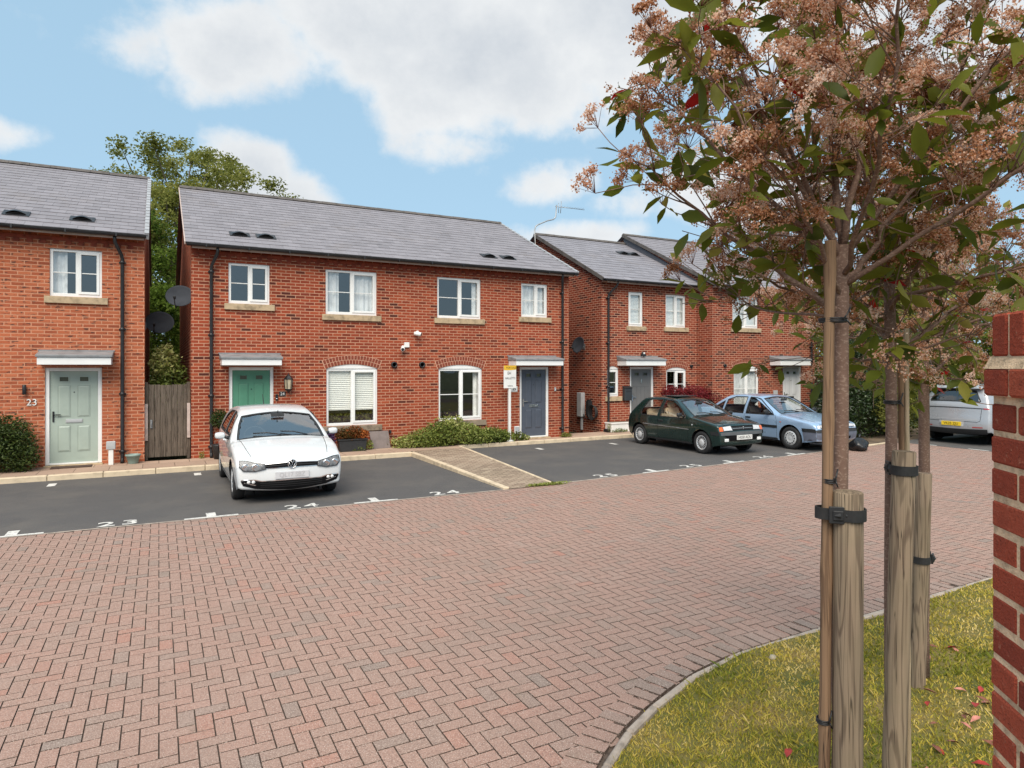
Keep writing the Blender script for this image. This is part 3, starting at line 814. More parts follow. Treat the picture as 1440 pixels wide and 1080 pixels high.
# ------------------------------------------------------------------ house kit
def window(house, Y, x0, x1, z0, z1, arch=0.0, lights=2, bars=True, sill=True, split=0.5, inside=None, brick=None, sillmat=None, pane=None, opener='right'):
    """white framed casement window set back in a brick opening; outside face of the wall is at Y."""
    ya, yb = Y + 0.035, Y + 0.10
    zt = z1 - arch if arch else z1
    f = MB(); w = 0.058
    f.box(x0, x0 + w, ya, yb, z0, zt); f.box(x1 - w, x1, ya, yb, z0, zt)
    f.box(x0 + w, x1 - w, ya, yb, z0, z0 + w + 0.012); f.box(x0 + w, x1 - w, ya, yb, zt - w, zt)
    cells = [(x0 + w, x1 - w)]
    if lights == 2:
        m = x0 + (x1 - x0) * split
        f.box(m - 0.03, m + 0.03, ya, yb, z0 + w + 0.012, zt - w)
        cells = [(x0 + w, m - 0.03), (m + 0.03, x1 - w)]
    zb, zc = z0 + w + 0.012, zt - w
    for i, (a, b) in enumerate(cells):
        if (i == len(cells) - 1 and opener == 'right') or lights == 1:      # opening sash stands proud
            s = 0.042
            f.box(a - 0.012, a + s, ya - 0.016, ya + 0.03, zb - 0.012, zc + 0.012); f.box(b - s, b + 0.012, ya - 0.016, ya + 0.03, zb - 0.012, zc + 0.012)
            f.box(a + s, b - s, ya - 0.016, ya + 0.03, zb - 0.012, zb + s); f.box(a + s, b - s, ya - 0.016, ya + 0.03, zc - s, zc + 0.012)
            cells[i] = (a + s, b - s, zb + s, zc - s)
        else: cells[i] = (a, b, zb, zc)
    if bars:
        for (a, b, c, d) in cells:
            zm = (zb + zc) / 2
            f.box(a, b, ya + 0.018, ya + 0.034, zm - 0.011, zm + 0.011)
    fr = f.build('window', UPVC, house, bevel=0.004)
    p = MB()
    for (a, b, c, d) in cells: p.add([(a, ya + 0.038, c), (b, ya + 0.038, c), (b, ya + 0.038, d), (a, ya + 0.038, d)], [(0, 1, 2, 3)])
    p.build('pane', pane or PANE, fr, fixn=False)
    if sill:
        s = MB(); s.box(x0 - 0.09, x1 + 0.11, Y - 0.055, Y + 0.05, z0 - 0.15, z0 - 0.004)
        s.build('sill', sillmat or STONE, fr, bevel=0.006)
    if arch:
        h = MB(); n = 12; cx = (x0 + x1) / 2; hw = (x1 - x0) / 2
        R_ = (hw * hw + arch * arch) / (2 * arch); cz = z1 - R_
        pts = [(x0, zt)] + [(x1, zt)]
        a0 = math.asin(hw / R_)
        arc = [(cx + R_ * math.sin(a0 - 2 * a0 * k / n), cz + R_ * math.cos(a0 - 2 * a0 * k / n)) for k in range(1, n)]
        h.prism(pts + arc, ya - 0.02, yb)
        h.build('arch_infill', UPVC, fr)
        # two rings of brick headers
        v = MB(); rr = random.Random(int(x0 * 100))
        for ring in range(2):
            ri = R_ + 0.006 + ring * 0.114; ro = ri + 0.098
            aa = a0 * 1.04; cnt = max(4, int(2 * aa * (ri + 0.05) / 0.075))
            for k in range(cnt):
                t0 = -aa + 2 * aa * k / cnt + 0.0075 / ri; t1 = -aa + 2 * aa * (k + 1) / cnt - 0.0075 / ri
                q = [(cx + r * math.sin(t), cz + r * math.cos(t)) for r, t in ((ri, t0), (ri, t1), (ro, t1), (ro, t0))]
                v.prism(q, Y - 0.006, Y + 0.05)
        v.build('brick_arch', ARCH_BRICK, fr)
        v = MB(); q = []
        for r, sg in ((R_, 1), (R_ + 0.228, -1)):
            q += [(cx + r * math.sin(sg * (-a0 * 1.06 + 2 * a0 * 1.06 * k / 16)), cz + r * math.cos(sg * (-a0 * 1.06 + 2 * a0 * 1.06 * k / 16))) for k in range(17)]
        v.prism(q, Y - 0.002, Y + 0.05); v.build('arch_mortar', ARCH_MORTAR, fr)
    # what stands behind the glass
    yi = yb + 0.022
    if inside == 'blind':
        b_ = MB(); z = zc - 0.03; low = zb + (zc - zb) * 0.26
        while z > low:
            b_.obox(((x0 + x1) / 2, yi, z), (x1 - x0 - 0.1, 0.045, 0.004), Matrix.Rotation(R(66), 3, 'X')); z -= 0.048
        b_.box(x0 + 0.05, x1 - 0.05, yi - 0.03, yi + 0.02, zc - 0.02, zc + 0.02); b_.box(x0 + 0.05, x1 - 0.05, yi - 0.02, yi + 0.02, low - 0.02, low)
        b_.build('blind', BLIND, fr)
        lv = MB(); rr = random.Random(4)
        for k in range(10):
            xx = x0 + 0.12 + k * (x1 - x0 - 0.24) / 9
            for q in range(9):
                lv.obox((xx + rr.uniform(-.05, .05), yi + 0.08 + rr.uniform(-.04, .04), z0 + 0.12 + rr.uniform(0, .17)), (0.07, 0.02, 0.05), Euler((rr.uniform(0, 3), rr.uniform(0, 3), rr.uniform(0, 3))).to_matrix())
        lv.build('houseplants', LEAF_OLIVE, fr)
    elif inside == 'blind_full':
        b_ = MB(); z = zc
        while z > zb:
            b_.obox(((x0 + x1) / 2, yi, z), (x1 - x0 - 0.1, 0.045, 0.004), Matrix.Rotation(R(70), 3, 'X')); z -= 0.045
        b_.build('blind', BLIND, fr)
    elif inside in ('net', 'net_sides', 'curtain_right', 'curtain_left'):
        spans = {'net': [(x0 + .05, x1 - .05)], 'net_sides': [(x0 + .05, x0 + .36), (x1 - .55, x1 - .05)], 'curtain_right': [(x1 - .22, x1 - .05)], 'curtain_left': [(x0 + 0.05, x0 + 0.3)]}[inside]
        c = MB()
        for a, b in spans:
            n = max(6, int((b - a) / 0.018)); vs = []
            for k in range(n + 1):
                x = a + (b - a) * k / n; yy = yi + 0.03 + 0.018 * math.sin(k * 0.9) + 0.012 * math.sin(k * 0.37)
                vs += [(x, yy, z0), (x, yy, zc + 0.03)]
            c.add(vs, [(2 * k, 2 * k + 2, 2 * k + 3, 2 * k + 1) for k in range(n)], smooth=True)
        c.build('curtain', CURTAIN, fr, fixn=False)
    return fr

def front_door(house, Y, x0, x1, z1, col, style='panel', handle='left', letter=CHROME, name_mat='door_paint', z0=0.03):
    dm = pm(name_mat, col, 0.42, 0.04, 4)
    dark = pm(name_mat + '_groove', tuple(q * 0.72 for q in col), 0.5, 0.05, 4)
    ya, yb = Y + 0.03, Y + 0.11
    f = MB(); w = 0.075
    f.box(x0, x0 + w, ya, yb, z0, z1); f.box(x1 - w, x1, ya, yb, z0, z1); f.box(x0 + w, x1 - w, ya, yb, z1 - w, z1); f.box(x0 + w, x1 - w, ya - 0.01, yb, z0, z0 + 0.035)
    a, b, c, d = x0 + w + 0.004, x1 - w - 0.004, z0 + 0.038, z1 - w - 0.004
    W = b - a; H = d - c
    l = MB()
    holes = []
    gz0, gz1 = d - 0.21, d - 0.12
    gl = [(a + W * .20, a + W * .38), (a + W * .62, a + W * .80)]
    for g0, g1 in gl: holes.append([(g0, gz0), (g1, gz0), (g1, gz1), (g0, gz1)])
    V, T = region([(a, c), (b, c), (b, d), (a, d)], holes, 0.3)
    l.add([(x, ya + 0.03, z) for x, z in V], T)
    l.add([(a, ya + 0.07, c), (b, ya + 0.07, c), (b, ya + 0.07, gz0 - .03), (a, ya + 0.07, gz0 - .03)], [(0, 1, 2, 3)])
    if style == 'panel':
        def panel(p0, p1, q0, q1):
            r = 0.028
            l.add([(p0, ya + .03, q0), (p1, ya + .03, q0), (p1, ya + .03, q1), (p0, ya + .03, q1), (p0 + r, ya + .019, q0 + r), (p1 - r, ya + .019, q0 + r), (p1 - r, ya + .019, q1 - r), (p0 + r, ya + .019, q1 - r)],
                  [(4, 5, 6, 7), (0, 1, 5, 4), (1, 2, 6, 5), (2, 3, 7, 6), (3, 0, 4, 7)])
        for s0, s1 in ((.17, .42), (.58, .83)):
            panel(a + W * s0, a + W * s1, c + H * .50, c + H * .84); panel(a + W * s0, a + W * s1, c + H * .12, c + H * .40)
    lf = l.build('door', dm, house, fixn=True)
    if style == 'panel':
        gr = MB()
        for s0, s1 in ((.17, .42), (.58, .83)):
            for h0, h1 in ((.50, .84), (.12, .40)):
                p0, p1, q0, q1 = a + W * s0, a + W * s1, c + H * h0, c + H * h1
                for (e0, e1, k0, k1) in ((p0 - .008, p0, q0 - .008, q1 + .008), (p1, p1 + .008, q0 - .008, q1 + .008), (p0, p1, q0 - .008, q0), (p0, p1, q1, q1 + .008)):
                    gr.box(e0, e1, ya + .0275, ya + .031, k0, k1)
        gr.build('panel_moulding', dark, lf)
    else:
        gr = MB()
        for s in (.30, .5, .70): gr.box(a + W * s - .004, a + W * s + .004, ya + .0275, ya + .031, c + .12, c + H * .70)
        gr.box(a + W * .1, a + W * .9, ya + .0275, ya + .031, c + H * .70, c + H * .706); gr.build('panel_moulding', dark, lf)
    for g0, g1 in gl:
        g_ = MB(); g_.add([(g0, ya + .04, gz0), (g1, ya + .04, gz0), (g1, ya + .04, gz1), (g0, ya + .04, gz1)], [(0, 1, 2, 3)])
        g_.build('glazing', PANE_LOW, lf, fixn=False)
        g_ = MB()
        for (e0, e1, k0, k1) in ((g0 - .02, g0, gz0 - .02, gz1 + .02), (g1, g1 + .02, gz0 - .02, gz1 + .02), (g0, g1, gz0 - .02, gz0), (g0, g1, gz1, gz1 + .02)):
            g_.box(e0, e1, ya + .018, ya + .031, k0, k1)
        g_.build('glazing_bead', dm, lf)
    f.build('door_frame', UPVC, lf, bevel=0.004)
    h = MB()
    hx = a + 0.06 if handle == 'left' else b - 0.06
    sg = 1 if handle == 'left' else -1
    h.box(hx - .016, hx + .016, ya + .016, ya + .031, .93, 1.15); h.box(min(hx, hx + sg * .13), max(hx, hx + sg * .13), ya - .02, ya - .004, 1.07, 1.09); h.box(hx - .01, hx + .01, ya - .02, ya + .02, 1.07, 1.09)
    h.build('handle', letter if letter is CHROME else GUTTER, lf)
    q = MB(); xm = (a + b) / 2
    if style == 'panel':
        q.box(xm - .15, xm + .15, ya + .014, ya + .031, c + H * .435, c + H * .475); q.box(xm - .14, xm + .14, ya + .009, ya + .016, c + H * .443, c + H * .467)
    else:
        q.box(xm - .018, xm + .018, ya + .0, ya + .031, c + H * .76, c + H * .83)
    q.build('letter_plate' if style == 'panel' else 'knocker', letter, lf, bevel=0.003)
    q = MB(); q.lathe([(0.014, 0), (0.012, 0.006), (0, 0.007)], 12, Matrix.Translation((xm, ya + .031, c + H * .76 + .02)) @ Matrix.Rotation(R(90), 4, 'X'), smooth=False)
    q.build('spyhole', GUTTER, lf)
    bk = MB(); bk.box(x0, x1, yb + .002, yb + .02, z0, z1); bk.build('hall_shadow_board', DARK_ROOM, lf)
    th = MB(); th.box(x0 - .02, x1 + .02, Y - .10, Y + .03, -0.01, z0 - .002); th.build('threshold', STONE, lf, bevel=.006)
    return lf

def canopy(house, Y, x0, x1, z0, z1, depth=0.5):
    b = MB(); b.box(x0 + .025, x1 - .025, Y - depth + .02, Y - .001, z0, z0 + (z1 - z0) * .58)
    o = b.build('canopy', UPVC, house, bevel=.006)
    t = MB(); zt = z0 + (z1 - z0) * .58
    t.prism([(Y - depth - .01, zt + .001), (Y - .001, zt + .001), (Y - .001, z1 + .02), (Y - depth - .01, zt + .05)], x0, x1, 'x')
    t.build('lead_top', LEAD, o, bevel=.006)
    fl = MB(); fl.box(x0 - .02, x1 + .02, Y - .012, Y - .001, z1 + .021, z1 + .045); fl.build('flashing', LEAD, o)
    return o

def downpipe(house, Y, x, zt, dx=0.0, zb=0.02):
    p = MB(); yy = Y - .075
    top = [(x + dx, Y - .27, zt + .12), (x + dx, Y - .27, zt + .0), (x + dx * .95, Y - .25, zt - .06), (x + dx * .1, yy - .02, zt - .30), (x, yy, zt - .37), (x, yy, zb + .10)]
    p.tube(top + [(x, yy - .01, zb + .06), (x, yy - .07, zb + .0)], .036, 12)
    o = p.build('downpipe', GUTTER, house)
    for z in (zt - .45, zt - 1.9, zt - 3.3, .25):
        c = MB(); c.tube([(x, yy, z - .035), (x, yy, z + .035)], .044, 12); c.box(x - .065, x + .065, Y - .03, Y - .002, z - .018, z + .018); c.build('pipe_bracket', GUTTER, o)
    return o

def roof(house, x0, x1, ye, ze, yr, zr, yb_, verge=('mortar', 'mortar'), course=0.285, seed=1, ridge=True, slate_m=None):
    """slated front slope course by course, plain back slope."""
    rr = random.Random(seed)
    L = math.hypot(yr - ye, zr - ze); n = int(round(L / course)); c = L / n
    dy = (yr - ye) / L; dz = (zr - ze) / L
    m = MB(); t = 0.010
    for i in range(n):
        s0 = i * c - (.02 if i else .04); s1 = (i + 1) * c + .02
        x = x0 - (0.15 if i % 2 else 0)
        while x < x1 - 1e-4:
            xa = max(x0, x) + .0015; xb = min(x1, x + .30) - .0015; x += .30
            if xb - xa < .01: continue
            j = rr.uniform(-.0025, .0025)
            lift0 = .024 + j; lift1 = .012
            P = lambda s, l: (ye + dy * s - dz * l, ze + dz * s + dy * l)
            a = P(s0, lift0); b = P(s1, lift1); a2 = P(s0, lift0 - t - .006); 
            vs = [(xa, *a), (xb, *a), (xb, *b), (xa, *b), (xa, *a2), (xb, *a2), (xa, *P(s1, 0.004)), (xb, *P(s1, 0.004))]
            m.add(vs, [(0, 1, 2, 3), (4, 5, 1, 0), (4, 0, 3, 6), (1, 5, 7, 2)], tone=min(1, max(0, rr.gauss(.5, .11))))
    # deck under the slates, and the slope at the back
    m.add([(x0, ye, ze), (x1, ye, ze), (x1, yr, zr), (x0, yr, zr)], [(0, 1, 2, 3)])
    m.add([(x0, yr, zr + .02), (x1, yr, zr + .02), (x1, yb_, ze), (x0, yb_, ze)], [(0, 1, 2, 3)])
    m.add([(x0, ye, ze - .03), (x1, ye, ze - .03), (x1, yr, zr - .06), (x0, yr, zr - .06), (x1, yb_, ze - .06), (x0, yb_, ze - .06)], [(3, 2, 1, 0), (5, 4, 2, 3)])
    ro = m.build('roof', slate_m or SLATE, house, fixn=False, tone=True)
    if ridge:
        q = MB(); x = x0; k = 0
        while x < x1 - .02:
            xb = min(x + .45, x1); w = .115
            pr = [(yr - w, zr - .045 + .035), (yr - w * .55, zr + .055), (yr, zr + .085), (yr + w * .55, zr + .055), (yr + w, zr - .01)]
            q.prism([(a, b + (0.004 if k % 2 else 0)) for a, b in pr], x + .003, xb - .003, 'x'); x = xb; k += 1
        q.build('ridge_tiles', RIDGE, ro)
    for side, kind in ((0, verge[0]), (1, verge[1])):
        if not kind: continue
        q = MB(); xx = x0 if side == 0 else x1
        s = -1 if side == 0 else 1
        nrm = (-dz, dy)
        if kind == 'plastic':
            for i in range(n):
                a = (ye + dy * (i * c - .03), ze + dz * (i * c - .03)); b = (ye + dy * ((i + 1) * c), ze + dz * ((i + 1) * c))
                q.prism([(a[0] + nrm[0] * .055, a[1] + nrm[1] * .055), (b[0] + nrm[0] * .040, b[1] + nrm[1] * .040), (b[0] - nrm[0] * .09, b[1] - nrm[1] * .09), (a[0] - nrm[0] * .09, a[1] - nrm[1] * .09)],
                        xx - .055 if s > 0 else xx - .03, xx + .03 if s > 0 else xx + .055, 'x')
            q.build('verge', VERGE_GREY, ro)
        elif kind == 'slate':
            a = (ye, ze); b = (yr, zr)
            q.prism([(a[0] + nrm[0] * .045, a[1] + nrm[1] * .045), (b[0] + nrm[0] * .045, b[1] + nrm[1] * .045), (b[0] - nrm[0] * .07, b[1] - nrm[1] * .07), (a[0] - nrm[0] * .07, a[1] - nrm[1] * .07)], min(xx + s * .002, xx + s * .035), max(xx + s * .002, xx + s * .035), 'x')
            q.build('verge', RIDGE, ro)
        else:
            q.prism([(ye, ze + .010), (yr, zr + .010), (yr, zr - .05), (ye, ze - .05)], min(xx, xx + s * .02), max(xx, xx + s * .02), 'x')
            q.build('verge', MORTAR_EDGE, ro)
    return ro

def roof_vent(ro, x, ye, ze, sl, s):
    """low curved slate vent hood lying on the front slope, s metres up it"""
    L = math.hypot(1, sl); dy, dz = 1 / L, sl / L
    b = Vector((x, ye + dy * s - dz * .03, ze + dz * s + dy * .03))
    M = Matrix.Translation(b) @ Matrix.Rotation(math.atan(sl), 4, 'X')
    m = MB(); vs = []; n = 10
    for j, (yy, hh) in enumerate(((-.13, .085), (0, .075), (.16, .0))):
        for k in range(n + 1):
            t = -1 + 2 * k / n
            vs.append(M @ Vector((t * .19, yy + .04 * t * t, hh * (1 - t * t) + .004)))
    m.add(vs, [(j * (n + 1) + k, j * (n + 1) + k + 1, (j + 1) * (n + 1) + k + 1, (j + 1) * (n + 1) + k) for j in range(2) for k in range(n)], smooth=True)
    m.obox(M @ Vector((0, -.06, .022)), (.30, .02, .04), M.to_3x3())
    m.obox(M @ Vector((0, .0, .006)), (.46, .34, .006), M.to_3x3())
    m.build('roof_vent', GUTTER, ro, fixn=False)

def gutter(house, x0, x1, ye, ze):
    m = MB(); n = 8; vs = []; r = .058
    cy, cz = ye - .03, ze + .005
    for x in (x0, x1):
        for k in range(n + 1):
            a = PI + PI * k / n; vs.append((x, cy + r * math.cos(a), cz + r * math.sin(a)))
        for k in range(n, -1, -1):
            a = PI + PI * k / n; vs.append((x, cy + (r - .006) * math.cos(a), cz + (r - .006) * math.sin(a)))
    q = 2 * (n + 1)
    m.add(vs, [(k, (k + 1) % q, q + (k + 1) % q, q + k) for k in range(q)] + [tuple(range(q)), tuple(reversed(range(q, 2 * q)))], smooth=False)
    x = x0 + .4
    while x < x1:
        m.box(x - .014, x + .014, cy - r - .004, cy + r + .004, cz - r - .004, cz + .006); x += .9
    return m.build('gutter', GUTTER, house, fixn=False)

def shell(house, x0, x1, Y, yb_, zw, yr, zr, holes, mat, left=True, right=True):
    """front wall with its openings and reveals, gables and back wall in one mesh."""
    m = MB()
    V, T = region([(x0, -.16), (x1, -.16), (x1, zw), (x0, zw)], holes, None)
    m.add([(x, Y, z) for x, z in V], T)
    for h in holes:
        n = len(h)
        vs = [(x, Y, z) for x, z in h] + [(x, Y + .12, z) for x, z in h]
        m.add(vs, [(i, (i + 1) % n, n + (i + 1) % n, n + i) for i in range(n)])
    for xx, on in ((x0, left), (x1, right)):
        m.add([(xx, Y, -.16), (xx, yb_, -.16), (xx, yb_, zw), (xx, yr, zr), (xx, Y, zw)], [(0, 1, 2, 3, 4)])
    m.add([(x0, yb_, -.16), (x1, yb_, -.16), (x1, yb_, zw), (x0, yb_, zw)], [(0, 1, 2, 3)])
    # floor between the storeys and partition keep the rooms dark
    m.add([(x0 + .01, Y + .13, 2.6), (x1 - .01, Y + .13, 2.6), (x1 - .01, yb_ - .01, 2.6), (x0 + .01, yb_ - .01, 2.6)], [(0, 1, 2, 3)])
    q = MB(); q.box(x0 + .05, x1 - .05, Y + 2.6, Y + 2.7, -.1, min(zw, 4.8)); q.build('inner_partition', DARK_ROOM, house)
    return m.build('wall', mat, house, fixn=False)

def rect(x0, x1, z0, z1, arch=0.0):
    p = [(x0, z0), (x1, z0), (x1, z1 - arch)]
    if arch:
        n = 12; cx = (x0 + x1) / 2; hw = (x1 - x0) / 2; R_ = (hw * hw + arch * arch) / (2 * arch); a0 = math.asin(hw / R_); cz = z1 - R_
        p += [(cx + R_ * math.sin(a0 - 2 * a0 * k / n), cz + R_ * math.cos(a0 - 2 * a0 * k / n)) for k in range(1, n)]
    p.append((x0, z1 - arch))
    return p

def dentils(house, x0, x1, Y, z, mat=DENTIL, full=True):
    m = MB(); x = x0 + .05
    m.box(x0, x1, Y - .028, Y + .02, z + .075, z + .15)
    while x < x1 - .11:
        m.box(x, x + .1025, Y - .028, Y + .02, z + .004, z + .073); x += .225
    return m.build('dentil_course', mat, house)

def eaves_board(house, x0, x1, Y, ye, ze):
    m = MB(); m.box(x0, x1, ye + .01, Y + .02, ze - .075, ze - .035); m.box(x0, x1, ye + .012, ye + .03, ze - .12, ze - .034)
    return m.build('eaves_soffit', FASCIA_BROWN, house)

def wall_vent(house, x, Y, z, r=.078):
    m = MB(); M = Matrix.Translation((x, Y - .001, z)) @ Matrix.Rotation(R(90), 4, 'X')
    m.lathe([(r * .6, 0), (r * .6, .03), (r * .68, .055), (r, .055), (r, .02), (r * 1.08, .004), (r * 1.08, 0)], 20, M)
    return m.build('wall_vent', GUTTER, house)

# ------------------------------------------------------------------ the four houses
PITCH = 0.49
YM = 16.70
# pair in the middle
hm = thing('semi_detached_house', (5.75, YM, 0), 'deep red brick pair of houses with green and slate blue front doors', 'house')
uw = [(1.43, 2.34, 3.57, 4.52), (3.66, 4.96, 3.40, 4.52), (6.63, 7.93, 3.41, 4.52), (9.22, 10.10, 3.53, 4.50)]
gw = [(3.68, 4.98, .60, 2.15), (6.67, 7.97, .61, 2.14)]
dr = [(1.44, 2.43, 2.08), (9.17, 10.15, 2.08)]
holes = [rect(*w) for w in uw] + [rect(*w, .11) for w in gw] + [rect(a, b, .0, c) for a, b, c in dr]
YR, ZRG = 21.4, 7.26
shell(hm, .65, 10.85, YM, 26.1, 4.84, YR, ZRG - .10, holes, B_MAIN)
window(hm, YM, *uw[0]); window(hm, YM, *uw[1], inside='net_sides'); window(hm, YM, *uw[2], inside='curtain_right'); window(hm, YM, *uw[3], split=.55, inside='net')
window(hm, YM, *gw[0], arch=.11, inside='blind', bars=False, sillmat=STONE_DARK, pane=PANE_LOW)
window(hm, YM, *gw[1], arch=.11, sillmat=STONE_DARK, pane=PANE_LOW, inside='curtain_right')
front_door(hm, YM, *dr[0], (0.085, 0.255, 0.165), handle='right', name_mat='door_green')
front_door(hm, YM, *dr[1], (0.078, 0.090, 0.118), handle='left', name_mat='door_slate_blue')
canopy(hm, YM, 1.23, 2.57, 2.12, 2.37); canopy(hm, YM, 8.78, 10.38, 2.12, 2.37)
rf = roof(hm, .52, 10.96, 16.40, 4.87, YR, ZRG, 26.4, ('mortar', 'plastic'), seed=2, slate_m=SLATE_PAIR)
for x in (1.72, 2.32, 8.42, 9.05): roof_vent(rf, x, 16.40, 4.87, (ZRG - 4.87) / (YR - 16.4), .92)
gutter(hm, .54, 10.95, 16.40, 4.84); eaves_board(hm, .66, 10.84, YM, 16.40, 4.87)
dentils(hm, .66, 10.84, YM, 4.60)
downpipe(hm, YM, 1.06, 4.72, .12); downpipe(hm, YM, 10.58, 4.72, -.12)
for x in (5.42, 6.19): wall_vent(hm, x, YM, 2.14)

# house on the left
hl = thing('brick_house', (-3.0, YM, 0), 'orange brick house with pale green front door, cut by the left edge', 'house')
holes = [rect(-2.01, -1.08, 3.57, 4.57), rect(-2.09, -1.08, 0, 2.07), rect(-4.9, -3.6, 3.45, 4.55), rect(-4.9, -3.6, .6, 2.15, .11)]
shell(hl, -5.6, -.28, YM, 26.1, 4.88, YR, ZRG + .05, holes, B_LEFT)
window(hl, YM, -2.01, -1.08, 3.57, 4.57, split=.52, inside='curtain_left'); window(hl, YM, -4.9, -3.6, 3.45, 4.55); window(hl, YM, -4.9, -3.6, .6, 2.15, arch=.11)
front_door(hl, YM, -2.09, -1.08, 2.07, (0.37, 0.435, 0.38), handle='left', letter=GREY_PLASTIC, name_mat='door_sage')
canopy(hl, YM, -2.19, -.86, 2.13, 2.40)
rf = roof(hl, -5.7, -.22, 16.40, 4.95, YR, ZRG + .13, 26.4, (None, 'plastic'), seed=5, slate_m=SLATE_LEFT)
for x in (-2.62, -1.46): roof_vent(rf, x, 16.40, 4.95, .488, .72)
gutter(hl, -5.7, -.24, 16.40, 4.92); eaves_board(hl, -5.6, -.29, YM, 16.40, 4.95); dentils(hl, -5.6, -.29, YM, 4.66)
downpipe(hl, YM, -.70, 4.80, -.13)

# house behind the green car
Y3 = 17.35
h3 = thing('brick_house', (14.5, Y3, 0), 'dark red brick house with grey front door behind the green car', 'house')
uw = [(13.60, 14.20, 3.42, 4.55), (15.18, 16.07, 3.43, 4.54)]
gw = [(12.74, 13.20, 1.12, 2.10), (15.21, 16.10, .99, 2.06)]
holes = [rect(*w) for w in uw] + [rect(*w, .09) for w in gw] + [rect(13.66, 14.66, 0, 2.08)]
shell(h3, 12.52, 16.595, Y3, 25.5, 4.84, YR, 6.94, holes, B_THIRD)
window(h3, Y3, *uw[0], lights=1, inside='blind_full'); window(h3, Y3, *uw[1], inside='blind_full')
window(h3, Y3, *gw[0], arch=.09, lights=1); window(h3, Y3, *gw[1], arch=.09)
front_door(h3, Y3, 13.66, 14.66, 2.08, (0.16, 0.16, 0.16), style='cottage', handle='left', name_mat='door_grey')
canopy(h3, Y3, 13.12, 14.80, 2.12, 2.40)
rf = roof(h3, 12.38, 16.57, 17.05, 4.88, YR, 7.01, 25.8, ('slate', None), seed=8, slate_m=SLATE_THIRD)
for x in (15.75, 16.25): roof_vent(rf, x - .35, 17.05, 4.88, .4897, 3.3)
gutter(h3, 12.42, 16.56, 17.05, 4.85); eaves_board(h3, 12.53, 16.59, Y3, 17.05, 4.88)
downpipe(h3, Y3, 12.74, 4.74, .22); wall_vent(h3, 16.32, Y3, 2.10, .055)

# house behind the blue car
Y4 = 16.62
h4 = thing('brick_house', (19.2, Y4, 0), 'dark red brick house with white front door behind the blue car', 'house')
holes = [rect(17.54, 18.79, 3.44, 4.56), rect(17.60, 18.83, .60, 2.13, .11), rect(20.07, 21.07, 0, 2.10)]
shell(h4, 16.60, 21.80, Y4, 26.2, 4.84, YR, 7.28, holes, B_THIRD)
window(h4, Y4, 17.54, 18.79, 3.44, 4.56, inside='blind_full'); window(h4, Y4, 17.60, 18.83, .60, 2.13, arch=.11, inside='net', bars=True)
front_door(h4, Y4, 20.07, 21.07, 2.10, (0.72, 0.73, 0.74), handle='left', name_mat='door_white')
canopy(h4, Y4, 19.36, 21.0, 2.13, 2.44)
rf = roof(h4, 16.50, 21.95, 16.32, 4.85, YR, 7.37, 26.4, ('slate', 'slate'), seed=9)
roof_vent(rf, 19.2, 16.32, 4.85, .496, 1.0)
gutter(h4, 16.52, 21.9, 16.32, 4.82); eaves_board(h4, 16.61, 21.79, Y4, 16.32, 4.85)
downpipe(h4, Y4, 21.55, 4.72, .1); wall_vent(h4, 17.16, Y4, 2.12, .055)
# slate hung cheek standing above the lower roof
ck = MB()
ck.prism([(16.9, 4.85), (21.4, 7.30), (21.4, 6.85), (17.0, 4.7)], 16.572, 16.596, 'x')
for i in range(16):
    a = i / 16; ck.prism([(17.1 + 4.3 * a, 4.95 + 2.34 * a), (17.1 + 4.3 * (a + .07), 4.95 + 2.34 * (a + .07)), (17.1 + 4.3 * (a + .07), 4.72 + 2.34 * (a + .06)), (17.1 + 4.3 * a, 4.72 + 2.34 * a)], 16.560 - .004 * (i % 2), 16.573, 'x')
ck.build('slate_cheek', SLATE_HUNG, h4, tone=True)
# ------------------------------------------------------------------ small things on and around the houses
def dish(loc, face_dir, tilt, label, w=.31, arm=None):
    t = thing('satellite_dish', loc, label, 'satellite dish', 'satellite dishes on the gable walls')
    Z = Vector(face_dir).normalized(); X = Vector((0, 0, 1)).cross(Z).normalized(); Y_ = Z.cross(X)
    M = Matrix((X, Y_, Z)).transposed().to_4x4() @ Matrix.Rotation(R(tilt), 4, 'Z')
    d = MB(); prof = [(0.001, -.002)] + [(w * k / 8, .06 * (k / 8) ** 2) for k in range(1, 9)] + [(w * 1.02, .055), (w * .9, .040)] + [(w * k / 8, .06 * (k / 8) ** 2 - .008) for k in range(6, 0, -1)]
    d.lathe(prof, 28, M, sy=.84); d.build('reflector', DISH, t, world=False)
    a = MB(); e = M @ Vector((0, -w * .95, .02)); f = M @ Vector((0, -w * .45, .30))
    a.tube([M @ Vector((0, -w * .5, -.03)), e, f], .011, 8); a.build('feed_arm', DARK_TRIM, t, world=False)
    l = MB(); l.lathe([(.018, -.03), (.028, 0), (.028, .05), (.018, .07)], 14, M @ Matrix.Translation((0, -w * .45, .27)) @ Matrix.Rotation(R(150), 4, 'X')); l.build('receiver', DARK_TRIM, t, world=False)
    b = MB(); wp = Vector(arm)
    b.tube([M @ Vector((0, 0, -.01)), M @ Vector((0, 0, -.06)), wp * .6 + Vector((0, 0, -.05)), wp], .018, 8)
    b.obox(wp, (.02, .14, .18)); b.build('wall_bracket', METAL_GREY, t, world=False)
    return t
dish((.44, 17.05, 3.70), (-.35, -1, .42), -14, 'higher grey satellite dish on the gable corner above the side gate', .31, (.21, .12, -.02))
dish((.03, 18.1, 3.14), (-.30, -1, .40), -18, 'lower dark grey satellite dish on the left house wall above the side gate', .33, (-.31, .05, -.08))
dish((12.30, 18.3, 2.80), (-1, -.05, .22), 0, 'grey satellite dish on the gable wall right of the slate blue door', .32, (.22, .05, -.05))

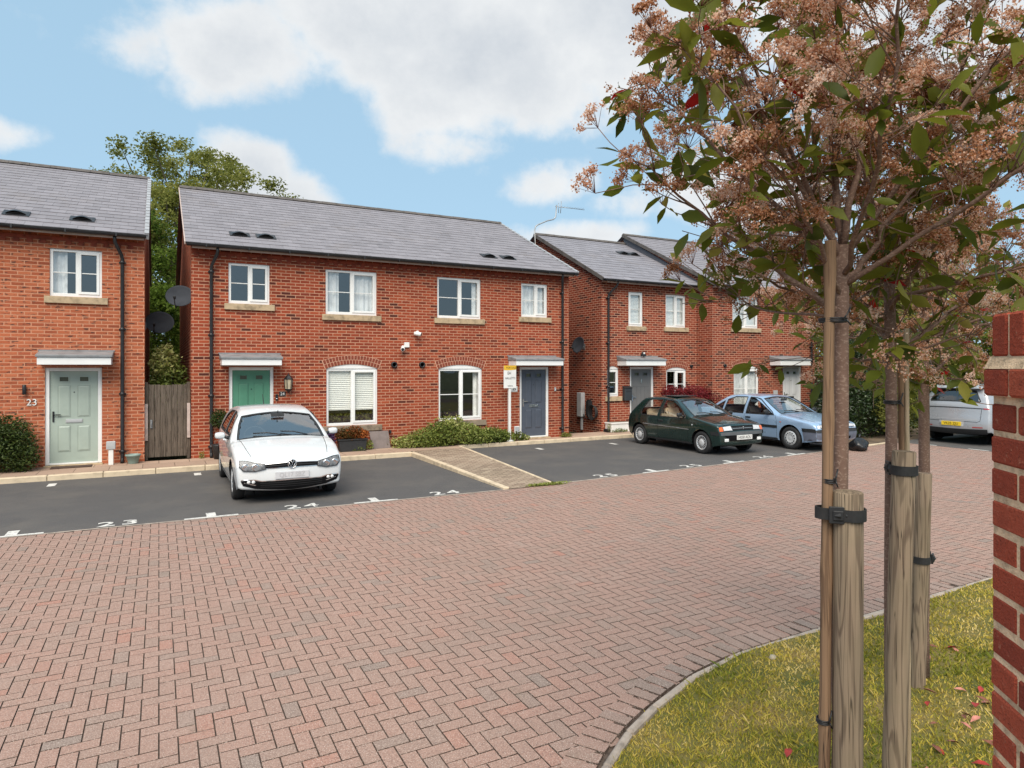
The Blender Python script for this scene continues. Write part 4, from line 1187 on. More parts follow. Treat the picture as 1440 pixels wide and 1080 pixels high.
# television aerial at the gable of the dark brick house
t = thing('tv_aerial', (12.36, 21.35, 6.6), 'thin crooked television aerial standing on the gable top against the sky', 'aerial')
m = MB(); m.tube([(0, 0, -.35), (0, 0, .58), (.04, 0, .72), (.16, .0, .80), (.55, 0, .98), (.82, 0, 1.06), (.92, 0, 1.16), (.96, 0, 1.62)], .024, 8); m.build('mast', METAL_GREY, t, world=False)
m = MB(); m.tube([(.90, .0, 1.56), (2.1, -.2, 1.52)], .011, 6)
for k in range(9): 
    x = 1.12 + k * .11; m.tube([(x, -.03 - .17 * (x - .9) / 1.2 - .12, 1.555), (x, -.03 - .17 * (x - .9) / 1.2 + .12, 1.555)], .005, 5)
m.tube([(1.12, -.02, 1.32), (1.16, -.02, 1.78)], .012, 6); m.tube([(1.12, .12, 1.36), (1.12, .12, 1.74)], .010, 6); m.build('antenna_rods', METAL_GREY, t, world=False)
m = MB(); m.tube([(-.02, -.03, .55), (-.03, -.10, .1), (-.03, -.12, -.5), (-.03, -.5, -.9)], .008, 6); m.build('cable', WHITE_PLASTIC, t, world=False)

# side gate between the houses
t = thing('side_gate', (.17, 16.86, 0), 'weathered grey board gate between the two left houses', 'gate')
x = -.20; k = 0; rr = random.Random(2)
m = MB()
while x < .54:
    w = .115; m.box(x, x + w - .006, 16.84, 16.862, .06, 1.68 + rr.uniform(-.006, .006)); x += w
m.build('gate_boards', GATE_WOOD, t, bevel=.003)
m = MB()
for z in (.3, .9, 1.52): m.box(-.20, .54, 16.863, 16.90, z, z + .095)
m.box(-.205, -.185, 16.832, 16.9, .06, 1.70); m.box(.535, .56, 16.832, 16.9, .06, 1.70); m.build('gate_rails', GATE_WOOD, t, bevel=.003)
for xx in (-.25, .60):
    m = MB(); m.box(xx - .035, xx + .035, 16.83, 16.92, 0, 1.74); m.build('gate_post', GATE_WOOD, t, bevel=.004)
    m = MB(); m.box(xx - .033, xx + .033, 16.795, 16.829, .44 if xx < 0 else .47, 1.26); m.build('wall_plate', MORTAR_EDGE, t, bevel=.003)
m = MB(); m.box(-.17, -.13, 16.80, 16.838, .72, .90); m.tube([(-.15, 16.80, .74), (-.15, 16.77, .78), (-.15, 16.77, .84), (-.15, 16.80, .88)], .007, 6); m.build('latch', METAL_GREY, t)

# house numbers, lamps, bells, cameras, boxes
def wall_text(name, txt, loc, size, mat, label, cat, backing=None, sx=1.0):
    t = thing(name, loc, label, cat)
    if backing:
        m = MB(); m.box(-backing[0] / 2, backing[0] / 2, -.012, -.001, -backing[1] / 2, backing[1] / 2); m.build('plaque', backing[2], t, world=False, bevel=.003)
    text_mesh(txt, size, 'number', mat, t, Matrix.Translation((0, -.016, 0)) @ Matrix.Rotation(R(90), 4, 'X'), extrude=.006, sx=sx)
    return t
wall_text('house_number', '23', (-2.31, YM, 1.35), .19, WHITE_PLASTIC, 'white raised numerals 23 on the orange brick beside the pale green door', 'house number')
wall_text('house_number', '24', (2.63, YM, 1.43), .10, WHITE_PLASTIC, 'small dark 24 plaque under the lantern by the green door', 'house number', (.15, .12, DARK_TRIM))
wall_text('house_number', '25', (8.98, YM, 1.45), .12, INK, 'small pale 25 plaque on the wall behind the estate agent board', 'house number', (.22, .16, WHITE_PLASTIC))
t = thing('wall_light', (-2.43, YM, 1.62), 'small black cylinder wall light above the white 23', 'wall light')
m = MB(); m.lathe([(.030, -.1), (.036, -.09), (.036, .09), (.030, .1)], 16, Matrix.Translation((0, -.065, 0))); m.build('lamp_body', GUTTER, t, world=False)
m = MB(); m.box(-.03, .03, -.03, -.001, -.045, .045); m.build('bracket', GUTTER, t, world=False, bevel=.004)
t = thing('wall_lantern', (2.75, YM, 1.68), 'black coach lantern on the wall right of the green door', 'lantern')
m = MB(); M = Matrix.Translation((0, -.13, 0))
m.lathe([(.0, .25), (.012, .245), (.02, .215), (.05, .19), (.105, .12), (.105, .105)], 6, M, smooth=False); m.lathe([(.085, -.125), (.075, -.15), (.03, -.19), (.012, -.22), (0, -.225)], 6, M, smooth=False)
for k in range(6): m.tube([M @ Vector((.098 * math.cos(k * PI / 3), .098 * math.sin(k * PI / 3), .11)), M @ Vector((.082 * math.cos(k * PI / 3), .082 * math.sin(k * PI / 3), -.13))], .008, 5)
m.box(-.04, .04, -.02, -.001, -.08, .10); m.tube([(0, -.02, .02), (0, -.07, -.1), (0, -.12, -.17)], .012, 8); m.build('lantern_frame', GUTTER, t, world=False)
m = MB(); m.lathe([(.090, .105), (.074, -.125)], 6, M, smooth=False); m.build('frosted_glass', pm('frosted', (.52, .44, .31), .5, .1, 9), t, world=False)
for lab, x, z, h in (('small black video doorbell right of the green door frame', 2.50, 1.35, .15), ('small pale doorbell between the slate blue door and the drainpipe', 10.36, 1.42, .11)):
    t = thing('doorbell', (x, YM, z), lab, 'doorbell'); m = MB(); m.box(-.03, .03, -.03, -.001, -h / 2, h / 2); m.build('bell_case', GUTTER if 'black' in lab else GREY_PLASTIC, t, world=False, bevel=.008)
    m = MB(); m.lathe([(.014, 0), (.012, .005), (0, .006)], 12, Matrix.Translation((0, -.03, -h * .2)) @ Matrix.Rotation(R(90), 4, 'X')); m.build('button', CHROME, t, world=False)
def camera_thing(loc, lab, box, yaw):
    t = thing('security_camera', loc, lab, 'camera')
    m = MB(); m.lathe([(.045, 0), (.045, .03), (.03, .04)], 16, Matrix.Rotation(R(90), 4, 'X'))
    if box: m.box(.03, .16, -.06, -.001, .0, .13)
    m.tube([(0, -.03, 0), (0, -.07, -.02), (-.03, -.10, -.03)], .016, 8); m.build('mount', WHITE_PLASTIC, t, world=False)
    m = MB(); D = Matrix.Translation((-.04, -.12, -.045)) @ Matrix.Rotation(R(yaw), 4, 'Z') @ Matrix.Rotation(R(100), 4, 'X')
    m.lathe([(.02, -.09), (.05, -.08), (.055, 0), (.055, .09), (.045, .11)], 18, D); m.build('camera_body', WHITE_PLASTIC, t, world=False)
    m = MB(); m.lathe([(.043, .108), (.038, .113), (0, .114)], 18, D); m.build('lens', GUTTER, t, world=False)
camera_thing((6.06, YM, 3.0), 'upper white security camera, alone on the wall between the upstairs windows', False, 50)
camera_thing((5.66, YM, 2.60), 'lower white security camera with junction box above the round vents', True, -20)
t = thing('meter_box', (9.06, YM, .27), 'small white box low on the wall left of the slate blue door', 'meter box')
m = MB(); m.box(-.08, .08, -.05, -.001, -.11, .11); m.build('box_case', WHITE_PLASTIC, t, world=False, bevel=.008); m = MB(); m.box(-.065, .065, -.057, -.05, -.09, .09); m.build('box_lid', GREY_PLASTIC, t, world=False, bevel=.004)
t = thing('meter_box', (19.65, Y4, 1.13), 'small grey box on the wall left of the white door', 'meter box')
m = MB(); m.box(-.10, .10, -.05, -.001, -.10, .10); m.build('box_case', GREY_PLASTIC, t, world=False, bevel=.008); m = MB(); m.box(-.08, .08, -.057, -.05, -.08, .08); m.build('box_lid', GREY_PLASTIC, t, world=False, bevel=.004)
t = thing('utility_post', (-.90, 16.45, 0), 'grey box on a short white post beside the pale green door', 'utility post')
m = MB(); m.box(-.045, .045, -.035, .035, 0, .36); m.build('post', WHITE_PLASTIC, t, world=False, bevel=.006); m = MB(); m.box(-.085, .085, -.055, .055, .33, .50); m.build('cap_box', GREY_PLASTIC, t, world=False, bevel=.01)
t = thing('plant_pot', (-.49, 16.45, 0), 'empty pale green plastic pot by the drainpipe', 'plant pot')
m = MB(); m.lathe([(.09, 0), (.095, .01), (.135, .16), (.15, .165), (.152, .20), (.138, .20), (.128, .165), (.12, .15), (0, .15)], 28); m.build('pot_body', pm('pot_green', (.22, .30, .27), .5, .1, 6), t, world=False)
m = MB(); m.lathe([(.126, .155), (0, .16)], 20); m.build('soil', EARTH, t, world=False)
t = thing('door_mat', (-1.60, 16.42, 0), 'thin dark brown door mat on the slabs below the pale green door', 'door mat')
m = MB(); m.box(-.36, .36, -.14, .14, .002, .02); m.build('mat_body', pm('mat', (.07, .04, .03), .95, .3, 60, .5, 200), t, world=False, bevel=.004)

# estate agent board
t = thing('estate_agent_board', (8.62, 16.30, 0), 'white and yellow estate agent board on a white post before the shrub', 'sign')
m = MB(); m.box(-.034, .034, -.034, .034, 0, 2.1); m.build('post', WHITE_PLASTIC, t, world=False, bevel=.004)
m = MB(); m.obox((-.03, -.02, .03), (.17, .17, .05)); m.obox((.06, 0, .02), (.13, .10, .035)); m.build('foot', WHITE_PLASTIC, t, world=False, bevel=.008)
m = MB(); m.box(-.20, .19, -.050, -.036, 1.49, 2.12); b_ = m.build('board', WHITE_PLASTIC, t, world=False, bevel=.002)
m = MB(); pts = [(-.20, 2.12), (.19, 2.12), (.19, 2.01)] + [(.19 - .39 * k / 8, 2.01 - .018 * (k / 8) - .012 * math.sin(k / 8 * PI)) for k in range(1, 9)]
m.prism(pts, -.0535, -.0505); m.build('yellow_strip', pm('board_yellow', (.72, .43, .03), .5, .05, 5), b_, world=False)
MT = lambda x, z: Matrix.Translation((x, -.0545, z)) @ Matrix.Rotation(R(90), 4, 'X')
text_mesh('FOR SALE', .075, 'lettering', INK, b_, MT(.03, 2.055)); text_mesh('EH', .12, 'lettering', INK, b_, MT(-.03, 1.905), sx=.8)
text_mesh("HALLETTS", .082, 'lettering', INK, b_, MT(0, 1.765), sx=.85); text_mesh('halletts', .055, 'lettering', INK, b_, MT(0, 1.555))

# planter, flowers, leaning board
def leaf_cloud(n, sampler, size, asp=.55, up=.3, fold=.25):
    """n leaf quads at sampled points (N,3) with tones (N,)."""
    P, tn = sampler(n)
    a = NR.normal(0, 1, (n, 3)); a[:, 2] = a[:, 2] * .6; a /= np.linalg.norm(a, axis=1)[:, None]
    b = NR.normal(0, 1, (n, 3)); b[:, 2] += up; b = b - a * np.sum(a * b, 1)[:, None]; b /= np.linalg.norm(b, axis=1)[:, None]
    c = np.cross(a, b)
    L = size * NR.uniform(.65, 1.25, n)[:, None]; W = L * asp
    V = np.empty((n, 4, 3))
    V[:, 0] = P - a * L * .5; V[:, 1] = P + c * W * .5 + b * W * fold; V[:, 2] = P + a * L * .5; V[:, 3] = P - c * W * .5 + b * W * fold
    return V.reshape(-1, 3), np.arange(4 * n).reshape(-1, 4), tn
def blob_sampler(blobs, shell_=.55, tone=(.5, .2), zmin=None):
    """blobs: [(x,y,z, rx,ry,rz)] points near their surface; tone follows the clump, not the light."""
    B = np.array(blobs, float); w = (B[:, 3] * B[:, 4] + B[:, 4] * B[:, 5] + B[:, 3] * B[:, 5]); w /= w.sum()
    bt = NR.normal(tone[0], tone[1], len(B))
    def f(n):
        k = NR.choice(len(B), n, p=w)
        d = NR.normal(0, 1, (n, 3)); d /= np.linalg.norm(d, axis=1)[:, None]
        r = 1 - shell_ * NR.uniform(0, 1, n) ** 1.6 + NR.normal(0, .06, n)
        r = np.where(NR.uniform(0, 1, n) < .14, r * NR.uniform(1.0, 1.35, n), r)
        P = B[k, :3] + d * r[:, None] * B[k, 3:6]
        if zmin is not None: P[:, 2] = np.maximum(P[:, 2], zmin + NR.uniform(0, .05, n))
        return P, np.clip(bt[k] + NR.normal(0, .16, n), 0, 1)
    return f
def plant(name, loc, label, cat, blobs, n, size, mat, stems=6, asp=.55, part='foliage', group=None, tone=(.5, .2), stem_r=.008, zmin=None):
    t = thing(name, loc, label, cat, group)
    V, F, tn = leaf_cloud(n, blob_sampler(blobs, tone=tone, zmin=zmin), size, asp)
    np_mesh(part, V, F, mat, t, tn, world=False)
    m = MB()
    for k in range(stems):
        b = blobs[k % len(blobs)]
        m.tube([(b[0] * .4, b[1] * .4, 0), (b[0] * .75, b[1] * .75, b[2] * .55), (b[0] + random.uniform(-.1, .1) * b[3], b[1], b[2] + b[5] * .4)], [stem_r * 1.4, stem_r, stem_r * .5], 6)
    m.build('stems', BARK_BG, t, world=False)
    return t
t = thing('planter', (4.22, 16.32, 0), 'black trough planter full of orange flowers under the blind window', 'planter')
m = MB(); m.prism([(-.31, 0), (.31, 0), (.35, .27), (-.35, .27)], -.11, .11); m.box(-.37, .37, -.13, .13, .27, .31); m.build('trough', DARK_TRIM, t, world=False, bevel=.008)
V, F, tn = leaf_cloud(2600, blob_sampler([(-.2, 0, .42, .22, .17, .15), (.05, 0, .45, .25, .17, .17), (.25, 0, .40, .17, .16, .13)], .8), .045, .8); np_mesh('flowers', V, F, FLOWER_ORANGE, t, tn, world=False)
plant('flowering_plant', (3.66, 16.35, 0), 'purple flowering plant between the white car and the trough planter', 'plant', [(0, 0, .3, .17, .15, .22), (.05, 0, .45, .1, .1, .1)], 900, .05, FLOWER_PURPLE, 4)
plant('weeds', (4.68, 16.40, 0), 'small green weeds between the trough planter and the leaning board', 'plant', [(0, 0, .1, .10, .10, .14), (-.3, -.15, .05, .2, .07, .08)], 420, .05, LEAF_SHRUB, 4)
t = thing('leaning_board', (4.98, 16.48, 0), 'plain grey brown board leaning on the wall right of the planter', 'board')
m = MB(); m.add([(-.19, -.02, .004), (.27, -.02, .004), (.27, .17, .43), (-.24, .17, .43)], [(0, 1, 2, 3)]); 
m.add([(-.19, .0, .0), (.27, .0, .0), (.27, .19, .43), (-.24, .19, .43)], [(3, 2, 1, 0)]); m.add([(-.19, -.02, .004), (.27, -.02, .004), (.27, .0, .0), (-.19, 0, 0), (.27, .17, .43), (-.24, .17, .43), (.27, .19, .43), (-.24, .19, .43)], [(0, 3, 2, 1), (4, 6, 7, 5), (1, 2, 6, 4), (0, 5, 7, 3)])
m.build('board_panel', pm('board_grey', (.17, .135, .125), .7, .1, 6), t, world=False)
m = MB(); m.box(.30, .34, .12, .22, .36, .44); m.build('tap_fitting', GUTTER, t, world=False)
plant('spreading_shrub', (6.9, 16.3, 0), 'spreading light green shrub beneath the window left of the sign', 'shrub',
      [(-1.2, .1, .12, .45, .28, .18), (-.75, .0, .20, .5, .33, .27), (-.3, .0, .30, .48, .36, .36), (.0, .05, .42, .42, .33, .36), (.35, .0, .28, .5, .36, .30), (.8, .0, .20, .5, .34, .24), (1.25, .05, .18, .45, .3, .22), (1.6, .1, .13, .35, .26, .18)], 9000, .075, LEAF_SHRUB, 10, zmin=0)
plant('low_plant', (9.0, 16.42, 0), 'low green plant at the foot of the wall right of the sign post', 'plant', [(0, 0, .1, .2, .15, .14), (.2, 0, .06, .15, .1, .09)], 500, .06, LEAF_SHRUB, 3, zmin=0)
t = plant('potted_shrub', (1.22, 16.38, 0), 'clipped potted shrub standing behind the white car beside the green door', 'shrub', [(0, 0, .90, .20, .20, .20)], 1500, .045, LEAF_BUSH, 1)
m = MB(); m.lathe([(.12, 0), (.17, .30), (.18, .33), (.16, .33), (0, .31)], 20); m.tube([(0, 0, .3), (0, 0, .9)], .015, 8); m.build('pot', DARK_TRIM, t, world=False)
plant('rounded_bush', (-2.86, 16.28, 0), 'dense dark green bush left of the pale green door, cut by the left edge', 'bush',
      [(-.35, 0, .55, .62, .38, .55), (.25, .0, .50, .45, .36, .50), (.1, .05, .78, .52, .34, .34), (-.9, 0, .55, .6, .38, .58), (.45, -.02, .30, .30, .30, .32), (-.3, .02, .85, .5, .3, .28)], 15000, .058, LEAF_BUSH, 6, zmin=0)
plant('weeds', (.86, 16.62, 0), 'thin dry weeds against the wall by the drainpipe of the green door house', 'plant', [(0, 0, .08, .06, .05, .1)], 60, .04, LEAF_SHRUB, 3)
plant('weeds', (10.66, 16.55, 0), 'small weeds at the foot of the drainpipe right of the slate blue door', 'plant', [(0, 0, .05, .2, .08, .09)], 260, .05, LEAF_OLIVE, 3, zmin=0)
plant('weeds', (12.95, 16.95, 0), 'small weeds on the pavement before the white trough', 'plant', [(0, 0, .05, .3, .06, .07), (-.3, .1, .12, .12, .06, .16)], 300, .05, LEAF_SHRUB, 3, zmin=0)
plant('weeds', (6.42, 10.45, -.1), 'yellow green weeds at the road end of the sloping path', 'plant', [(0, 0, .02, .34, .05, .035), (-.35, .03, .015, .2, .04, .02)], 700, .035, LEAF_SHRUB, 2, zmin=0)

# car charger on the gable of the dark brick house
t = thing('car_charger', (12.52, 18.3, 0), 'tall grey electrical box with black car charger and coiled cable on the gable', 'charger')
m = MB(); m.box(-.16, -.002, -.02, .24, .42, 1.22); m.build('meter_cabinet', GREY_PLASTIC, t, world=False, bevel=.012)
m = MB(); m.box(-.09, -.03, .06, .12, -.02, .42); m.build('conduit', GREY_PLASTIC, t, world=False)
m = MB(); m.box(-.15, -.002, -.48, -.24, .44, 1.0); m.build('charger_body', DARK_TRIM, t, world=False, bevel=.04, seg=2)
m = MB(); 
for k in range(4):
    r = .17 + .014 * k; m.tube([(-.05 - .035 * k, -.62 + r * math.cos(a), .60 + r * 1.15 * math.sin(a)) for a in [2 * PI * q / 24 for q in range(25)]], .016, 6, cap=False)
m.tube([(-.08, -.36, .46), (-.1, -.30, .36), (-.1, -.15, .40), (-.08, -.05, .5)], .016, 6); m.build('coiled_cable', RUBBER, t, world=False)
t = thing('white_trough', (13.06, 17.14, 0), 'long white painted trough on the pavement behind the green car', 'trough')
m = MB(); m.box(-.42, .42, -.16, .18, 0, .30); m.box(-.44, .44, -.18, .2, .26, .31); m.build('trough_body', WHITE_PLASTIC, t, world=False, bevel=.008)
m = MB(); m.box(-.40, .40, -.13, .15, .305, .318); m.build('soil', EARTH, t, world=False)
t = thing('pipe_shoe_drain', (12.72, 17.2, 0), 'black drain gully box at the foot of the drainpipe beside the white trough', 'drain')
m = MB(); m.box(-.17, .12, -.16, .1, -.004, .09); m.build('gully', GUTTER, t, world=False, bevel=.01); m = MB(); m.box(-.14, .09, -.13, .07, .09, .10); m.build('grate', DARK_TRIM, t, world=False)
t = thing('letter_box', (13.50, Y3, 1.21), 'dark letter box on the wall left of the grey front door', 'letter box')
m = MB(); m.prism([(-.001, -.23), (-.13, -.23), (-.13, .18), (-.001, .24)], -.15, .15, 'x'); m.build('box_body', pm('letterbox_dark', (.035, .04, .045), .5, .1, 6), t, world=False, bevel=.006)
m = MB(); m.prism([(-.0, .245), (-.15, .185), (-.15, .17), (0, .23)], -.16, .16, 'x'); m.box(-.1, .1, -.137, -.129, .06, .085); m.build('flap', DARK_TRIM, t, world=False)
t = thing('security_light', (14.05, 17.12, 2.40), 'small lamp and sensor on top of the canopy over the grey door', 'lamp')
m = MB(); m.box(-.10, .06, -.05, .05, .02, .10); m.tube([(0, 0, .0), (0, 0, .06)], .02, 8); m.lathe([(.05, .0), (.05, .05), (.02, .08), (0, .085)], 14, Matrix.Translation((-.04, 0, .09))); m.build('lamp_body', DARK_TRIM, t, world=False, bevel=.004)
m = MB(); m.lathe([(.035, 0), (.03, .02), (0, .03)], 12, Matrix.Translation((-.04, -.06, .12)) @ Matrix.Rotation(R(90), 4, 'X')); m.build('sensor', WHITE_PLASTIC, t, world=False)
plant('acer_shrub', (16.35, 16.9, 0), 'dark red leaved shrub between the grey door and the blue car', 'shrub',
      [(-.9, 0, 1.0, .7, .4, .35), (-.3, 0, 1.1, .8, .42, .36), (.4, 0, .95, .7, .4, .35), (-1.3, .1, 1.22, .3, .25, .25), (.9, 0, .75, .4, .3, .3), (-.4, 0, .7, .9, .45, .4)], 9000, .085, LEAF_ACER, 8, asp=.4)
m = MB()
t = thing('bin_bag', (16.07, 10.93, ZR), 'black plastic bag slumped in front of the blue car corner', 'bag')
vs = []; fs = []; n = 20; rr = random.Random(9)
for j in range(11):
    v = j / 10; z = .33 * v; r = .25 * math.sin(PI * (.10 + .84 * (v ** .75))) ** .6
    for k in range(n):
        a = 2 * PI * k / n; q = r * (1 + .16 * math.sin(3 * a + 5 * v) + .10 * math.sin(7 * a - 9 * v) + rr.uniform(-.04, .04)); vs.append((q * math.cos(a), q * .85 * math.sin(a), z))
for j in range(10):
    for k in range(n): fs.append((j * n + k, j * n + (k + 1) % n, (j + 1) * n + (k + 1) % n, (j + 1) * n + k))
m.add(vs + [(0, 0, .35)], fs + [(10 * n + k, 10 * n + (k + 1) % n, 11 * n) for k in range(n)], smooth=True)
m.build('bag_body', pm('bag_black', (.015, .015, .016), .3, .2, 6), t, world=False)
m = MB(); m.tube([(0, 0, .33), (.02, 0, .38), (.06, .02, .41)], [.03, .02, .035], 8); m.build('bag_knot', pm('bag_knot', (.02, .02, .021), .35, .2, 6), t, world=False)

# board fence past the last house
t = thing('garden_fence', (22.6, 17.2, 0), 'brown board fence right of the last house behind leaves', 'fence')
m = MB(); x = 21.9
while x < 26: m.box(x, x + .118, 17.3, 17.32, -.08, 1.75 + random.uniform(-.01, .01)); x += .125
m.build('fence_boards', FENCE_WOOD, t)
for x in (21.95, 23.8, 25.6):
    m = MB(); m.box(x, x + .09, 17.32, 17.42, -.1, 1.85); m.build('fence_post', FENCE_WOOD, t)
# ------------------------------------------------------------------ young staked trees
def curve_pts(a, d, L, n, rr, sag=0.0, wander=.18):
    p = Vector(a); d = Vector(d).normalized(); out = [p.copy()]
    for i in range(n):
        d = (d + Vector((rr.uniform(-1, 1), rr.uniform(-1, 1), rr.uniform(-1, 1) - sag)) * wander).normalized()
        p = p + d * (L / n); out.append(p.copy())
    return out

LEAF_T = np.array([(0, 0, 0), (.30, .16, .028), (.62, .19, .030), (1.0, 0, -.05), (.62, -.19, .030), (.30, -.16, .028), (.32, 0, 0), (.65, 0, -.012)])
LEAF_F = [(0, 6, 1), (1, 6, 7), (1, 7, 2), (2, 7, 3), (0, 5, 6), (5, 4, 7), (5, 7, 6), (4, 3, 7)]
def leaf_mesh(name, P, D, N, L, tn, mat, parent):
    """proper pointed leaves with a midrib; arrays of base, direction, normal, length."""
    n = len(P); D = D / np.linalg.norm(D, axis=1)[:, None]
    N = N - D * np.sum(D * N, 1)[:, None]; N /= np.linalg.norm(N, axis=1)[:, None]
    B = np.cross(N, D)
    wv = NR.uniform(.8, 1.15, n)
    V = P[:, None, :] + L[:, None, None] * (LEAF_T[None, :, 0:1] * D[:, None, :] + LEAF_T[None, :, 1:2] * B[:, None, :] * wv[:, None, None] + LEAF_T[None, :, 2:3] * N[:, None, :] * 1.6)
    F = (np.array(LEAF_F)[None] + 8 * np.arange(n)[:, None, None]).reshape(-1, 3)
    return np_mesh(name, V.reshape(-1, 3), F, mat, parent, np.repeat(tn, 8), smooth=True)

def photinia(base, label, top, limbs, seed, ntw, trunk_r=.027, lean=(0, 0), leaf_n=4, fl_p=.8, fz=2.33):
    rr = random.Random(seed)
    t = thing('photinia_tree', base, label, 'tree', 'young staked trees')
    b = Vector(base)
    T = [b + Vector((lean[0] * k, lean[1] * k, 0)) + Vector((rr.uniform(-.006, .006), rr.uniform(-.006, .006), (top - b.z) * k)) for k in (0, .15, .3, .45, .6, .75, .9, 1)]
    m = MB(); m.tube(T, [trunk_r * (1.25 if i == 0 else 1.1 - .02 * i) for i in range(8)], 12); m.build('trunk', BARK_PHOTINIA, t)
    br = MB(); tips = []
    L3 = []
    for (h, pts, r) in limbs:
        st = T[0].lerp(T[-1], (h - b.z) / (top - b.z)) if h < top else T[-1]
        P = [st] + [st + Vector(q) for q in pts]
        # smooth and roughen
        S_ = smooth_path(P, 4)
        S_ = [S_[0]] + [q + Vector((rr.uniform(-1, 1), rr.uniform(-1, 1), rr.uniform(-1, 1))) * .010 for q in S_[1:]]
        n = len(S_); br.tube(S_, [r * .80 * (1 - .78 * i / (n - 1)) for i in range(n)], 8)
        L3.append((S_, r))
    tot = sum(sum((a - c).length for a, c in zip(s, s[1:])) for s, _ in L3)
    for S_, r in L3:
        ln = sum((a - c).length for a, c in zip(S_, S_[1:])); k = max(3, int(ntw * ln / tot))
        for q in range(k):
            f = .22 + .78 * (q + rr.random()) / k; i = min(len(S_) - 2, int(f * (len(S_) - 1)))
            p = S_[i].lerp(S_[i + 1], f * (len(S_) - 1) - i); d = (S_[i + 1] - S_[i]).normalized()
            o = Vector((rr.gauss(0, 1), rr.gauss(0, 1), rr.gauss(.25, .8)))
            dd = (d * .55 + o * .62).normalized()
            L_ = rr.uniform(.14, .42) * (1.0 if f < .85 else .75)
            tw = curve_pts(p, dd, L_, 4, rr, -.15, .22)
            br.tube(tw, [max(.0022, r * .25 * (1 - .2 * j)) * (.8 if j else 1) if r * .25 < .006 else .005 * (1 - .15 * j) for j in range(5)], 5)
            tips.append((tw[-1], (tw[-1] - tw[-2]).normalized(), tw))
            if rr.random() < .55:
                t2 = curve_pts(tw[2], (dd + Vector((rr.gauss(0, 1), rr.gauss(0, 1), rr.gauss(.2, .7))) * .8), rr.uniform(.1, .24), 3, rr, -.1, .2)
                br.tube(t2, [.003, .0026, .0022, .0018], 4); tips.append((t2[-1], (t2[-1] - t2[-2]).normalized(), t2))
    br.build('branches', BARK_PHOTINIA, t)
    # leaves
    P = []; D = []; N = []; L = []; tn = []
    for p, d, tw in tips:
        for q in range(rr.choice((0, 1, 1, 2, 3, leaf_n))):
            s = rr.uniform(.35, 1.0) * (len(tw) - 1); i = min(len(tw) - 2, int(s)); b0 = tw[i].lerp(tw[i + 1], s - i)
            dv = d * .5 + Vector((rr.gauss(0, .8), rr.gauss(0, .8), rr.gauss(-.35, .6)))
            P.append(b0); D.append(dv); N.append((rr.gauss(0, .7), rr.gauss(0, .7), rr.gauss(.8, .5))); L.append(rr.uniform(.065, .15))
            tn.append(rr.uniform(.955, 1) if rr.random() < .012 else min(.93, max(0, rr.gauss(.48, .22))))
    leaf_mesh('leaves', np.array([tuple(v) for v in P]), np.array([tuple(v) for v in D]), np.array(N), np.array(L), np.array(tn), LEAF_PHOTINIA, t)
    # flower heads: domed sprays of florets on fine stalks
    FP = []; FT = []; SV = []; SF = []; FS = []
    for p, d, tw in tips:
        if rr.random() > fl_p * min(1, max(.12, .2 + (p.z - fz) * 2.0)): continue
        ax = (d * .7 + Vector((rr.gauss(0, .3), rr.gauss(0, .3), .55))).normalized()
        X = ax.orthogonal().normalized(); Y_ = ax.cross(X); rad = rr.uniform(.055, .105); n = int(190 + 2600 * (rad - .03)); ht = rr.gauss(.58, .2)
        for k in range(11):
            a = rr.uniform(0, 2 * PI); q = rad * math.sqrt(rr.random()); e = p + ax * (.055 + .02 * (1 - (q / rad) ** 2)) + (X * math.cos(a) + Y_ * math.sin(a)) * q
            w = .0011; s = len(SV); sd = (e - p).cross(Vector((.3, .5, .8))).normalized() * w
            SV += [p - sd, p + sd, e + sd * .6, e - sd * .6]; SF.append((s, s + 1, s + 2, s + 3))
            for j in range(n // 11):
                g = e + Vector((rr.gauss(0, 1), rr.gauss(0, 1), rr.gauss(0, 1))) * rad * .13
                FP.append(g); FT.append(min(1, max(0, rr.gauss(ht, .22)))); FS.append(rr.uniform(.0028, .0058))
    FP = np.array([tuple(v) for v in FP]); n = len(FP); FS = np.array(FS)[:, None]
    a = NR.normal(0, 1, (n, 3)); a /= np.linalg.norm(a, axis=1)[:, None]; c = NR.normal(0, 1, (n, 3)); c -= a * np.sum(a * c, 1)[:, None]; c /= np.linalg.norm(c, axis=1)[:, None]
    dpt = np.cross(a, c) * FS * .5
    V = np.stack([FP - a * FS + dpt, FP - c * FS - dpt, FP + a * FS + dpt, FP + c * FS - dpt], 1)
    np_mesh('flower_heads', V.reshape(-1, 3), np.arange(4 * n).reshape(-1, 4), FLORET, t, FT)
    np_mesh('flower_stalks', [tuple(v) for v in SV], SF, STALK, t)
    return t

ZL = ZR + .01
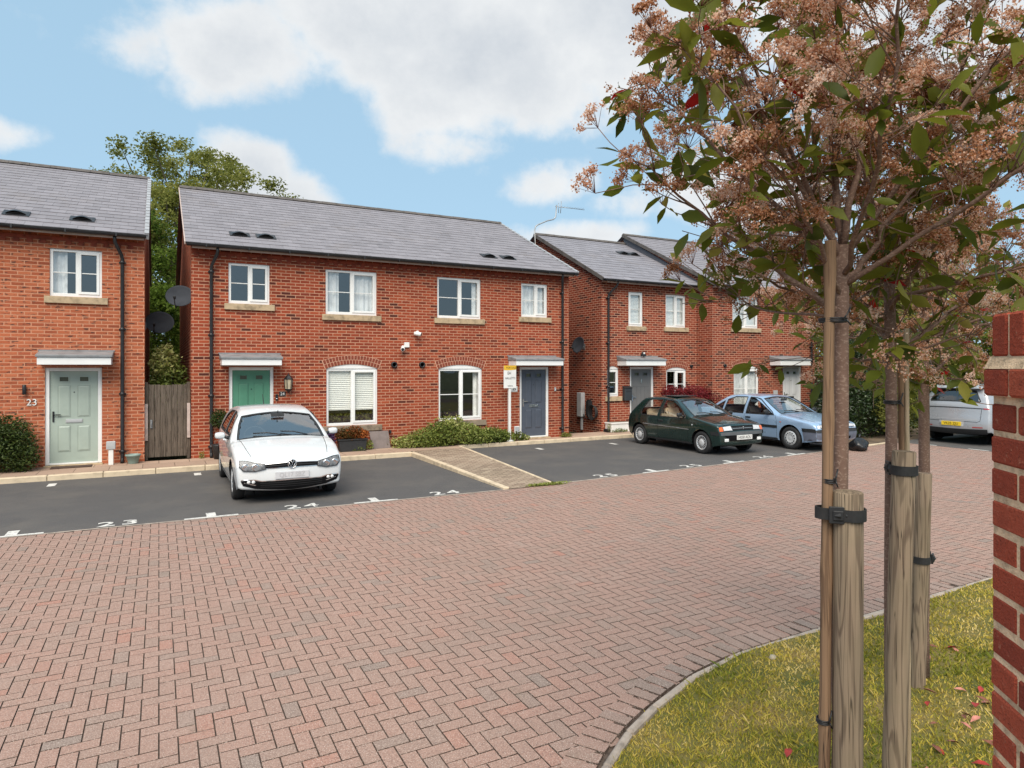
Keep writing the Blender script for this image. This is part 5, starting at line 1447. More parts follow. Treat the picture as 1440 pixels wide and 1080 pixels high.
# limb offsets are (right, away, up) seen along the row of trees
c_, s_ = math.cos(R(28.1)), math.sin(R(28.1))
def W(r, a, u): return (r * c_ + a * s_, -r * s_ + a * c_, u)
def ring(n, rr, r0, r1, u0, u1):
    out = []
    for k in range(n):
        a = 2 * PI * (k + rr.uniform(-.3, .3)) / n; q = rr.uniform(r0, r1); u = rr.uniform(u0, u1)
        out.append([(q * .35 * math.cos(a), q * .35 * math.sin(a), u * .35), (q * .72 * math.cos(a + .15), q * .72 * math.sin(a + .15), u * .72), (q * math.cos(a + .2), q * math.sin(a + .2), u)])
    return out
l1 = [(2.30, [W(-.20, .0, .14), W(-.45, .05, .33), W(-.74, .0, .56)], .017),
      (2.36, [W(-.22, -.2, .25), W(-.48, -.35, .5), W(-.66, -.4, .75)], .012),
      (2.50, [W(-.12, .0, .25), W(-.30, -.05, .60), W(-.55, -.1, 1.0)], .018),
      (2.50, [W(-.25, .15, .30), W(-.5, .25, .62), W(-.70, .3, .80)], .015),
      (2.54, [W(.0, .05, .35), W(.03, .05, .8), W(.10, .1, 1.35)], .021),
      (2.54, [W(.05, -.05, .4), W(.14, -.1, .8), W(.22, -.15, 1.3)], .018),
      (2.42, [W(.12, .02, .12), W(.28, .05, .34), W(.48, .0, .62)], .018),
      (2.40, [W(.25, -.25, .22), W(.45, -.5, .40), W(.55, -.75, .58)], .014),
      (2.44, [W(-.05, -.3, .25), W(-.15, -.6, .55), W(-.2, -.75, .9)], .014),
      (2.44, [W(.0, .3, .2), W(-.1, .6, .45), W(-.1, .9, .7)], .015),
      (2.30, [W(.2, .25, .08), W(.45, .5, .2), W(.7, .7, .3)], .012),
      (2.28, [W(-.12, .3, .05), W(-.22, .5, .12), W(-.28, .65, .2)], .008),
      (2.50, [W(-.3, -.1, .45), W(-.5, -.15, .85), W(-.66, -.2, 1.15)], .013),
      (2.50, [W(.3, -.2, .5), W(.6, -.4, .9), W(.8, -.5, 1.2)], .013)]
photinia((2.27, 1.63, ZL), 'nearest young tree with tan flower heads, tied to the thick stake at the lawn edge', 2.56, l1, 3, 305, .026, (.02, .0))
rr = random.Random(21)
l2 = [(2.16 + .05 * k, q, .015) for k, q in enumerate(ring(6, rr, .6, .95, .15, .6))] + [(2.5, q, .015) for q in ring(6, rr, .35, .85, .7, 1.4)] + [(2.12, q, .010) for q in ring(4, rr, .28, .5, .0, .22)]
photinia((3.07, 1.92, ZL), 'second young tree, between the front tree and the tree nearest the wall', 2.52, l2, 5, 255, .025, (-.02, 0), fz=2.12)
l3 = [(2.02 + .05 * k, q, .016) for k, q in enumerate(ring(7, rr, .6, 1.05, .05, .6))] + [(2.45, q, .015) for q in ring(7, rr, .4, .95, .7, 1.6)] + [(1.98, q, .010) for q in ring(6, rr, .5, 1.0, -.05, .22)] + [(2.02, [W(.1, -.2, -.0), W(.2, -.35, -.06), W(.26, -.45, -.18)], .008)]
photinia((4.75, 2.74, ZL), 'third young tree, farthest along the lawn, with red leaves hanging before the silver car', 2.48, l3, 8, 300, .034, (0, 0), fz=1.92)

def stake(base, top, r, lab):
    t = thing('tree_stake', base, lab, 'tree stake', 'timber stakes holding the young trees')
    b = Vector(base); d = Vector(top) - b
    m = MB(); n = 14; m.tube([(0, 0, -.1)] + [tuple(d * (k / 6)) for k in range(7)], [r * q for q in (1, 1, 1.01, .995, 1.0, .99, 1.0, .985)], 20); m.build('stake_post', STAKE_WOOD, t, world=False, bevel=.004)
    return t
def tie(name, a, b, ra, rb, z, w, lab, buckle=True):
    """flat rubber belt looped round two posts, with a buckle on the camera side."""
    A = Vector((a[0], a[1], z)); B = Vector((b[0], b[1], z)); t = thing(name, A, lab, 'tree tie', 'black rubber tree ties')
    d = (B - A); L = d.length; d.normalize(); n = Vector((-d.y, d.x, 0)); pts = []
    for k in range(13): q = PI / 2 + PI * k / 12; pts.append(A + (d * math.cos(q) + n * math.sin(q)) * (ra + .003))
    for k in range(13): q = -PI / 2 + PI * k / 12; pts.append(B + (d * math.cos(q) + n * math.sin(q)) * (rb + .003))
    m = MB(); N_ = len(pts); c = (A + B) / 2; vs = []
    for p in pts:
        o = (p - c).normalized() * .005
        vs += [(p.x, p.y, z - w / 2), (p.x, p.y, z + w / 2), (p.x + o.x, p.y + o.y, z + w / 2), (p.x + o.x, p.y + o.y, z - w / 2)]
    fs = []
    for i in range(N_):
        j = (i + 1) % N_
        for k in range(4): fs.append((i * 4 + k, j * 4 + k, j * 4 + (k + 1) % 4, i * 4 + (k + 1) % 4))
    m.add(vs, fs); m.build('belt', RUBBER, t)
    if buckle:
        cam = Vector((0, 0, z)); mid = A.lerp(B, .42); side = n if (cam - mid).dot(n) > 0 else -n
        C_ = mid + side * (ra * .75 + rb * .25 + .012); rx = Matrix((d, -side, Vector((0, 0, 1)))).transposed()
        m = MB(); m.obox(C_, (.05, .012, w * 1.45), rx); m.obox(C_ + side * .008 + d * .004, (.034, .010, w * .8), rx)
        m.add([C_ + side * .016 - d * .012 + Vector((0, 0, 0)), C_ + side * .005 + d * .014 + Vector((0, 0, w * .42)), C_ + side * .005 + d * .014 - Vector((0, 0, w * .42)), C_ + side * .024 + d * .01], [(0, 1, 3), (0, 3, 2), (1, 2, 3)])
        m.add([C_ + d * .026 + Vector((0, 0, w * .45)) + side * .004, C_ + d * .052 + side * .004, C_ + d * .026 - Vector((0, 0, w * .45)) + side * .004, C_ + d * .03 + side * .014], [(0, 1, 3), (1, 2, 3), (0, 3, 2)])
        m.build('buckle', DARK_TRIM, t, bevel=.002)
    return t
def cane(pts, r, mat, lab):
    t = thing('bamboo_cane', pts[0], lab, 'cane', 'canes beside the young trees'); m = MB(); P = [Vector(p) for p in pts]; a, b = P[0], P[-1]; n = 24
    Q = [a.lerp(b, k / n) for k in range(n + 1)]
    nodes = set(range(3, n, 5)); m.tube(Q, [r * (1.10 if k in nodes else 1 - .004 * k) for k in range(n + 1)], 12); m.build('cane_stick', mat, t)
    return t
def wire(c, r, z, lab, k2=None):
    t = thing('wire_tie', (c[0], c[1], z), lab, 'wire tie', 'thin ties round the trunks'); m = MB()
    for q in range(3): m.tube([(r * 1.08 * math.cos(a) * (k2 or 1.0), r * 1.08 * math.sin(a), .006 * (q - 1)) for a in [2 * PI * k / 20 for k in range(21)]], .0028, 5, cap=False)
    m.tube([(-r * .3, -r * 1.15, 0), (.0, -r * 1.3, .018), (r * .5, -r * 1.25, .045)], .003, 5); m.tube([(r * .1, -r * 1.2, 0), (r * .5, -r * 1.3, -.02)], .003, 5)
    m.build('twisted_wire', GUTTER, t, world=False)
s1 = (2.205, 1.545); s2b = (2.93, 1.835); s2t = (2.985, 1.81); s3 = (4.58, 2.69)
stake((*s1, ZL), (2.21, 1.545, 1.645), .051, 'nearest thick timber stake with deep grain, tied to the front tree')
stake((*s2b, ZL), (*s2t, 1.715), .049, 'second timber stake, leaning slightly, in front of the middle tree')
stake((*s3, ZL), (4.615, 2.665, 1.37), .052, 'farthest timber stake with a dark band near its top, by the third tree')
cane([(2.150, 1.607, ZL), (2.172, 1.590, 2.56)], .0205, CANE_WOOD, 'thick brown bamboo cane, split along its length, left of the front trunk')
cane([(3.135, 1.90, ZL), (3.115, 1.905, 2.15)], .014, CANE_WOOD, 'brown cane just right of the middle trunk')
cane([(3.22, 1.93, ZL), (3.125, 1.885, 2.28)], .012, CANE_PALE, 'thin pale cane leaning between the middle and third trunks')
tie('tree_tie', (2.152, 1.60), (2.21, 1.545), .024, .052, 1.565, .042, 'black rubber belt with arrow buckle on the nearest stake')
tie('tree_tie', (3.045, 1.885), (2.985, 1.812), .030, .050, 1.63, .042, 'black rubber belt at the top of the second stake')
tie('tree_tie', (4.60, 2.675), (4.74, 2.735), .053, .037, .78, .045, 'black rubber belt low on the farthest stake')
wire((2.170, 1.592), .021, 1.68, 'thin dark wire round the cane just above the nearest stake top')
wire((2.20, 1.60), .044, 2.27, 'dark twisted tie binding cane and front trunk under the crown')
wire((3.065, 1.915), .033, 1.93, 'thin dark tie round the middle trunk under its crown')
wire((2.153, 1.604), .0215, .80, 'thin dark wire low down on the front cane')

# ------------------------------------------------------------------ brick garden wall by the camera
wall_rz = math.atan2(-.777, -.63)
gw_ = thing('brick_garden_wall', (1.735, .845, ZR), 'tall red brick garden wall with brick on edge top at the right edge', 'wall', rz=wall_rz)
rr = random.Random(14); m = MB(); LW = 2.4
def wbrick(x0, x1, y0, y1, z0, z1):
    j = lambda: rr.uniform(-.0018, .0018)
    m.box(x0 + j(), x1 + j(), y0 + j(), y1 + j(), z0 + j(), z1 + j(), tone=min(1, max(0, rr.gauss(.5, .22))))
z = .0
for k in range(28):
    z0 = .025 + .075 * k; z1 = z0 + .062
    x = 0.0
    seq = [.1025, .215] if k % 2 else [.215, .1025]
    q = 0
    while x < LW:
        w = seq[q % 2] if k % 2 == 0 or q else .1025
        if k % 2 and q == 1: w = .046
        wbrick(x, x + w, 0, .1, z0, z1); wbrick(x, x + w, .115, .215, z0, z1); x += w + .010; q += 1
bk = m.build('brickwork', WALL_BRICK, gw_, world=False, bevel=.005, tone=True)
m = MB(); m.box(.003, LW, .0035, .2115, -.05, 2.132); 
m.build('mortar', WALL_MORTAR, bk, world=False)
m = MB(); x = -.012; k = 0
while x < LW: 
    w = .1025 if k % 3 else .1025
    wbrick(x, x + w, -.014, .229, 2.130, 2.195); x += w + .010; k += 1
cp = m.build('oversailing_course', WALL_BRICK, gw_, world=False, bevel=.006, tone=True)
m = MB(); x = .0
while x < LW: wbrick(x, x + .065, 0, .215, 2.222, 2.322); x += .075
m.build('brick_on_edge_coping', WALL_BRICK, gw_, world=False, bevel=.006, tone=True)
m = MB(); m.box(-.006, LW, -.008, .222, 2.131, 2.193); m.box(.004, LW, .004, .211, 2.19, 2.318)
m.prism([(-.012, 2.194), (.003, 2.223), (.212, 2.223), (.227, 2.194)], -.010, LW, 'x'); m.build('mortar_fillet', WALL_MORTAR, gw_, world=False)
m = MB(); m.box(-.014, -.002, .02, .06, 0, 2.10); m.build('edge_strip', DARK_TRIM, gw_, world=False)

# ------------------------------------------------------------------ fallen leaves and a stone
spots = [(2.62, 2.45, 0), (2.72, 2.40, 1), (2.70, 2.28, 1), (2.78, 2.27, 1), (2.34, 2.35, 1), (2.35, 2.16, 0), (2.44, 2.13, 2), (3.05, 2.50, 0), (3.0, 2.2, 0), (3.4, 2.3, 1), (5.1, 2.9, 1), (5.4, 2.9, 1), (4.9, 2.45, 0), (4.9, 2.3, 1), (5.6, 2.6, 1),
         (4.3, 2.2, 1), (4.0, 1.95, 0), (3.9, 1.8, 1), (4.4, 1.9, 2), (3.6, 1.7, 1), (5.0, 2.1, 1), (3.4, 1.55, 0)]
for k in range(62): spots.append((rr.uniform(3.0, 5.6), 0, rr.choice((0, 1, 2, 2)))); spots[-1] = (spots[-1][0], min(3.1, spots[-1][0] * rr.uniform(.42, .58)), spots[-1][2])
protos = {}
labs = ['small red fallen leaf lying on the lawn', 'pale pink fallen leaf lying on the lawn', 'curled brown fallen leaf lying on the lawn']
def fallen(mi, v):
    me = bpy.data.meshes.new('fallen_leaf'); q = random.Random(mi * 7 + v); L = (.092, .11, .09)[mi]
    vs = [tuple(Vector((p[0] * L, p[1] * L * (1.2 if mi == 0 else .8), (p[2] * 3 + (.14 if mi == 2 else .06) * (p[0] - .5) ** 2 * 2) * L + .004))) for p in LEAF_T]
    me.from_pydata(vs, [], LEAF_F); me.polygons.foreach_set('use_smooth', [True] * 8); me.materials.append(FALLEN[mi]); return me
for mi in range(3): protos[mi] = fallen(mi, 0)
for x, y, mi in spots:
    o = bpy.data.objects.new('fallen_leaf', protos[mi]); COL.objects.link(o)
    o.location = (x, y, ZR + .035 + .02 * math.sin(x * 1.9) * math.sin(y * 2.3)); o.rotation_euler = (rr.uniform(-.35, .35), rr.uniform(-.35, .35), rr.uniform(0, 6.28)); s = rr.uniform(.7, 1.25); o.scale = (s, s, s)
    tag(o, labs[mi], 'leaf', 'fallen leaves on the lawn')
m = MB(); m.lathe([(0, -.01), (.03, -.006), (.04, .008), (.028, .022), (0, .026)], 12, sy=.65); st = m.build('pebble', pm('pebble_pale', (.45, .38, .27), .85, .15, 30, .3), None)
st.location = (4.02, 3.42, ZR + .03); st.rotation_euler = (0, .1, .5); tag(st, 'pale pebble at the edge of the lawn left of the front stake', 'stone')

# ------------------------------------------------------------------ trees and hedges further off
def bg_tree(name, base, H, Rad, n, mat, label, seed, size=.14, limbs=11, sub=6, low=.3, clump=.75, tr=.16, cat='tree', group=None, tone=(.5, .18), squash=1.0):
    """open crown: clumps through an egg shaped volume, each carried by a bough from the trunk"""
    rr = random.Random(seed); t = thing(name, base, label, cat, group); m = MB()
    tk = curve_pts((0, 0, -.1), (0, 0, 1), H * .82, 7, rr, -.3, .05); m.tube(tk, [tr * (1 - .11 * i) for i in range(8)], 10)
    z0 = H * low; zc = z0 + (H - z0) * .5; hz = (H - z0) * .5; blobs = []; k = 0; N_ = limbs * sub
    while len(blobs) < N_:
        k += 1
        d = Vector((rr.gauss(0, 1), rr.gauss(0, 1), rr.gauss(0, 1))).normalized(); q = rr.uniform(.12, 1) ** .45
        w_ = 1.0 if d.z < .1 else 1 - .35 * d.z
        c = Vector((d.x * q * Rad * w_, d.y * q * Rad * w_ * squash, zc + d.z * q * hz)); r = clump * rr.uniform(.45, .95)
        blobs.append((c.x, c.y, c.z, r, r, r * .7))
        if k % 3 == 0:
            f = min(.95, max(.15, (c.z - .25 * H) / H)); i = min(6, int(f * 7)); p = tk[i].lerp(tk[i + 1], f * 7 - i)
            mid = p.lerp(c, .5) + Vector((rr.uniform(-.3, .3), rr.uniform(-.3, .3), -.25)); P = smooth_path([p, mid, c], 3); L_ = len(P)
            m.tube(P, [tr * .32 * (1 - .85 * j / (L_ - 1)) for j in range(L_)], 5)
    m.build('trunk', BARK_BG, t, world=False)
    V, F, tn = leaf_cloud(n, blob_sampler(blobs, 1.15, tone), size, .5)
    np_mesh('crown', V, F, mat, t, tn, world=False)
    return t
bg_tree('loose_tree', (1.5, 35.5, -.1), 13.4, 7.0, 76000, LEAF_OLIVE, 'tall loose crowned tree rising behind the pair of brick houses', 4, .17, 20, 17, .16, .80, .28, group='trees behind the houses')
bg_tree('loose_tree', (-1.0, 30.0, -.1), 9.5, 3.2, 26000, LEAF_BG, 'tree showing in the gap above the side gate', 12, .17, 13, 8, .12, .8, .18, group='trees behind the houses')
bg_tree('loose_tree', (-10.2, 38, -.1), 14.0, 4.0, 10000, LEAF_OLIVE, 'tree with just its top showing over the left house roof', 6, .17, 10, 6, .4, .8, .22, group='trees behind the houses')
def bush(name, loc, blobs, n, size, mat, label, cat='bush', group=None, asp=.5, tone=(.5, .2)):
    return plant(name, loc, label, cat, blobs, n, size, mat, 6, asp, 'foliage', group, tone, .03, zmin=-.1)
bush('leafy_bush', (.1, 28.2, -.1), [(-1.0, 0, 1.6, 1.2, .9, 1.7), (.6, .2, 1.5, 1.1, .9, 1.6), (-.3, .3, 3.2, 1.3, .9, 1.5), (1.1, .3, 3.2, 1.1, .8, 1.4), (.2, .4, 4.6, 1.2, .8, 1.2)], 15000, .13, LEAF_BG, 'bright green bush in the gap behind the side gate')
m = MB(); gs = thing('garden_shed', (1.1, 23.2, -.1), 'dark shed roof edge seen over the side gate', 'shed')
m.box(.1, 2.6, 22.4, 24, -.1, 1.7); m.build('wall', FENCE_WOOD, gs); m = MB(); m.prism([(0, 1.68), (1.35, 2.35), (2.7, 1.68), (2.7, 1.60), (1.35, 2.27), (0, 1.60)], 22.3, 24.1); m.build('roof', RIDGE, gs)
bush('passage_bush', (.17, 17.55, 0), [(-.08, 0, 1.0, .36, .4, .9), (.10, .1, 1.7, .34, .4, .6), (-.05, .1, 2.15, .30, .36, .45)], 4200, .10, LEAF_SHRUB, 'green bush just behind the side gate')
bush('lit_hedge_clump', (20.1, 12.35, -.1), [(-.5, 0, 1.2, .5, .4, 1.0), (.2, 0, 1.6, .55, .4, 1.1), (.6, .1, 1.1, .5, .4, 1.0), (.1, .1, 2.6, .5, .4, .5)], 4500, .09, LEAF_OLIVE, 'olive bronze clump added for the lit part of the dark hedge')  # added clump; its lighter leaf colour stands for light on the hedge
# right of the last house
bg_tree('small_tree', (22.9, 15.7, -.1), 5.0, 2.1, 11000, LEAF_BG, 'bright green small tree at the right corner of the last house', 15, .13, 11, 6, .18, .55, .10)
bush('dark_hedge', (19.3, 13.05, -.1), [(-1.6, -.1, .7, .7, .6, .8), (-.9, 0, 1.1, .8, .7, 1.2), (-.1, .05, 1.4, .9, .75, 1.5), (.7, .1, 1.6, 1.0, .8, 1.7), (1.6, .2, 1.7, 1.0, .8, 1.8), (2.5, .4, 1.6, 1.0, .9, 1.8), (.3, .2, 2.5, .9, .7, .8), (1.5, .3, 2.8, 1.0, .8, .9)], 26000, .095, LEAF_DARK, 'tall dark glossy hedge beyond the blue car', 'hedge', asp=.6)
bush('dark_hedge', (21.5, 15.2, -.1), [(-.8, 0, .5, .7, .5, .6), (0, .1, .55, .8, .5, .7), (.9, .1, .8, .8, .5, .9)], 9000, .09, LEAF_DARK, 'lower dark bush in front of the white door house', 'hedge', asp=.6)
for k, (x, y, H, rd, mt, lab) in enumerate([(27.5, 16.5, 7.0, 2.8, LEAF_OLIVE, 'olive tree filling the space right of the last house, nearest of its row'), (33, 19.0, 9.0, 3.6, LEAF_BG, 'tall green tree rising far behind the hedge'),
        (31.5, 13.0, 6.5, 2.8, LEAF_BG, 'green tree right behind the silver car'), (36, 14.0, 8, 3.4, LEAF_OLIVE, 'olive tree far right behind the silver car'), (29.5, 24, 9, 3.6, LEAF_OLIVE, 'tall olive tree behind the last house roof'), (38, 9.5, 7.5, 3.2, LEAF_BG, 'green tree at the far right behind the garden wall')]):
    bg_tree('broad_tree', (x, y, -.15), H, rd, 20000, mt, lab, 30 + k, .20, 12, 9, .10, .9, .18, group='trees at the right')
bush('leafy_hedge', (36, 11.5, -.1), [(-1.5, 5, 1.6, 1.6, 1.6, 2.2), (-.8, 2.6, 1.8, 1.6, 1.6, 2.4), (0, .2, 1.8, 1.6, 1.6, 2.4), (.6, -2.2, 1.8, 1.6, 1.6, 2.4), (-3, 7.5, 1.8, 1.8, 1.8, 2.5)], 16000, .18, LEAF_OLIVE, 'tall olive hedge far behind the silver car', 'hedge')
bush('leafy_hedge', (29.5, 11.0, -.1), [(-1.0, 2.6, .9, 1, .9, 1.2), (-.6, 1.4, 1.0, 1, .9, 1.3), (-.2, .2, 1.0, 1, .9, 1.3), (0, -1.0, 1.0, 1, .9, 1.3), (.2, -2.4, 1.0, 1, .9, 1.3)], 14000, .14, LEAF_BG, 'green hedge behind the silver car', 'hedge')
# ------------------------------------------------------------------ cars
class Car:
    def __init__(s, name, loc, rz, label, prof, W, zb, axles, r, zs=.20, th=(.30, .35), kf=.13, kr=.07, ktop=.03, front=(.9, .12), rear=(-1.0, .07), tread=.175):
        s.t = thing(name, loc, label, 'car', None, rz)
        P = smooth_path(prof, 8); s.P = [(p.x, p.y) for p in P]
        s.W, s.zb, s.th, s.axles, s.r, s.zs = W, zb, th, axles, r, zs
        s.kf, s.kr, s.kt = kf, kr, ktop; s.fr, s.rrr = front, rear; s.tread = tread
        s.xmax = max(p[0] for p in s.P); s.xmin = min(p[0] for p in s.P)
        d = [0]
        for a, b in zip(s.P, s.P[1:]): d.append(d[-1] + math.hypot(b[0] - a[0], b[1] - a[1]))
        s.d = d; s.L = d[-1]; s.rad = .055
        # resample evenly
        n = int(s.L / .05); s.ss = [s.L * i / n for i in range(n + 1)]
    def prof(s, q):
        q = min(max(q, 0), s.L); import bisect
        i = min(len(s.d) - 2, max(0, bisect.bisect_right(s.d, q) - 1)); f = (q - s.d[i]) / max(1e-9, s.d[i + 1] - s.d[i])
        a, b = s.P[i], s.P[i + 1]; return a[0] + (b[0] - a[0]) * f, a[1] + (b[1] - a[1]) * f
    def nrm(s, q):
        a = s.prof(q - .03); b = s.prof(q + .03); tx, tz = b[0] - a[0], b[1] - a[1]; l = math.hypot(tx, tz) or 1; return tz / l, -tx / l
    def at(s, x=None, z=None, part='front'):
        """arc length where the profile passes x or z; part front | top | rear"""
        best = None
        top = max(range(len(s.P)), key=lambda i: s.P[i][1])
        for i, p in enumerate(s.P):
            if part == 'front' and i > top: continue
            if part == 'rear' and i < top: continue
            e = abs(p[0] - x) if x is not None else abs(p[1] - z)
            if best is None or e < best[0]: best = (e, i)
        i = best[1]
        for j in (i - 1, i):
            if 0 <= j < len(s.P) - 1:
                a, b = s.P[j], s.P[j + 1]; v0, v1, v = (a[0], b[0], x) if x is not None else (a[1], b[1], z)
                if min(v0, v1) <= v <= max(v0, v1) and v1 != v0: return s.d[j] + (s.d[j + 1] - s.d[j]) * (v - v0) / (v1 - v0)
        return s.d[i]
    def S(s, x, z):
        w = s.W
        if z > s.zb: dz = z - s.zb; w -= s.th[0] * dz + s.th[1] * dz * dz
        w -= .05 * ((z - .62) / .42) ** 2 if z < s.zb else .05 * ((s.zb - .62) / .42) ** 2
        w += .010 * math.exp(-((z - s.zb + .10) / .05) ** 2)
        xf, kf = s.fr
        if x > xf: w *= 1 - kf * ((x - xf) / (s.xmax - xf)) ** 2.4
        xr, kr = s.rrr
        if x < xr: w *= 1 - kr * ((xr - x) / (xr - s.xmin)) ** 2.2
        return w
    def top(s, q, y, off=0.0):
        """point on the bonnet-roof-bumper band; y in metres as if the band were W wide"""
        t = y / s.W; a = min(1, abs(t)); x, z = s.prof(q); nx, nz = s.nrm(q)
        k = s.kf * max(0, nx) + s.kt * max(0, nz) + s.kr * max(0, -nx)
        a0 = 1 - s.rad / s.W; e = 0 if a < a0 else s.rad * (1 - math.sqrt(max(0, 1 - ((a - a0) / (1 - a0)) ** 2)))
        dd = k * a * a + e
        x -= nx * dd; z -= nz * dd
        Y = t * s.S(x, z)
        p = Vector((x, Y, z))
        if off:
            ys = max(-1, min(1, t)) ** 3
            p += Vector((nx, .6 * ys, nz)).normalized() * off
        return p
    def side(s, x, z, sg, off=0.0):
        w = s.S(x, z); p = Vector((x, sg * w, z))
        if off:
            g = (s.S(x, z + .02) - s.S(x, z - .02)) / .04; h = (s.S(x + .02, z) - s.S(x - .02, z)) / .04
            p += Vector((-h, sg, -g)).normalized() * off
        return p
    def outline(s):
        out = [(lambda p: (p.x, p.z))(s.top(q, s.W)) for q in s.ss]
        return out
    def side_poly(s):
        o = s.outline(); xe = o[-1][0]; xs = o[0][0]; bot = []
        for ax in sorted(s.axles):
            R_ = s.r + .055; zc = s.r; h = math.sqrt(max(0, R_ * R_ - (s.zs - zc) ** 2))
            a1 = math.atan2(s.zs - zc, h)
            a0 = PI - a1; n = 22
            bot += [(ax + R_ * math.cos(a0 + (a1 - a0) * k / n), zc + R_ * math.sin(a0 + (a1 - a0) * k / n)) for k in range(n + 1)]
        return o + bot
    def band_poly(s): return [(q, -s.W) for q in s.ss] + [(q, s.W) for q in reversed(s.ss)]
    def body(s, mat, side_holes, band_holes, name='body'):
        m = MB()
        hv = []
        V, T = region(s.band_poly(), band_holes, .075)
        # closer rows where the band rolls over into the sides
        a0 = 1 - s.rad / s.W
        ex = [(q, sg * s.W * (a0 + (1 - a0) * f)) for q in s.ss for sg in (-1, 1) for f in (0, .45, .8)]
        poly = s.band_poly(); pts = list(poly); n = len(pts); ed = [(i, (i + 1) % n) for i in range(n)]
        for h in band_holes:
            h = dens(h, .05); b = len(pts); pts += h; k = len(h); ed += [(b + i, b + (i + 1) % k) for i in range(k)]
        bd = np.array(pts)
        ny = int(2 * s.W / .08)
        for q in s.ss[1:-1]:
            for j in range(1, ny):
                y = -s.W + 2 * s.W * j / ny
                if abs(y) < s.W * a0 - .03 and np.min((bd[:, 0] - q) ** 2 + (bd[:, 1] - y) ** 2) > .028 ** 2 and not any(in_poly(q, y, h) for h in band_holes): pts.append((q, y))
        pts += [e for e in ex[6:-6] if not any(in_poly(e[0], e[1], h) for h in band_holes)]
        r = delaunay_2d_cdt([Vector(p) for p in pts], ed, [], 0, 1e-6)
        V = [(p.x, p.y) for p in r[0]]; T = []
        for f in r[2]:
            cx = sum(V[i][0] for i in f) / 3; cy = sum(V[i][1] for i in f) / 3
            if 0 <= cx <= s.L and abs(cy) < s.W and not any(in_poly(cx, cy, h) for h in band_holes): T.append(tuple(f))
        m.add([s.top(q, y) for q, y in V], T, smooth=True)
        V, T = region(s.side_poly(), side_holes, .07)
        for sg in (-1, 1): m.add([s.side(x, z, sg) for x, z in V], T, smooth=True)
        ob = m.build(name, mat, s.t, world=False, fixn=False)
        bm = bmesh.new(); bm.from_mesh(ob.data); bmesh.ops.remove_doubles(bm, verts=bm.verts, dist=.0015); bmesh.ops.recalc_face_normals(bm, faces=bm.faces)
        bm.to_mesh(ob.data); bm.free(); s.bo = ob
        # dark floor, wheel housings
        u = MB(); x0, x1 = s.xmin + .16, s.xmax - .22; w = s.W - .12
        u.box(s.axles[1] + s.r + .1, s.axles[0] - s.r - .1, -w, w, s.zs - .02, s.zs + .16); u.box(s.axles[0] - s.r - .1, x1, -w + .16, w - .16, s.zs, s.zs + .3); u.box(x0, s.axles[1] + s.r + .1, -w + .16, w - .16, s.zs + .02, s.zs + .3)
        for ax in s.axles:
            for sg in (-1, 1):
                R_ = s.r + .056; vs = []; n = 14
                for k in range(n + 1):
                    a = PI * k / n - .0; vs += [(ax + R_ * math.cos(a), sg * (s.S(ax, s.r + .1) - .012), s.r + R_ * math.sin(a)), (ax + R_ * math.cos(a), sg * (s.W - .34), s.r + R_ * math.sin(a))]
                u.add(vs, [(2 * k, 2 * k + 1, 2 * k + 3, 2 * k + 2) for k in range(n)])
                u.add([(ax - R_, sg * (s.W - .34), .1), (ax + R_, sg * (s.W - .34), .1), (ax + R_, sg * (s.W - .34), s.r + R_), (ax - R_, sg * (s.W - .34), s.r + R_)], [(0, 1, 2, 3)])
        u.build('underbody', DARK_INT, s.t, world=False, fixn=False)
        return ob
    def bp(s, name, poly, mat, off=.004, parent=None, step=.07):
        """patch on the band; poly [(s, y)]; mirrored copies are made by the caller"""
        V, T = region(poly, [], step); m = MB(); m.add([s.top(q, y, off) for q, y in V], T, smooth=True)
        ob = m.build(name, mat, parent or s.t, world=False, fixn=True); return ob
    def sp(s, name, poly, mat, sg, off=.004, parent=None, step=.08):
        V, T = region(poly, [], step); m = MB(); m.add([s.side(x, z, sg, off) for x, z in V], T, smooth=True)
        return m.build(name, mat, parent or s.t, world=False, fixn=True)
    def ring(s, name, poly, mat, fn, inset, off, parent):
        """rubber surround: strip between a polygon and itself drawn in"""
        cx = sum(p[0] for p in poly) / len(poly); cy = sum(p[1] for p in poly) / len(poly)
        P = dens(poly, .06); n = len(P); I = []
        for i in range(n):
            a, b = P[i - 1], P[(i + 1) % n]; tx, ty = b[0] - a[0], b[1] - a[1]; l = math.hypot(tx, ty) or 1
            q = (-ty / l, tx / l)
            if (cx - P[i][0]) * q[0] + (cy - P[i][1]) * q[1] < 0: q = (-q[0], -q[1])
            I.append((P[i][0] + q[0] * inset, P[i][1] + q[1] * inset))
        O = [(P[i][0] + (P[i][0] - I[i][0]) * .35, P[i][1] + (P[i][1] - I[i][1]) * .35) for i in range(n)]
        m = MB(); m.add([fn(*p, off) for p in O] + [fn(*p, off) for p in I] + [fn(*p, -.012) for p in I], [(i, (i + 1) % n, n + (i + 1) % n, n + i) for i in range(n)] + [(n + i, n + (i + 1) % n, 2 * n + (i + 1) % n, 2 * n + i) for i in range(n)])
        return m.build(name, mat, parent, world=False, fixn=False)
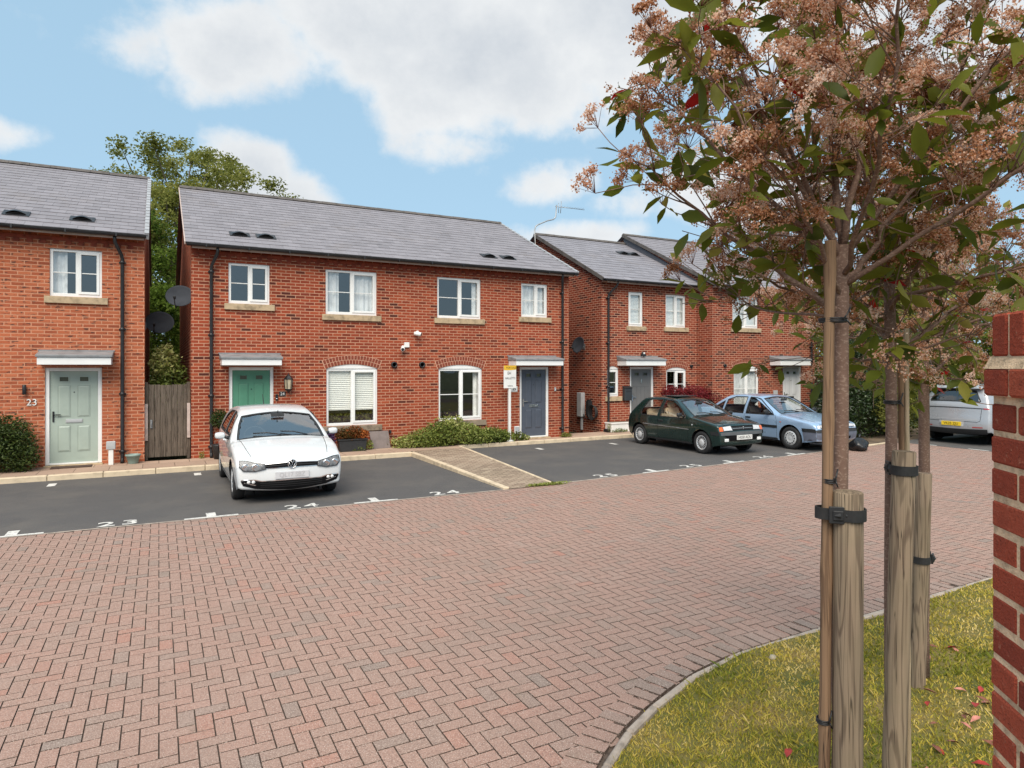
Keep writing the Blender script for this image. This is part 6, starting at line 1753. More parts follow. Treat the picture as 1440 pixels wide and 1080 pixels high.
    def seams(s, lines, w=.007, off=.0012):
        m = MB()
        for pts in lines:
            P = []
            for a, b in zip(pts, pts[1:]):
                k = max(1, int(math.hypot(b[0] - a[0], b[1] - a[1]) / .08)); P += [(a[0] + (b[0] - a[0]) * q / k, a[1] + (b[1] - a[1]) * q / k) for q in range(k)]
            P.append(pts[-1])
            for sg in (-1, 1):
                vs = []
                for i, p in enumerate(P):
                    a = P[max(0, i - 1)]; b = P[min(len(P) - 1, i + 1)]; tx, tz = b[0] - a[0], b[1] - a[1]; l = math.hypot(tx, tz) or 1; nx, nz = -tz / l * w / 2, tx / l * w / 2
                    vs += [s.side(p[0] + nx, p[1] + nz, sg, off), s.side(p[0] - nx, p[1] - nz, sg, off)]
                m.add(vs, [(2 * i, 2 * i + 1, 2 * i + 3, 2 * i + 2) for i in range(len(P) - 1)])
        m.build('door_gaps', DARK_INT, s.bo, world=False, fixn=False)
    def wheels(s, style, rim_r, turn=0.0):
        for ax in s.axles:
            for sg in (-1, 1):
                y = sg * (s.S(ax, s.r + .15) - .012 - s.tread)
                M = Matrix.Translation((ax, y, s.r)) @ Matrix.Rotation(R(-90) * sg, 4, 'X')
                w = s.tread; r = s.r; m = MB()
                m.lathe([(rim_r, 0), (r * .93, .0), (r * .985, .02), (r, .045), (r, w - .045), (r * .985, w - .018), (r * .93, w), (rim_r + .02, w + .004), (rim_r - .004, w - .006), (rim_r - .02, .02)], 40, M)
                for k in range(4):
                    pass
                wo = m.build('wheel', RUBBER, s.t, world=False, fixn=False)
                m = MB(); d = w - .012
                if style == 'cover':
                    m.lathe([(rim_r, d - .02), (rim_r * .96, d + .006), (rim_r * .80, d + .004), (rim_r * .72, d + .014), (rim_r * .50, d + .018), (rim_r * .40, d + .004), (rim_r * .30, d + .010), (0, d + .012)], 36, M)
                elif style == 'slots':
                    m.lathe([(rim_r, d - .02), (rim_r * .97, d + .006), (rim_r * .86, d), (rim_r * .80, d - .02), (rim_r * .42, d + .002), (rim_r * .34, d + .012), (rim_r * .15, d + .016), (0, d + .016)], 36, M)
                else:
                    m.lathe([(rim_r, d - .02), (rim_r * .97, d + .006), (rim_r * .90, d), (rim_r * .88, d - .06), (0, d - .06)], 36, M)
                    for k in range(10):
                        a = 2 * PI * (k // 2) / 5 + (.14 if k % 2 else -.14)
                        m.obox(M @ Vector((rim_r * .52 * math.cos(a), rim_r * .52 * math.sin(a), d - .01)), (rim_r * .86, .032, .022), M.to_3x3() @ Matrix.Rotation(a, 3, 'Z'))
                    m.lathe([(rim_r * .26, d - .03), (rim_r * .24, d), (0, d + .002)], 20, M)
                ri = m.build('rim', SILVER, wo, world=False, fixn=True)
                m = MB()
                n, rr_, sz = {'cover': (12, .70, (.020, .040)), 'slots': (16, .62, (.016, .075)), 'spoke': (5, .1, (.006, .012))}[style]
                for k in range(n):
                    a = 2 * PI * k / n; m.obox(M @ Vector((rim_r * rr_ * math.cos(a), rim_r * rr_ * math.sin(a), d + (.010 if style == 'cover' else -.008 if style == 'slots' else .0))), (sz[1] if style == 'slots' else sz[0] * 1.2, sz[0] if style == 'slots' else sz[1], .014), M.to_3x3() @ Matrix.Rotation(a, 3, 'Z'))
                m.build('rim_openings', DARK_INT, ri, world=False)
    def plate(s, x, z, txt, mat, sg=1, w=.52, h=.112, ink=None, tilt=0):
        m = MB(); m.box(x - .012 if sg > 0 else x - .006, x + .006 if sg > 0 else x + .012, -w / 2, w / 2, z - h / 2, z + h / 2)
        o = m.build('number_plate', mat, s.t, world=False, bevel=.003)
        if txt:
            rot = Matrix.Rotation(R(90), 4, 'X'); M = Matrix.Translation((x + sg * (.0075 if sg > 0 else .0075), 0, z)) @ Matrix.Rotation(R(90 if sg > 0 else -90), 4, 'Z') @ rot
            if sg < 0: M = Matrix.Translation((x - .0075, 0, z)) @ Matrix.Rotation(R(-90), 4, 'Z') @ rot
            text_mesh(txt, h * .92, 'plate_characters', ink or INK, o, M, extrude=.0006, sx=.92)
        return o
    def handles(s, xs, z, mat):
        for x in xs:
            for sg in (-1, 1):
                m = MB(); p = s.side(x, z, sg, .016); m.obox(p, (.17, .022, .030)); m.obox(s.side(x + .08, z, sg, .006), (.02, .024, .026)); m.obox(s.side(x - .08, z, sg, .006), (.02, .024, .026)); m.build('door_handle', mat, s.t, world=False, bevel=.006)
    def mirrors(s, x, z, mat, size=(.10, .17, .13)):
        for sg in (-1, 1):
            b = s.side(x, z, sg); m = MB(); c = b + Vector((-.02, sg * (.06 + size[1] / 2), .05))
            n = 8; vs = []
            for j in range(9):
                ph = PI * j / 8
                for k in range(12):
                    a = 2 * PI * k / 12; f = lambda v: math.copysign(abs(v) ** .6, v)
                    vs.append(c + Vector((f(math.cos(ph)) * size[0] / 2 if math.cos(ph) > 0 else f(math.cos(ph)) * size[0] * .2, f(math.sin(ph)) * f(math.cos(a)) * size[1] / 2, f(math.sin(ph)) * f(math.sin(a)) * size[2] / 2)))
            m.add(vs, [(j * 12 + k, j * 12 + (k + 1) % 12, (j + 1) * 12 + (k + 1) % 12, (j + 1) * 12 + k) for j in range(8) for k in range(12)], smooth=True)
            o = m.build('wing_mirror', mat, s.t, world=False)
            m = MB(); m.tube([b + Vector((0, -sg * .01, 0)), b + Vector((-.0, sg * .08, .03))], [.035, .025], 8); m.build('mirror_arm', DARK_TRIM, o, world=False)
            m = MB(); m.obox(c + Vector((-.022, 0, 0)), (.006, size[1] * .84, size[2] * .8)); m.build('mirror_glass', CHROME, o, world=False)
    def cabin(s, cloth, wsx, roof, rear_x=-.85, drv=-1):
        def seat(x, y, w, rec=16):
            m = MB(); Ry = Matrix.Rotation(R(-rec), 3, 'Y')
            m.obox((x, y, .48), (.50, w, .16), Matrix.Rotation(R(-6), 3, 'Y')); m.obox(Vector((x - .30, y, .78)), (.13, w, .58), Ry); 
            m.obox(Vector((x - .30, y - w * .42, .76)), (.17, w * .16, .46), Ry); m.obox(Vector((x - .30, y + w * .42, .76)), (.17, w * .16, .46), Ry)
            m.build('seat', cloth, s.t, world=False, bevel=.035, seg=2)
            m = MB(); m.obox(Vector((x - .385, y, 1.15)), (.09, w * .52, .17), Ry); h = m.build('headrest', cloth, s.t, world=False, bevel=.03, seg=2)
        for sg in (-1, 1): seat(.02, sg * s.W * .44, .46)
        m = MB(); m.obox((rear_x, 0, .48), (.46, s.W * 1.36, .16)); m.obox((rear_x - .27, 0, .74), (.14, s.W * 1.36, .52), Matrix.Rotation(R(-18), 3, 'Y')); m.build('rear_bench', cloth, s.t, world=False, bevel=.03, seg=2)
        m = MB(); x = wsx
        m.prism([(x - .02, .62), (x - .02, s.zb - .035), (x - .22, s.zb + .015), (x - .42, s.zb - .03), (x - .48, s.zb - .16), (x - .40, .62)], -s.W + .13, s.W - .13); m.build('dashboard', DARK_TRIM, s.t, world=False, bevel=.02)
        c = Vector((x - .56, drv * s.W * .44, s.zb + .01)); m = MB(); A = Matrix.Rotation(R(64), 3, 'Y')
        m.tube([c + A @ Vector((.185 * math.cos(a), .185 * math.sin(a), 0)) for a in [2 * PI * k / 24 for k in range(25)]], .015, 8, cap=False)
        m.obox(c, (.10, .12, .04), A); m.obox(c, (.04, .36, .02), A); m.obox(c + A @ Vector((.09, 0, 0)), (.18, .04, .02), A); m.build('steering_wheel', GREY_CLOTH if cloth is not GREY_CLOTH else DARK_TRIM, s.t, world=False)
        m = MB(); m.obox((wsx - .50, 0, roof - .10), (.03, .22, .065), Matrix.Rotation(R(-12), 3, 'Y')); m.tube([(wsx - .50, 0, roof - .07), (wsx - .46, 0, roof - .02)], .01, 6); m.build('rear_view_mirror', DARK_TRIM, s.t, world=False, bevel=.008)
        m = MB(); 
        for sg in (-1, 1): m.obox((-.1, sg * (s.W - .13), .60), (1.75, .04, .62))
        m.build('door_cards', cloth if cloth is BEIGE_CLOTH else DARK_TRIM, s.t, world=False)
    def glaze(s, side_w, ws, rw, mat_s, mat_f, rubber=.022, mat_r=None):
        for sg in (-1, 1):
            for p in side_w:
                fn = lambda a, b, o, sg=sg: s.side(a, b, sg, o)
                g = s.sp('window', p, mat_s, sg, -.010); s.ring('window_seal', p, DARK_TRIM, fn, rubber * .7, .003, g)
        for nm, p, mt in (('windscreen', ws, mat_f), ('rear_window', rw, mat_r or mat_s)):
            if p: g = s.bp(nm, p, mt, -.010); s.ring('window_seal', p, DARK_TRIM, s.top, rubber * 1.2, .003, g)
    def wipers(s, wsx, z):
        q = s.at(x=wsx - .04); m = MB()
        for y0, y1 in ((.45, -.02), (-.02, -.50)): m.tube([s.top(q - .06, y0, .02), s.top(q + .02, (y0 + y1) / 2, .03), s.top(q + .05, y1, .02)], .011, 5)
        m.build('wipers', DARK_TRIM, s.t, world=False)
def mir(poly): return [(a, -b) for a, b in reversed(poly)]

# ---- white hatchback
pr = [(1.90, .17), (1.975, .25), (2.0, .38), (1.998, .52), (1.985, .62), (1.94, .69), (1.82, .775), (1.5, .880), (1.2, .950), (1.02, .985), (.78, 1.135), (.50, 1.285), (.32, 1.37), (.08, 1.435), (-.3, 1.468), (-.8, 1.455),
      (-1.2, 1.41), (-1.50, 1.345), (-1.66, 1.20), (-1.80, 1.03), (-1.90, .90), (-1.955, .72), (-1.965, .5), (-1.93, .32), (-1.88, .22)]
c = Car('parked_car', (1.90, 13.09, ZR), R(-90), 'white hatchback parked nose out before the green front door', pr, .855, .93, (1.235, -1.235), .305, front=(1.0, .05), kf=.11)
WHITE = paint_mat('car_white', (.66, .685, .70), 0.0, .3, 1.0, dirt=.015)
f = lambda z: c.at(z=z); fx = lambda x: c.at(x=x); rx = lambda x: c.at(x=x, part='rear')
sw = [[(.70, .985), (.30, 1.315), (.0, 1.365), (-.22, 1.372), (-.22, .975)], [(-.30, .975), (-.30, 1.372), (-.8, 1.35), (-1.10, 1.27), (-1.25, 1.03), (-1.2, .985)]]
ws = [(fx(1.0), -.75), (fx(1.02), 0), (fx(1.0), .75), (fx(.62), .77), (fx(.36), .76), (fx(.33), 0), (fx(.36), -.76), (fx(.62), -.77)]
rw = [(rx(-1.54), -.60), (rx(-1.54), .60), (rx(-1.80), .64), (rx(-1.80), -.64)]
c.body(WHITE, sw, [ws, rw]); c.glaze(sw, ws, rw, CAR_GLASS_TINT, CAR_SCREEN)
c.seams([[(.86, .28), (.86, .80), (.78, .97)], [(-.26, .26), (-.26, .97)], [(-1.02, .60), (-1.0, .7), (-1.2, .98)], [(.86, .27), (-.9, .27)]])
c.handles([-.10, -1.0], .86, WHITE); c.mirrors(.62, .95, WHITE, (.12, .17, .115)); c.wheels('spoke', .20); c.cabin(GREY_CLOTH, 1.0, 1.42); c.wipers(1.0, .98)
def cut(name, poly, base, lens=True, off=.012):
    """lamp with a bright reflector under a clear lens, both sides"""
    for p in (poly, mir(poly)):
        g = c.bp(name, p, base, off, None, .035)
        c.ring('lamp_seal', p, DARK_TRIM, c.top, .010, off + .001, g)
        if lens: c.bp('lens', p, LENS, off + .012, g, .04)
hl_ = [(f(.565), .42), (f(.535), .58), (f(.548), .76), (f(.64), .81), (fx(1.86), .80), (fx(1.89), .70), (f(.69), .58), (f(.645), .43)]
cut('headlight', hl_, pm('headlight_dark', (.20, .205, .21), .5, .35, 14, spec=.3), off=.016)
def lamp_bowl(y, q, r=.055):
    for sg in (1, -1):
        p = c.top(q, sg * y, .014); m = MB(); M = Matrix.Translation(p) @ Matrix.Rotation(R(90), 4, 'Y')
        m.lathe([(r, -.002), (r * .92, .010), (r * .5, .002), (.001, .004)], 20, M); m.build('lamp_bowl', CHROME, c.t, world=False)
lamp_bowl(.575, f(.605), .06); lamp_bowl(.72, f(.625), .055)
def both(name, poly, mat, off=.004): 
    for p in (poly, mir(poly)): c.bp(name, p, mat, off)
g = c.bp('grille', [(f(.572), -.43), (f(.572), .43), (f(.650), .43), (f(.650), -.43)], DARK_INT, .004)
for z in (.574, .612, .648): c.bp('grille_bar', [(f(z - .004), -.42), (f(z - .004), .42), (f(z + .004), .42), (f(z + .004), -.42)], DARK_TRIM if z == .612 else CHROME, .010, g)
p0 = c.top(f(.62), 0, .022); m = MB(); M = Matrix.Translation(p0) @ Matrix.Rotation(R(90), 4, 'Y'); ring_ = [p0 + Vector((0, .066 * math.cos(a), .066 * math.sin(a))) for a in [2 * PI * k / 24 for k in range(25)]]
m.tube(ring_, .0075, 6, cap=False)
m.tube([p0 + Vector((.003, y, z)) for y, z in ((-.022, .052), (0, .006), (.022, .052))], .006, 5)
m.tube([p0 + Vector((.003, y, z)) for y, z in ((-.050, .028), (-.026, -.048), (0, .0), (.026, -.048), (.050, .028))], .006, 5); m.build('emblem', CHROME, c.t, world=False)
m = MB(); m.lathe([(.058, -.004), (0, -.003)], 20, M); m.build('emblem_backing', DARK_INT, c.t, world=False)
low = [(f(.235), -.60), (f(.215), 0), (f(.235), .60), (f(.29), .78), (f(.385), .81), (f(.395), .62), (f(.365), .50), (f(.372), 0), (f(.365), -.50), (f(.395), -.62), (f(.385), -.81), (f(.29), -.78)]
g = c.bp('lower_grille', low, DARK_INT, .008)
for z in (.272, .305, .338): c.bp('grille_bar', [(f(z - .004), -.52), (f(z - .004), .52), (f(z + .004), .52), (f(z + .004), -.52)], DARK_TRIM, .009, g)
for sg in (1, -1):
    q = [(f(.374), 0), (f(.367), .50), (f(.395), .62), (f(.393), .80), (f(.404), .80), (f(.406), .60), (f(.378), .49), (f(.384), 0)]
    c.bp('chrome_strip', q if sg > 0 else mir(q), CHROME, .009, g)
    q = [(f(.30), .60), (f(.345), .76), (f(.353), .76), (f(.31), .58)]; c.bp('chrome_strip', q if sg > 0 else mir(q), CHROME, .010, g)
    for y in (.62, .69):
        p = c.top(f(.362), sg * y, .008); m = MB(); m.lathe([(.028, 0), (.026, .008), (0, .010)], 14, Matrix.Translation(p) @ Matrix.Rotation(R(90), 4, 'Y')); m.build('fog_lamp', LENS_WHITE, c.t, world=False)
c.plate(2.012, .455, 'QL17 SBZ', pm('plate_blurred', (.55, .55, .57), .5, .04, 5), ink=INK_GREY)
m = MB(); m.tube([(-1.25, 0, 1.40), (-1.32, 0, 1.46), (-1.48, 0, 1.62)], [.012, .008, .004], 6); m.build('aerial', DARK_TRIM, c.t, world=False)
cl = [(f(.755), -.78)]
m = MB()
for sg in (1, -1): m.tube([c.top(fx(1.02 + .10 * 0 + (1.80 - 1.02) * k / 6), sg * (.72 - .10 * k / 6), .0015) for k in range(7)], .004, 4)
m.tube([c.top(fx(1.90), -.66 + 1.32 * k / 12, .0012) for k in range(13)], .004, 4); m.build('bonnet_gap', DARK_INT, c.bo, world=False)
m = MB(); m.obox((.38, 0, 1.345), (.06, .20, .035), Matrix.Rotation(R(35), 3, 'Y')); m.build('sensor_housing', DARK_TRIM, c.t, world=False, bevel=.008)

# ---- dark green three door hatchback
pr = [(1.80, .20), (1.855, .28), (1.875, .40), (1.875, .52), (1.862, .60), (1.825, .70), (1.765, .765), (1.5, .83), (1.1, .895), (.84, .94), (.6, 1.07), (.35, 1.205), (.12, 1.31), (-.05, 1.347), (-.5, 1.372), (-1.0, 1.352), (-1.26, 1.31),
      (-1.46, 1.13), (-1.62, .97), (-1.72, .86), (-1.79, .62), (-1.80, .45), (-1.77, .30), (-1.72, .24)]
c = Car('parked_car', (12.79, 13.63, ZR), R(-90), 'dark green three door hatchback with beige seats', pr, .795, .84, (1.21, -1.21), .282, front=(1.0, .07), kf=.06, kr=.05, rear=(-1.1, .06), zs=.21); c.rad = .036
GREEN = paint_mat('car_green', (.003, .024, .020), .25, .28, 1.0, dirt=.03)
sw = [[(.66, .855), (.64, .945), (.15, 1.262), (.0, 1.288), (-.31, 1.296), (-.35, .838)], [(-.43, .840), (-.39, 1.296), (-.86, 1.284), (-.97, 1.255), (-1.14, .98), (-1.16, .90), (-1.10, .845)]]
ws = [(fx(.83), -.64), (fx(.85), 0), (fx(.83), .64), (fx(.5), .655), (fx(.15), .63), (fx(.12), 0), (fx(.15), -.63), (fx(.5), -.655)]
rw = [(rx(-1.30), -.57), (rx(-1.30), .57), (rx(-1.60), .62), (rx(-1.60), -.62)]
c.body(GREEN, sw, [ws, rw]); c.glaze(sw, ws, rw, CAR_GLASS, CAR_SCREEN)
c.seams([[(.74, .30), (.78, .70), (.70, .85)], [(-.42, .27), (-.40, .83)], [(.74, .29), (-.42, .27)], [(1.02, .58), (.82, .88)]])
c.handles([-.27], .74, DARK_TRIM); c.mirrors(.58, .89, DARK_TRIM, (.09, .16, .11)); c.wheels('slots', .185); c.cabin(BEIGE_CLOTH, .83, 1.33, -.80); c.wipers(.83, .94)
for p in ([(f(.618), .375), (f(.618), .66), (f(.735), .66), (f(.742), .40)],): cut('headlight', p, LENS_WHITE)
p = [(f(.618), .668), (f(.62), .775), (f(.725), .765), (f(.733), .668)]; both('indicator', p, AMBER, .010)
g = c.bp('grille', [(f(.615), -.37), (f(.615), .37), (f(.728), .385), (f(.728), -.385)], DARK_INT, .004)
for z in (.640, .667, .694): c.bp('grille_bar', [(f(z - .006), -.37), (f(z - .006), .37), (f(z + .006), .37), (f(z + .006), -.37)], METAL_GREY if z == .667 else DARK_TRIM, .012, g)
p0 = c.top(f(.668), 0, .02); m = MB(); m.tube([p0 + Vector((0, y, z)) for y, z in ((-.012, -.032), (.008, -.012), (-.010, .006), (.006, .034), (.014, .018))], .007, 5); m.tube([p0 + Vector((0, y, z)) for y, z in ((-.010, .006), (.022, -.002))], .005, 5); m.tube([p0 + Vector((0, y, z)) for y, z in ((.008, -.012), (.024, -.034))], .005, 5); m.build('emblem', CHROME, c.t, world=False)
bs = [(f(.505), -.795), (f(.505), .795), (f(.590), .795), (f(.590), -.795)]
c.bp('bumper_strip', bs, pm('bumper_grey', (.085, .09, .095), .5, .1, 8), .012)
for sg in (1, -1): c.sp('bumper_strip', [(1.56, .505), (1.815, .505), (1.80, .590), (1.52, .590)], DARK_TRIM, sg, .010)
c.bp('lower_grille', [(f(.365), -.48), (f(.365), .48), (f(.50), .66), (f(.50), -.66)], DARK_INT, .005)
for sg in (1, -1):
    q = c.top(f(.385), sg * .60, .012); m = MB(); m.obox(q, (.03, .13, .075)); m.build('fog_lamp', LENS_WHITE, c.t, world=False, bevel=.01)
c.plate(1.905, .445, 'H058 AOU', PLATE_WHITE)
for sg in (1, -1):
    c.sp('side_moulding', [(.80, .572), (-1.02, .600), (-1.02, .622), (.80, .594)], METAL_GREY, sg, .010); c.sp('sill_trim', [(.86, .215), (.84, .262), (-.86, .262), (-.88, .215)], DARK_TRIM, sg, .005)
    c.sp('side_repeater', [(.90, .70), (.90, .725), (.955, .725), (.955, .70)], LENS_WHITE, sg, .008); c.sp('fuel_cap', [(-1.36, .80), (-1.36, .9), (-1.25, .9), (-1.25, .80)], GREEN, sg, .003)
m = MB(); m.obox((-.42, 0, 1.378), (.62, .74, .012)); m.build('sunroof', DARK_TRIM, c.t, world=False, bevel=.006)
m = MB()
for sg in (1, -1): m.tube([c.top(fx(.86 + (1.72 - .86) * k / 6), sg * (.60 - .05 * k / 6), .0015) for k in range(7)], .004, 4)
m.tube([c.top(fx(1.755), -.60 + 1.2 * k / 12, .0012) for k in range(13)], .004, 4); m.build('bonnet_gap', DARK_INT, c.bo, world=False)

# ---- pale blue saloon
pr = [(2.10, .20), (2.165, .28), (2.195, .40), (2.195, .50), (2.172, .60), (2.115, .70), (1.95, .765), (1.5, .85), (1.15, .905), (.95, .935), (.65, 1.10), (.40, 1.235), (.18, 1.335), (0, 1.378), (-.5, 1.402), (-.95, 1.372), (-1.2, 1.26), (-1.45, 1.10),
      (-1.60, 1.015), (-1.8, .988), (-2.07, .965), (-2.15, .90), (-2.19, .70), (-2.195, .48), (-2.16, .32), (-2.10, .24)]
c = Car('parked_car', (15.58, 13.31, ZR), R(-90), 'pale blue four door saloon in front of the white door house', pr, .865, .86, (1.335, -1.335), .302, front=(1.1, .08), kf=.08, kr=.06, rear=(-1.2, .07), zs=.21); c.rad = .038
BLUE = paint_mat('car_blue', (.33, .47, .66), .25, .28, 1.0, dirt=.04)
sw = [[(.82, .875), (.74, .965), (.24, 1.285), (.08, 1.316), (-.16, 1.328), (-.16, .862)], [(-.25, .862), (-.25, 1.328), (-.70, 1.316), (-.95, 1.225), (-.99, .90), (-.94, .866)], [(-1.06, .90), (-1.03, 1.19), (-1.38, .99), (-1.36, .915)]]
ws = [(fx(.94), -.70), (fx(.96), 0), (fx(.94), .70), (fx(.6), .715), (fx(.21), .685), (fx(.18), 0), (fx(.21), -.685), (fx(.6), -.715)]
rw = [(rx(-1.0), -.62), (rx(-1.0), .62), (rx(-1.58), .68), (rx(-1.58), -.68)]
c.body(BLUE, sw, [ws, rw]); c.glaze(sw, ws, rw, CAR_GLASS, CAR_SCREEN)
c.seams([[(.90, .28), (.92, .72), (.86, .87)], [(-.205, .27), (-.205, .86)], [(-.98, .62), (-.92, .72), (-1.02, .88)], [(.9, .27), (-.9, .27)]])
c.handles([-.06, -.84], .77, DARK_TRIM); c.mirrors(.68, .91, DARK_TRIM, (.09, .18, .12)); c.wheels('cover', .195); c.cabin(GREY_CLOTH, .94, 1.36, -.82); c.wipers(.94, .94)
cut('headlight', [(f(.625), .40), (f(.625), .70), (f(.712), .70), (f(.712), .42)], LENS_WHITE)
both('indicator', [(f(.625), .705), (f(.625), .80), (f(.705), .79), (f(.712), .705)], LENS_WHITE, .009)
g = c.bp('grille', [(f(.62), -.39), (f(.62), .39), (f(.69), .40), (f(.69), -.40)], DARK_INT, .004)
for z in (.64, .668): c.bp('grille_bar', [(f(z - .005), -.38), (f(z - .005), .38), (f(z + .005), .38), (f(z + .005), -.38)], DARK_TRIM, .010, g)
BUMP = pm('bumper_blue_grey', (.13, .145, .19), .45, .1, 8)
c.bp('bumper', [(f(.30), -.86), (f(.30), .86), (f(.545), .86), (f(.545), -.86)], BUMP, .010)
c.bp('bumper_strip', [(f(.50), -.865), (f(.50), .865), (f(.59), .865), (f(.59), -.865)], DARK_TRIM, .020)
c.bp('lower_grille', [(f(.31), -.5), (f(.31), .5), (f(.38), .5), (f(.38), -.5)], DARK_INT, .014)
for sg in (1, -1):
    c.sp('bumper_strip', [(1.72, .50), (2.10, .50), (2.09, .59), (1.70, .59)], DARK_TRIM, sg, .012); c.sp('bumper', [(1.74, .26), (2.09, .28), (2.10, .50), (1.72, .50)], BUMP, sg, .006)
    c.sp('side_moulding', [(.94, .535), (-.94, .535), (-.94, .605), (.94, .605)], DARK_TRIM, sg, .012); c.sp('sill_trim', [(.94, .215), (.92, .262), (-.92, .262), (-.94, .215)], DARK_TRIM, sg, .004)
    c.sp('side_repeater', [(1.02, .70), (1.02, .722), (1.07, .722), (1.07, .70)], AMBER, sg, .008)
c.plate(2.222, .44, None, PLATE_WHITE)
m = MB()
for sg in (1, -1): m.tube([c.top(fx(.98 + (2.05 - .98) * k / 6), sg * (.68 - .06 * k / 6), .0015) for k in range(7)], .004, 4)
m.tube([c.top(fx(2.06), -.64 + 1.28 * k / 12, .0012) for k in range(13)], .004, 4); m.build('bonnet_gap', DARK_INT, c.bo, world=False)

# ---- silver sport utility car, seen from behind
pr = [(2.2, .27), (2.31, .4), (2.35, .6), (2.30, .85), (2.1, .98), (1.6, 1.06), (1.2, 1.12), (.8, 1.38), (.45, 1.60), (.2, 1.68), (-.4, 1.73), (-1.2, 1.725), (-1.90, 1.67), (-2.02, 1.62), (-2.15, 1.42), (-2.23, 1.22), (-2.28, 1.10), (-2.31, .9), (-2.345, .68),
      (-2.345, .48), (-2.30, .36), (-2.24, .30)]
c = Car('parked_car', (22.1, 10.64, ZR), 0.0, 'silver white sport utility car seen from behind at the right', pr, 1.0, 1.08, (1.42, -1.42), .36, zs=.27, th=(.34, .20), front=(1.3, .12), rear=(-1.4, .09), kr=.10)
f = lambda z: c.at(z=z, part='rear')
SILV = paint_mat('car_silver_white', (.37, .385, .41), .25, .3, 1.0, dirt=.05)
fx2 = lambda x: c.at(x=x); 
sw = [[(.95, 1.13), (.42, 1.52), (.0, 1.60), (.0, 1.12)], [(-.08, 1.12), (-.08, 1.60), (-.95, 1.59), (-.98, 1.13)], [(-1.06, 1.14), (-1.03, 1.58), (-1.6, 1.52), (-1.85, 1.22)]]
ws = [(fx2(1.16), -.78), (fx2(1.16), .78), (fx2(.48), .74), (fx2(.48), -.74)]
rw = [(f(1.545), -.70), (f(1.56), 0), (f(1.545), .70), (f(1.25), .80), (f(1.22), .76), (f(1.21), 0), (f(1.22), -.76), (f(1.25), -.80)]
c.body(SILV, sw, [ws, rw]); c.glaze(sw, ws, rw, CAR_GLASS_TINT, CAR_GLASS, mat_r=CAR_GLASS_TINT)
c.wheels('spoke', .25); c.cabin(GREY_CLOTH, 1.1, 1.65, -1.0); c.mirrors(.8, 1.14, SILV, (.12, .22, .16)); c.handles([.1, -.9], .98, SILV)
c.seams([[(1.0, .4), (.95, 1.1)], [(-.04, .4), (-.04, 1.11)], [(-1.02, .75), (-1.02, 1.12)]])
c.bp('light_bar', [(f(1.055), -.93), (f(1.055), .93), (f(1.03), .93), (f(1.03), -.93)], DARK_TRIM, .006)
for p in ([(f(1.06), .86), (f(1.06), .985), (f(1.025), .985), (f(1.025), .86)],): both('tail_light', p, RED_LENS, .009)
c.bp('lower_bumper', [(f(.30), -.95), (f(.30), .95), (f(.455), .95), (f(.455), -.95)], DARK_TRIM, .010)
both('reflector', [(f(.50), .58), (f(.50), .84), (f(.525), .84), (f(.525), .58)], RED_LENS, .008)
c.bp('tailgate_edge', [(f(.72), -.70), (f(.72), .70), (f(.732), .70), (f(.732), -.70)], GREY_PLASTIC, .003)
m = MB()
for sg in (1, -1): m.tube([c.top(f(1.02 - .32 * k / 6), sg * (.80 - .03 * k / 6), .002) for k in range(7)] + [c.top(f(.665), sg * .70, .002)], .005, 4)
m.tube([c.top(f(.665), -.70 + 1.4 * k / 10, .002) for k in range(11)], .005, 4); m.build('tailgate_gap', DARK_INT, c.bo, world=False)
c.bp('plate_recess', [(f(.52), -.34), (f(.52), .34), (f(.67), .36), (f(.67), -.36)], GREY_PLASTIC, .004)
c.plate(-2.362, .59, 'VK25 ZJU', PLATE_YELLOW, -1)
m = MB(); m.prism([(-1.88, 1.675), (-2.14, 1.60), (-2.15, 1.575), (-1.95, 1.58)], -.68, .68); m.build('roof_spoiler', SILV, c.t, world=False, bevel=.008)
# ------------------------------------------------------------------ sky, sun, camera
SUN_EL, SUN_AZ = 50.0, 212.0          # azimuth clockwise from +Y: behind the camera, a little to the left
w = bpy.data.worlds.new('World'); S.world = w; w.use_nodes = True
nt = w.node_tree; nt.nodes.clear()
out = nt.nodes.new('ShaderNodeOutputWorld'); bg = nt.nodes.new('ShaderNodeBackground'); nt.links.new(bg.outputs[0], out.inputs[0])
sky = nt.nodes.new('ShaderNodeTexSky'); sky.sky_type = 'NISHITA'; sky.sun_disc = False
sky.sun_elevation = R(SUN_EL); sky.sun_rotation = R(SUN_AZ); sky.altitude = 100; sky.air_density = 1.0; sky.dust_density = 1.2; sky.ozone_density = 1.0
dirn = nd(nt, 'ShaderNodeTexCoord').outputs['Generated']
sep = nd(nt, 'ShaderNodeSeparateXYZ', {0: dirn}).outputs
az = math_(nt, 'ARCTAN2', sep[0], sep[1]); el = math_(nt, 'ARCSINE', sep[2])
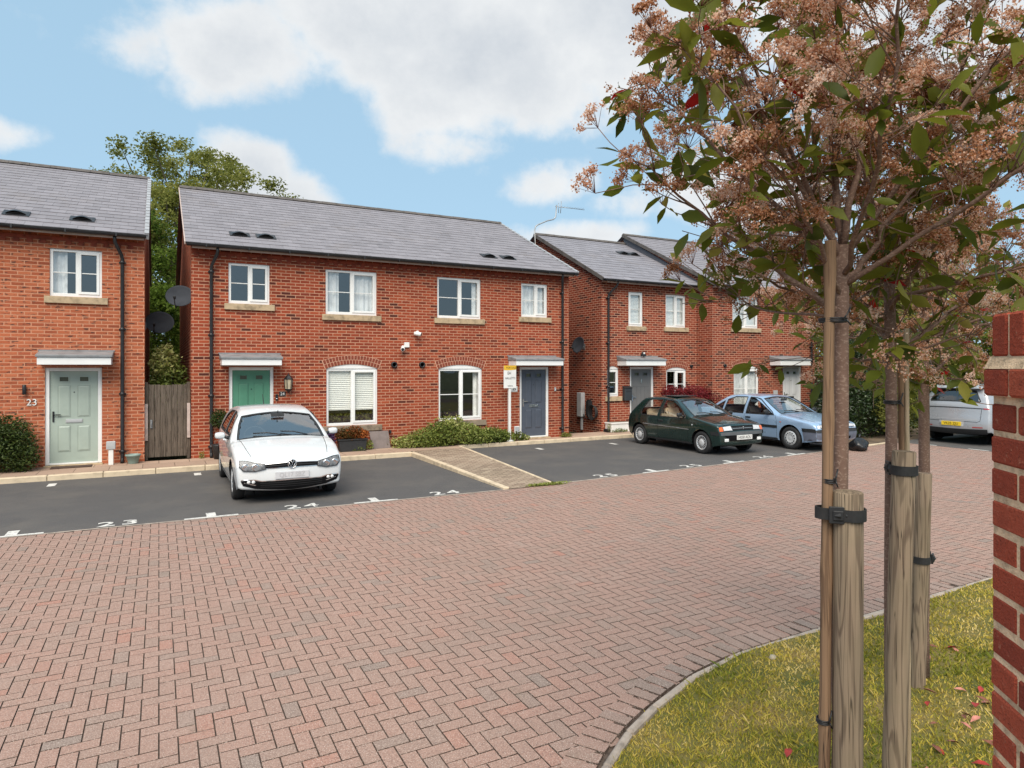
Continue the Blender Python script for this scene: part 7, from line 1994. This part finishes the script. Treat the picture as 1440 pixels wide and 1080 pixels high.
# clouds live in (azimuth, elevation) of the sky dome
wob1 = nd(nt, 'ShaderNodeTexNoise', {'Vector': dirn, 'Scale': 6.0, 'Detail': 9.0, 'Roughness': 0.60}).outputs[0]
wob2 = noise(nt, nd(nt, 'ShaderNodeMapping', {'Vector': dirn, 'Scale': (1, 1, 2.2)}).outputs[0], 2.6, 8, 0.62)
CL = [ # azimuth, elevation (deg), half widths (deg), weight
    (17, 27, 13, 5.5, 1.0), (6, 24, 9, 4.2, 1.0), (26, 24, 12, 6.5, 1.1), (36, 28, 12, 8, 1.0), (-1, 23, 4.5, 2.6, .75), (0, 26.5, 5, 2.6, .6), (48, 30, 16, 9, 1.0), (12, 33, 16, 5, .8), (24, 18.5, 8, 2.5, .7),
    (6.5, 15.0, 5.0, 3.8, .95), (10.5, 13.5, 4.0, 3.2, .9), (31.0, 15.5, 5.5, 2.6, .95), (26, 16.2, 2.6, 1.6, .6), (-11, 15.5, 4.5, 1.6, .8), (37, 13.6, 6, 2.2, .6), (34, 11, 9, 2.0, .8), (48, 14, 9, 4, .9), (58, 22, 10, 8, 1.0),
    (-30, 36, 12, 5, .7), (75, 30, 20, 9, .9), (-60, 30, 30, 8, .9), (150, 40, 50, 14, .9), (-130, 35, 40, 12, .9), (20, 50, 40, 10, .8), (100, 20, 20, 6, .9)]
acc = None
for a, e, wa, we, wt in CL:
    da = math_(nt, 'DIVIDE', math_(nt, 'SUBTRACT', az, R(a)), R(wa)); de = math_(nt, 'DIVIDE', math_(nt, 'SUBTRACT', el, R(e)), R(we))
    d2 = math_(nt, 'ADD', math_(nt, 'MULTIPLY', da, da), math_(nt, 'MULTIPLY', de, de))
    v = math_(nt, 'MULTIPLY', math_(nt, 'EXPONENT', math_(nt, 'MULTIPLY', d2, -0.9)), wt)
    acc = v if acc is None else math_(nt, 'MAXIMUM', acc, v)
fb = math_(nt, 'ADD', math_(nt, 'MULTIPLY', math_(nt, 'SUBTRACT', wob1, 0.5), 1.5), math_(nt, 'MULTIPLY', math_(nt, 'SUBTRACT', wob2, 0.5), 0.8))
dens_ = math_(nt, 'ADD', acc, fb)
mask = nd(nt, 'ShaderNodeMapRange', {0: dens_, 1: 0.36, 2: 0.76, 3: 0.0, 4: 0.96}, interpolation_type='SMOOTHSTEP').outputs[0]
thick = rng(nt, math_(nt, 'ADD', dens_, math_(nt, 'MULTIPLY', wob2, 0.6)), 0.75, 1.65, 0, 1)
thick = math_(nt, 'ADD', thick, math_(nt, 'MULTIPLY', math_(nt, 'SUBTRACT', noise(nt, dirn, 13, 6, 0.6), 0.5), 0.8))
KS_ = 6.6
skyc = mixc(nt, 0.80, sky.outputs[0], (0.43 * KS_, 0.66 * KS_, 0.84 * KS_))
ccol = mixc(nt, thick, (0.90 * KS_, 0.91 * KS_, 0.91 * KS_), (0.61 * KS_, 0.65 * KS_, 0.70 * KS_))
nt.links.new(mixc(nt, mask, skyc, ccol), bg.inputs[0]); bg.inputs[1].default_value = 0.10
w.cycles.sampling_method = 'MANUAL'; w.cycles.sample_map_resolution = 512

su = bpy.data.lights.new('sun', 'SUN'); su.energy = 3.0; su.angle = R(50); su.color = (1.0, 0.91, 0.78)
so = bpy.data.objects.new('sun', su); COL.objects.link(so)
a_, e_ = R(SUN_AZ), R(SUN_EL)
so.rotation_euler = Vector((-math.sin(a_) * math.cos(e_), -math.cos(a_) * math.cos(e_), -math.sin(e_))).to_track_quat('-Z', 'Y').to_euler()

cam = bpy.data.cameras.new('camera'); co = bpy.data.objects.new('camera', cam); COL.objects.link(co); S.camera = co
co.location = (0, 0, 2.1); co.rotation_euler = (R(90), 0, R(-28.1))
cam.sensor_width = 36.0; cam.lens = 930 / 1440 * 36; cam.shift_y = -25 / 1440; cam.clip_end = 2000; cam.clip_start = 0.05
S.view_settings.view_transform = 'Standard'; S.view_settings.look = 'None'; S.view_settings.exposure = 0.66; S.view_settings.gamma = 1.0
S.cycles.use_denoising = True; S.cycles.max_bounces = 8; S.cycles.transparent_max_bounces = 12; S.cycles.caustics_reflective = False; S.cycles.caustics_refractive = False
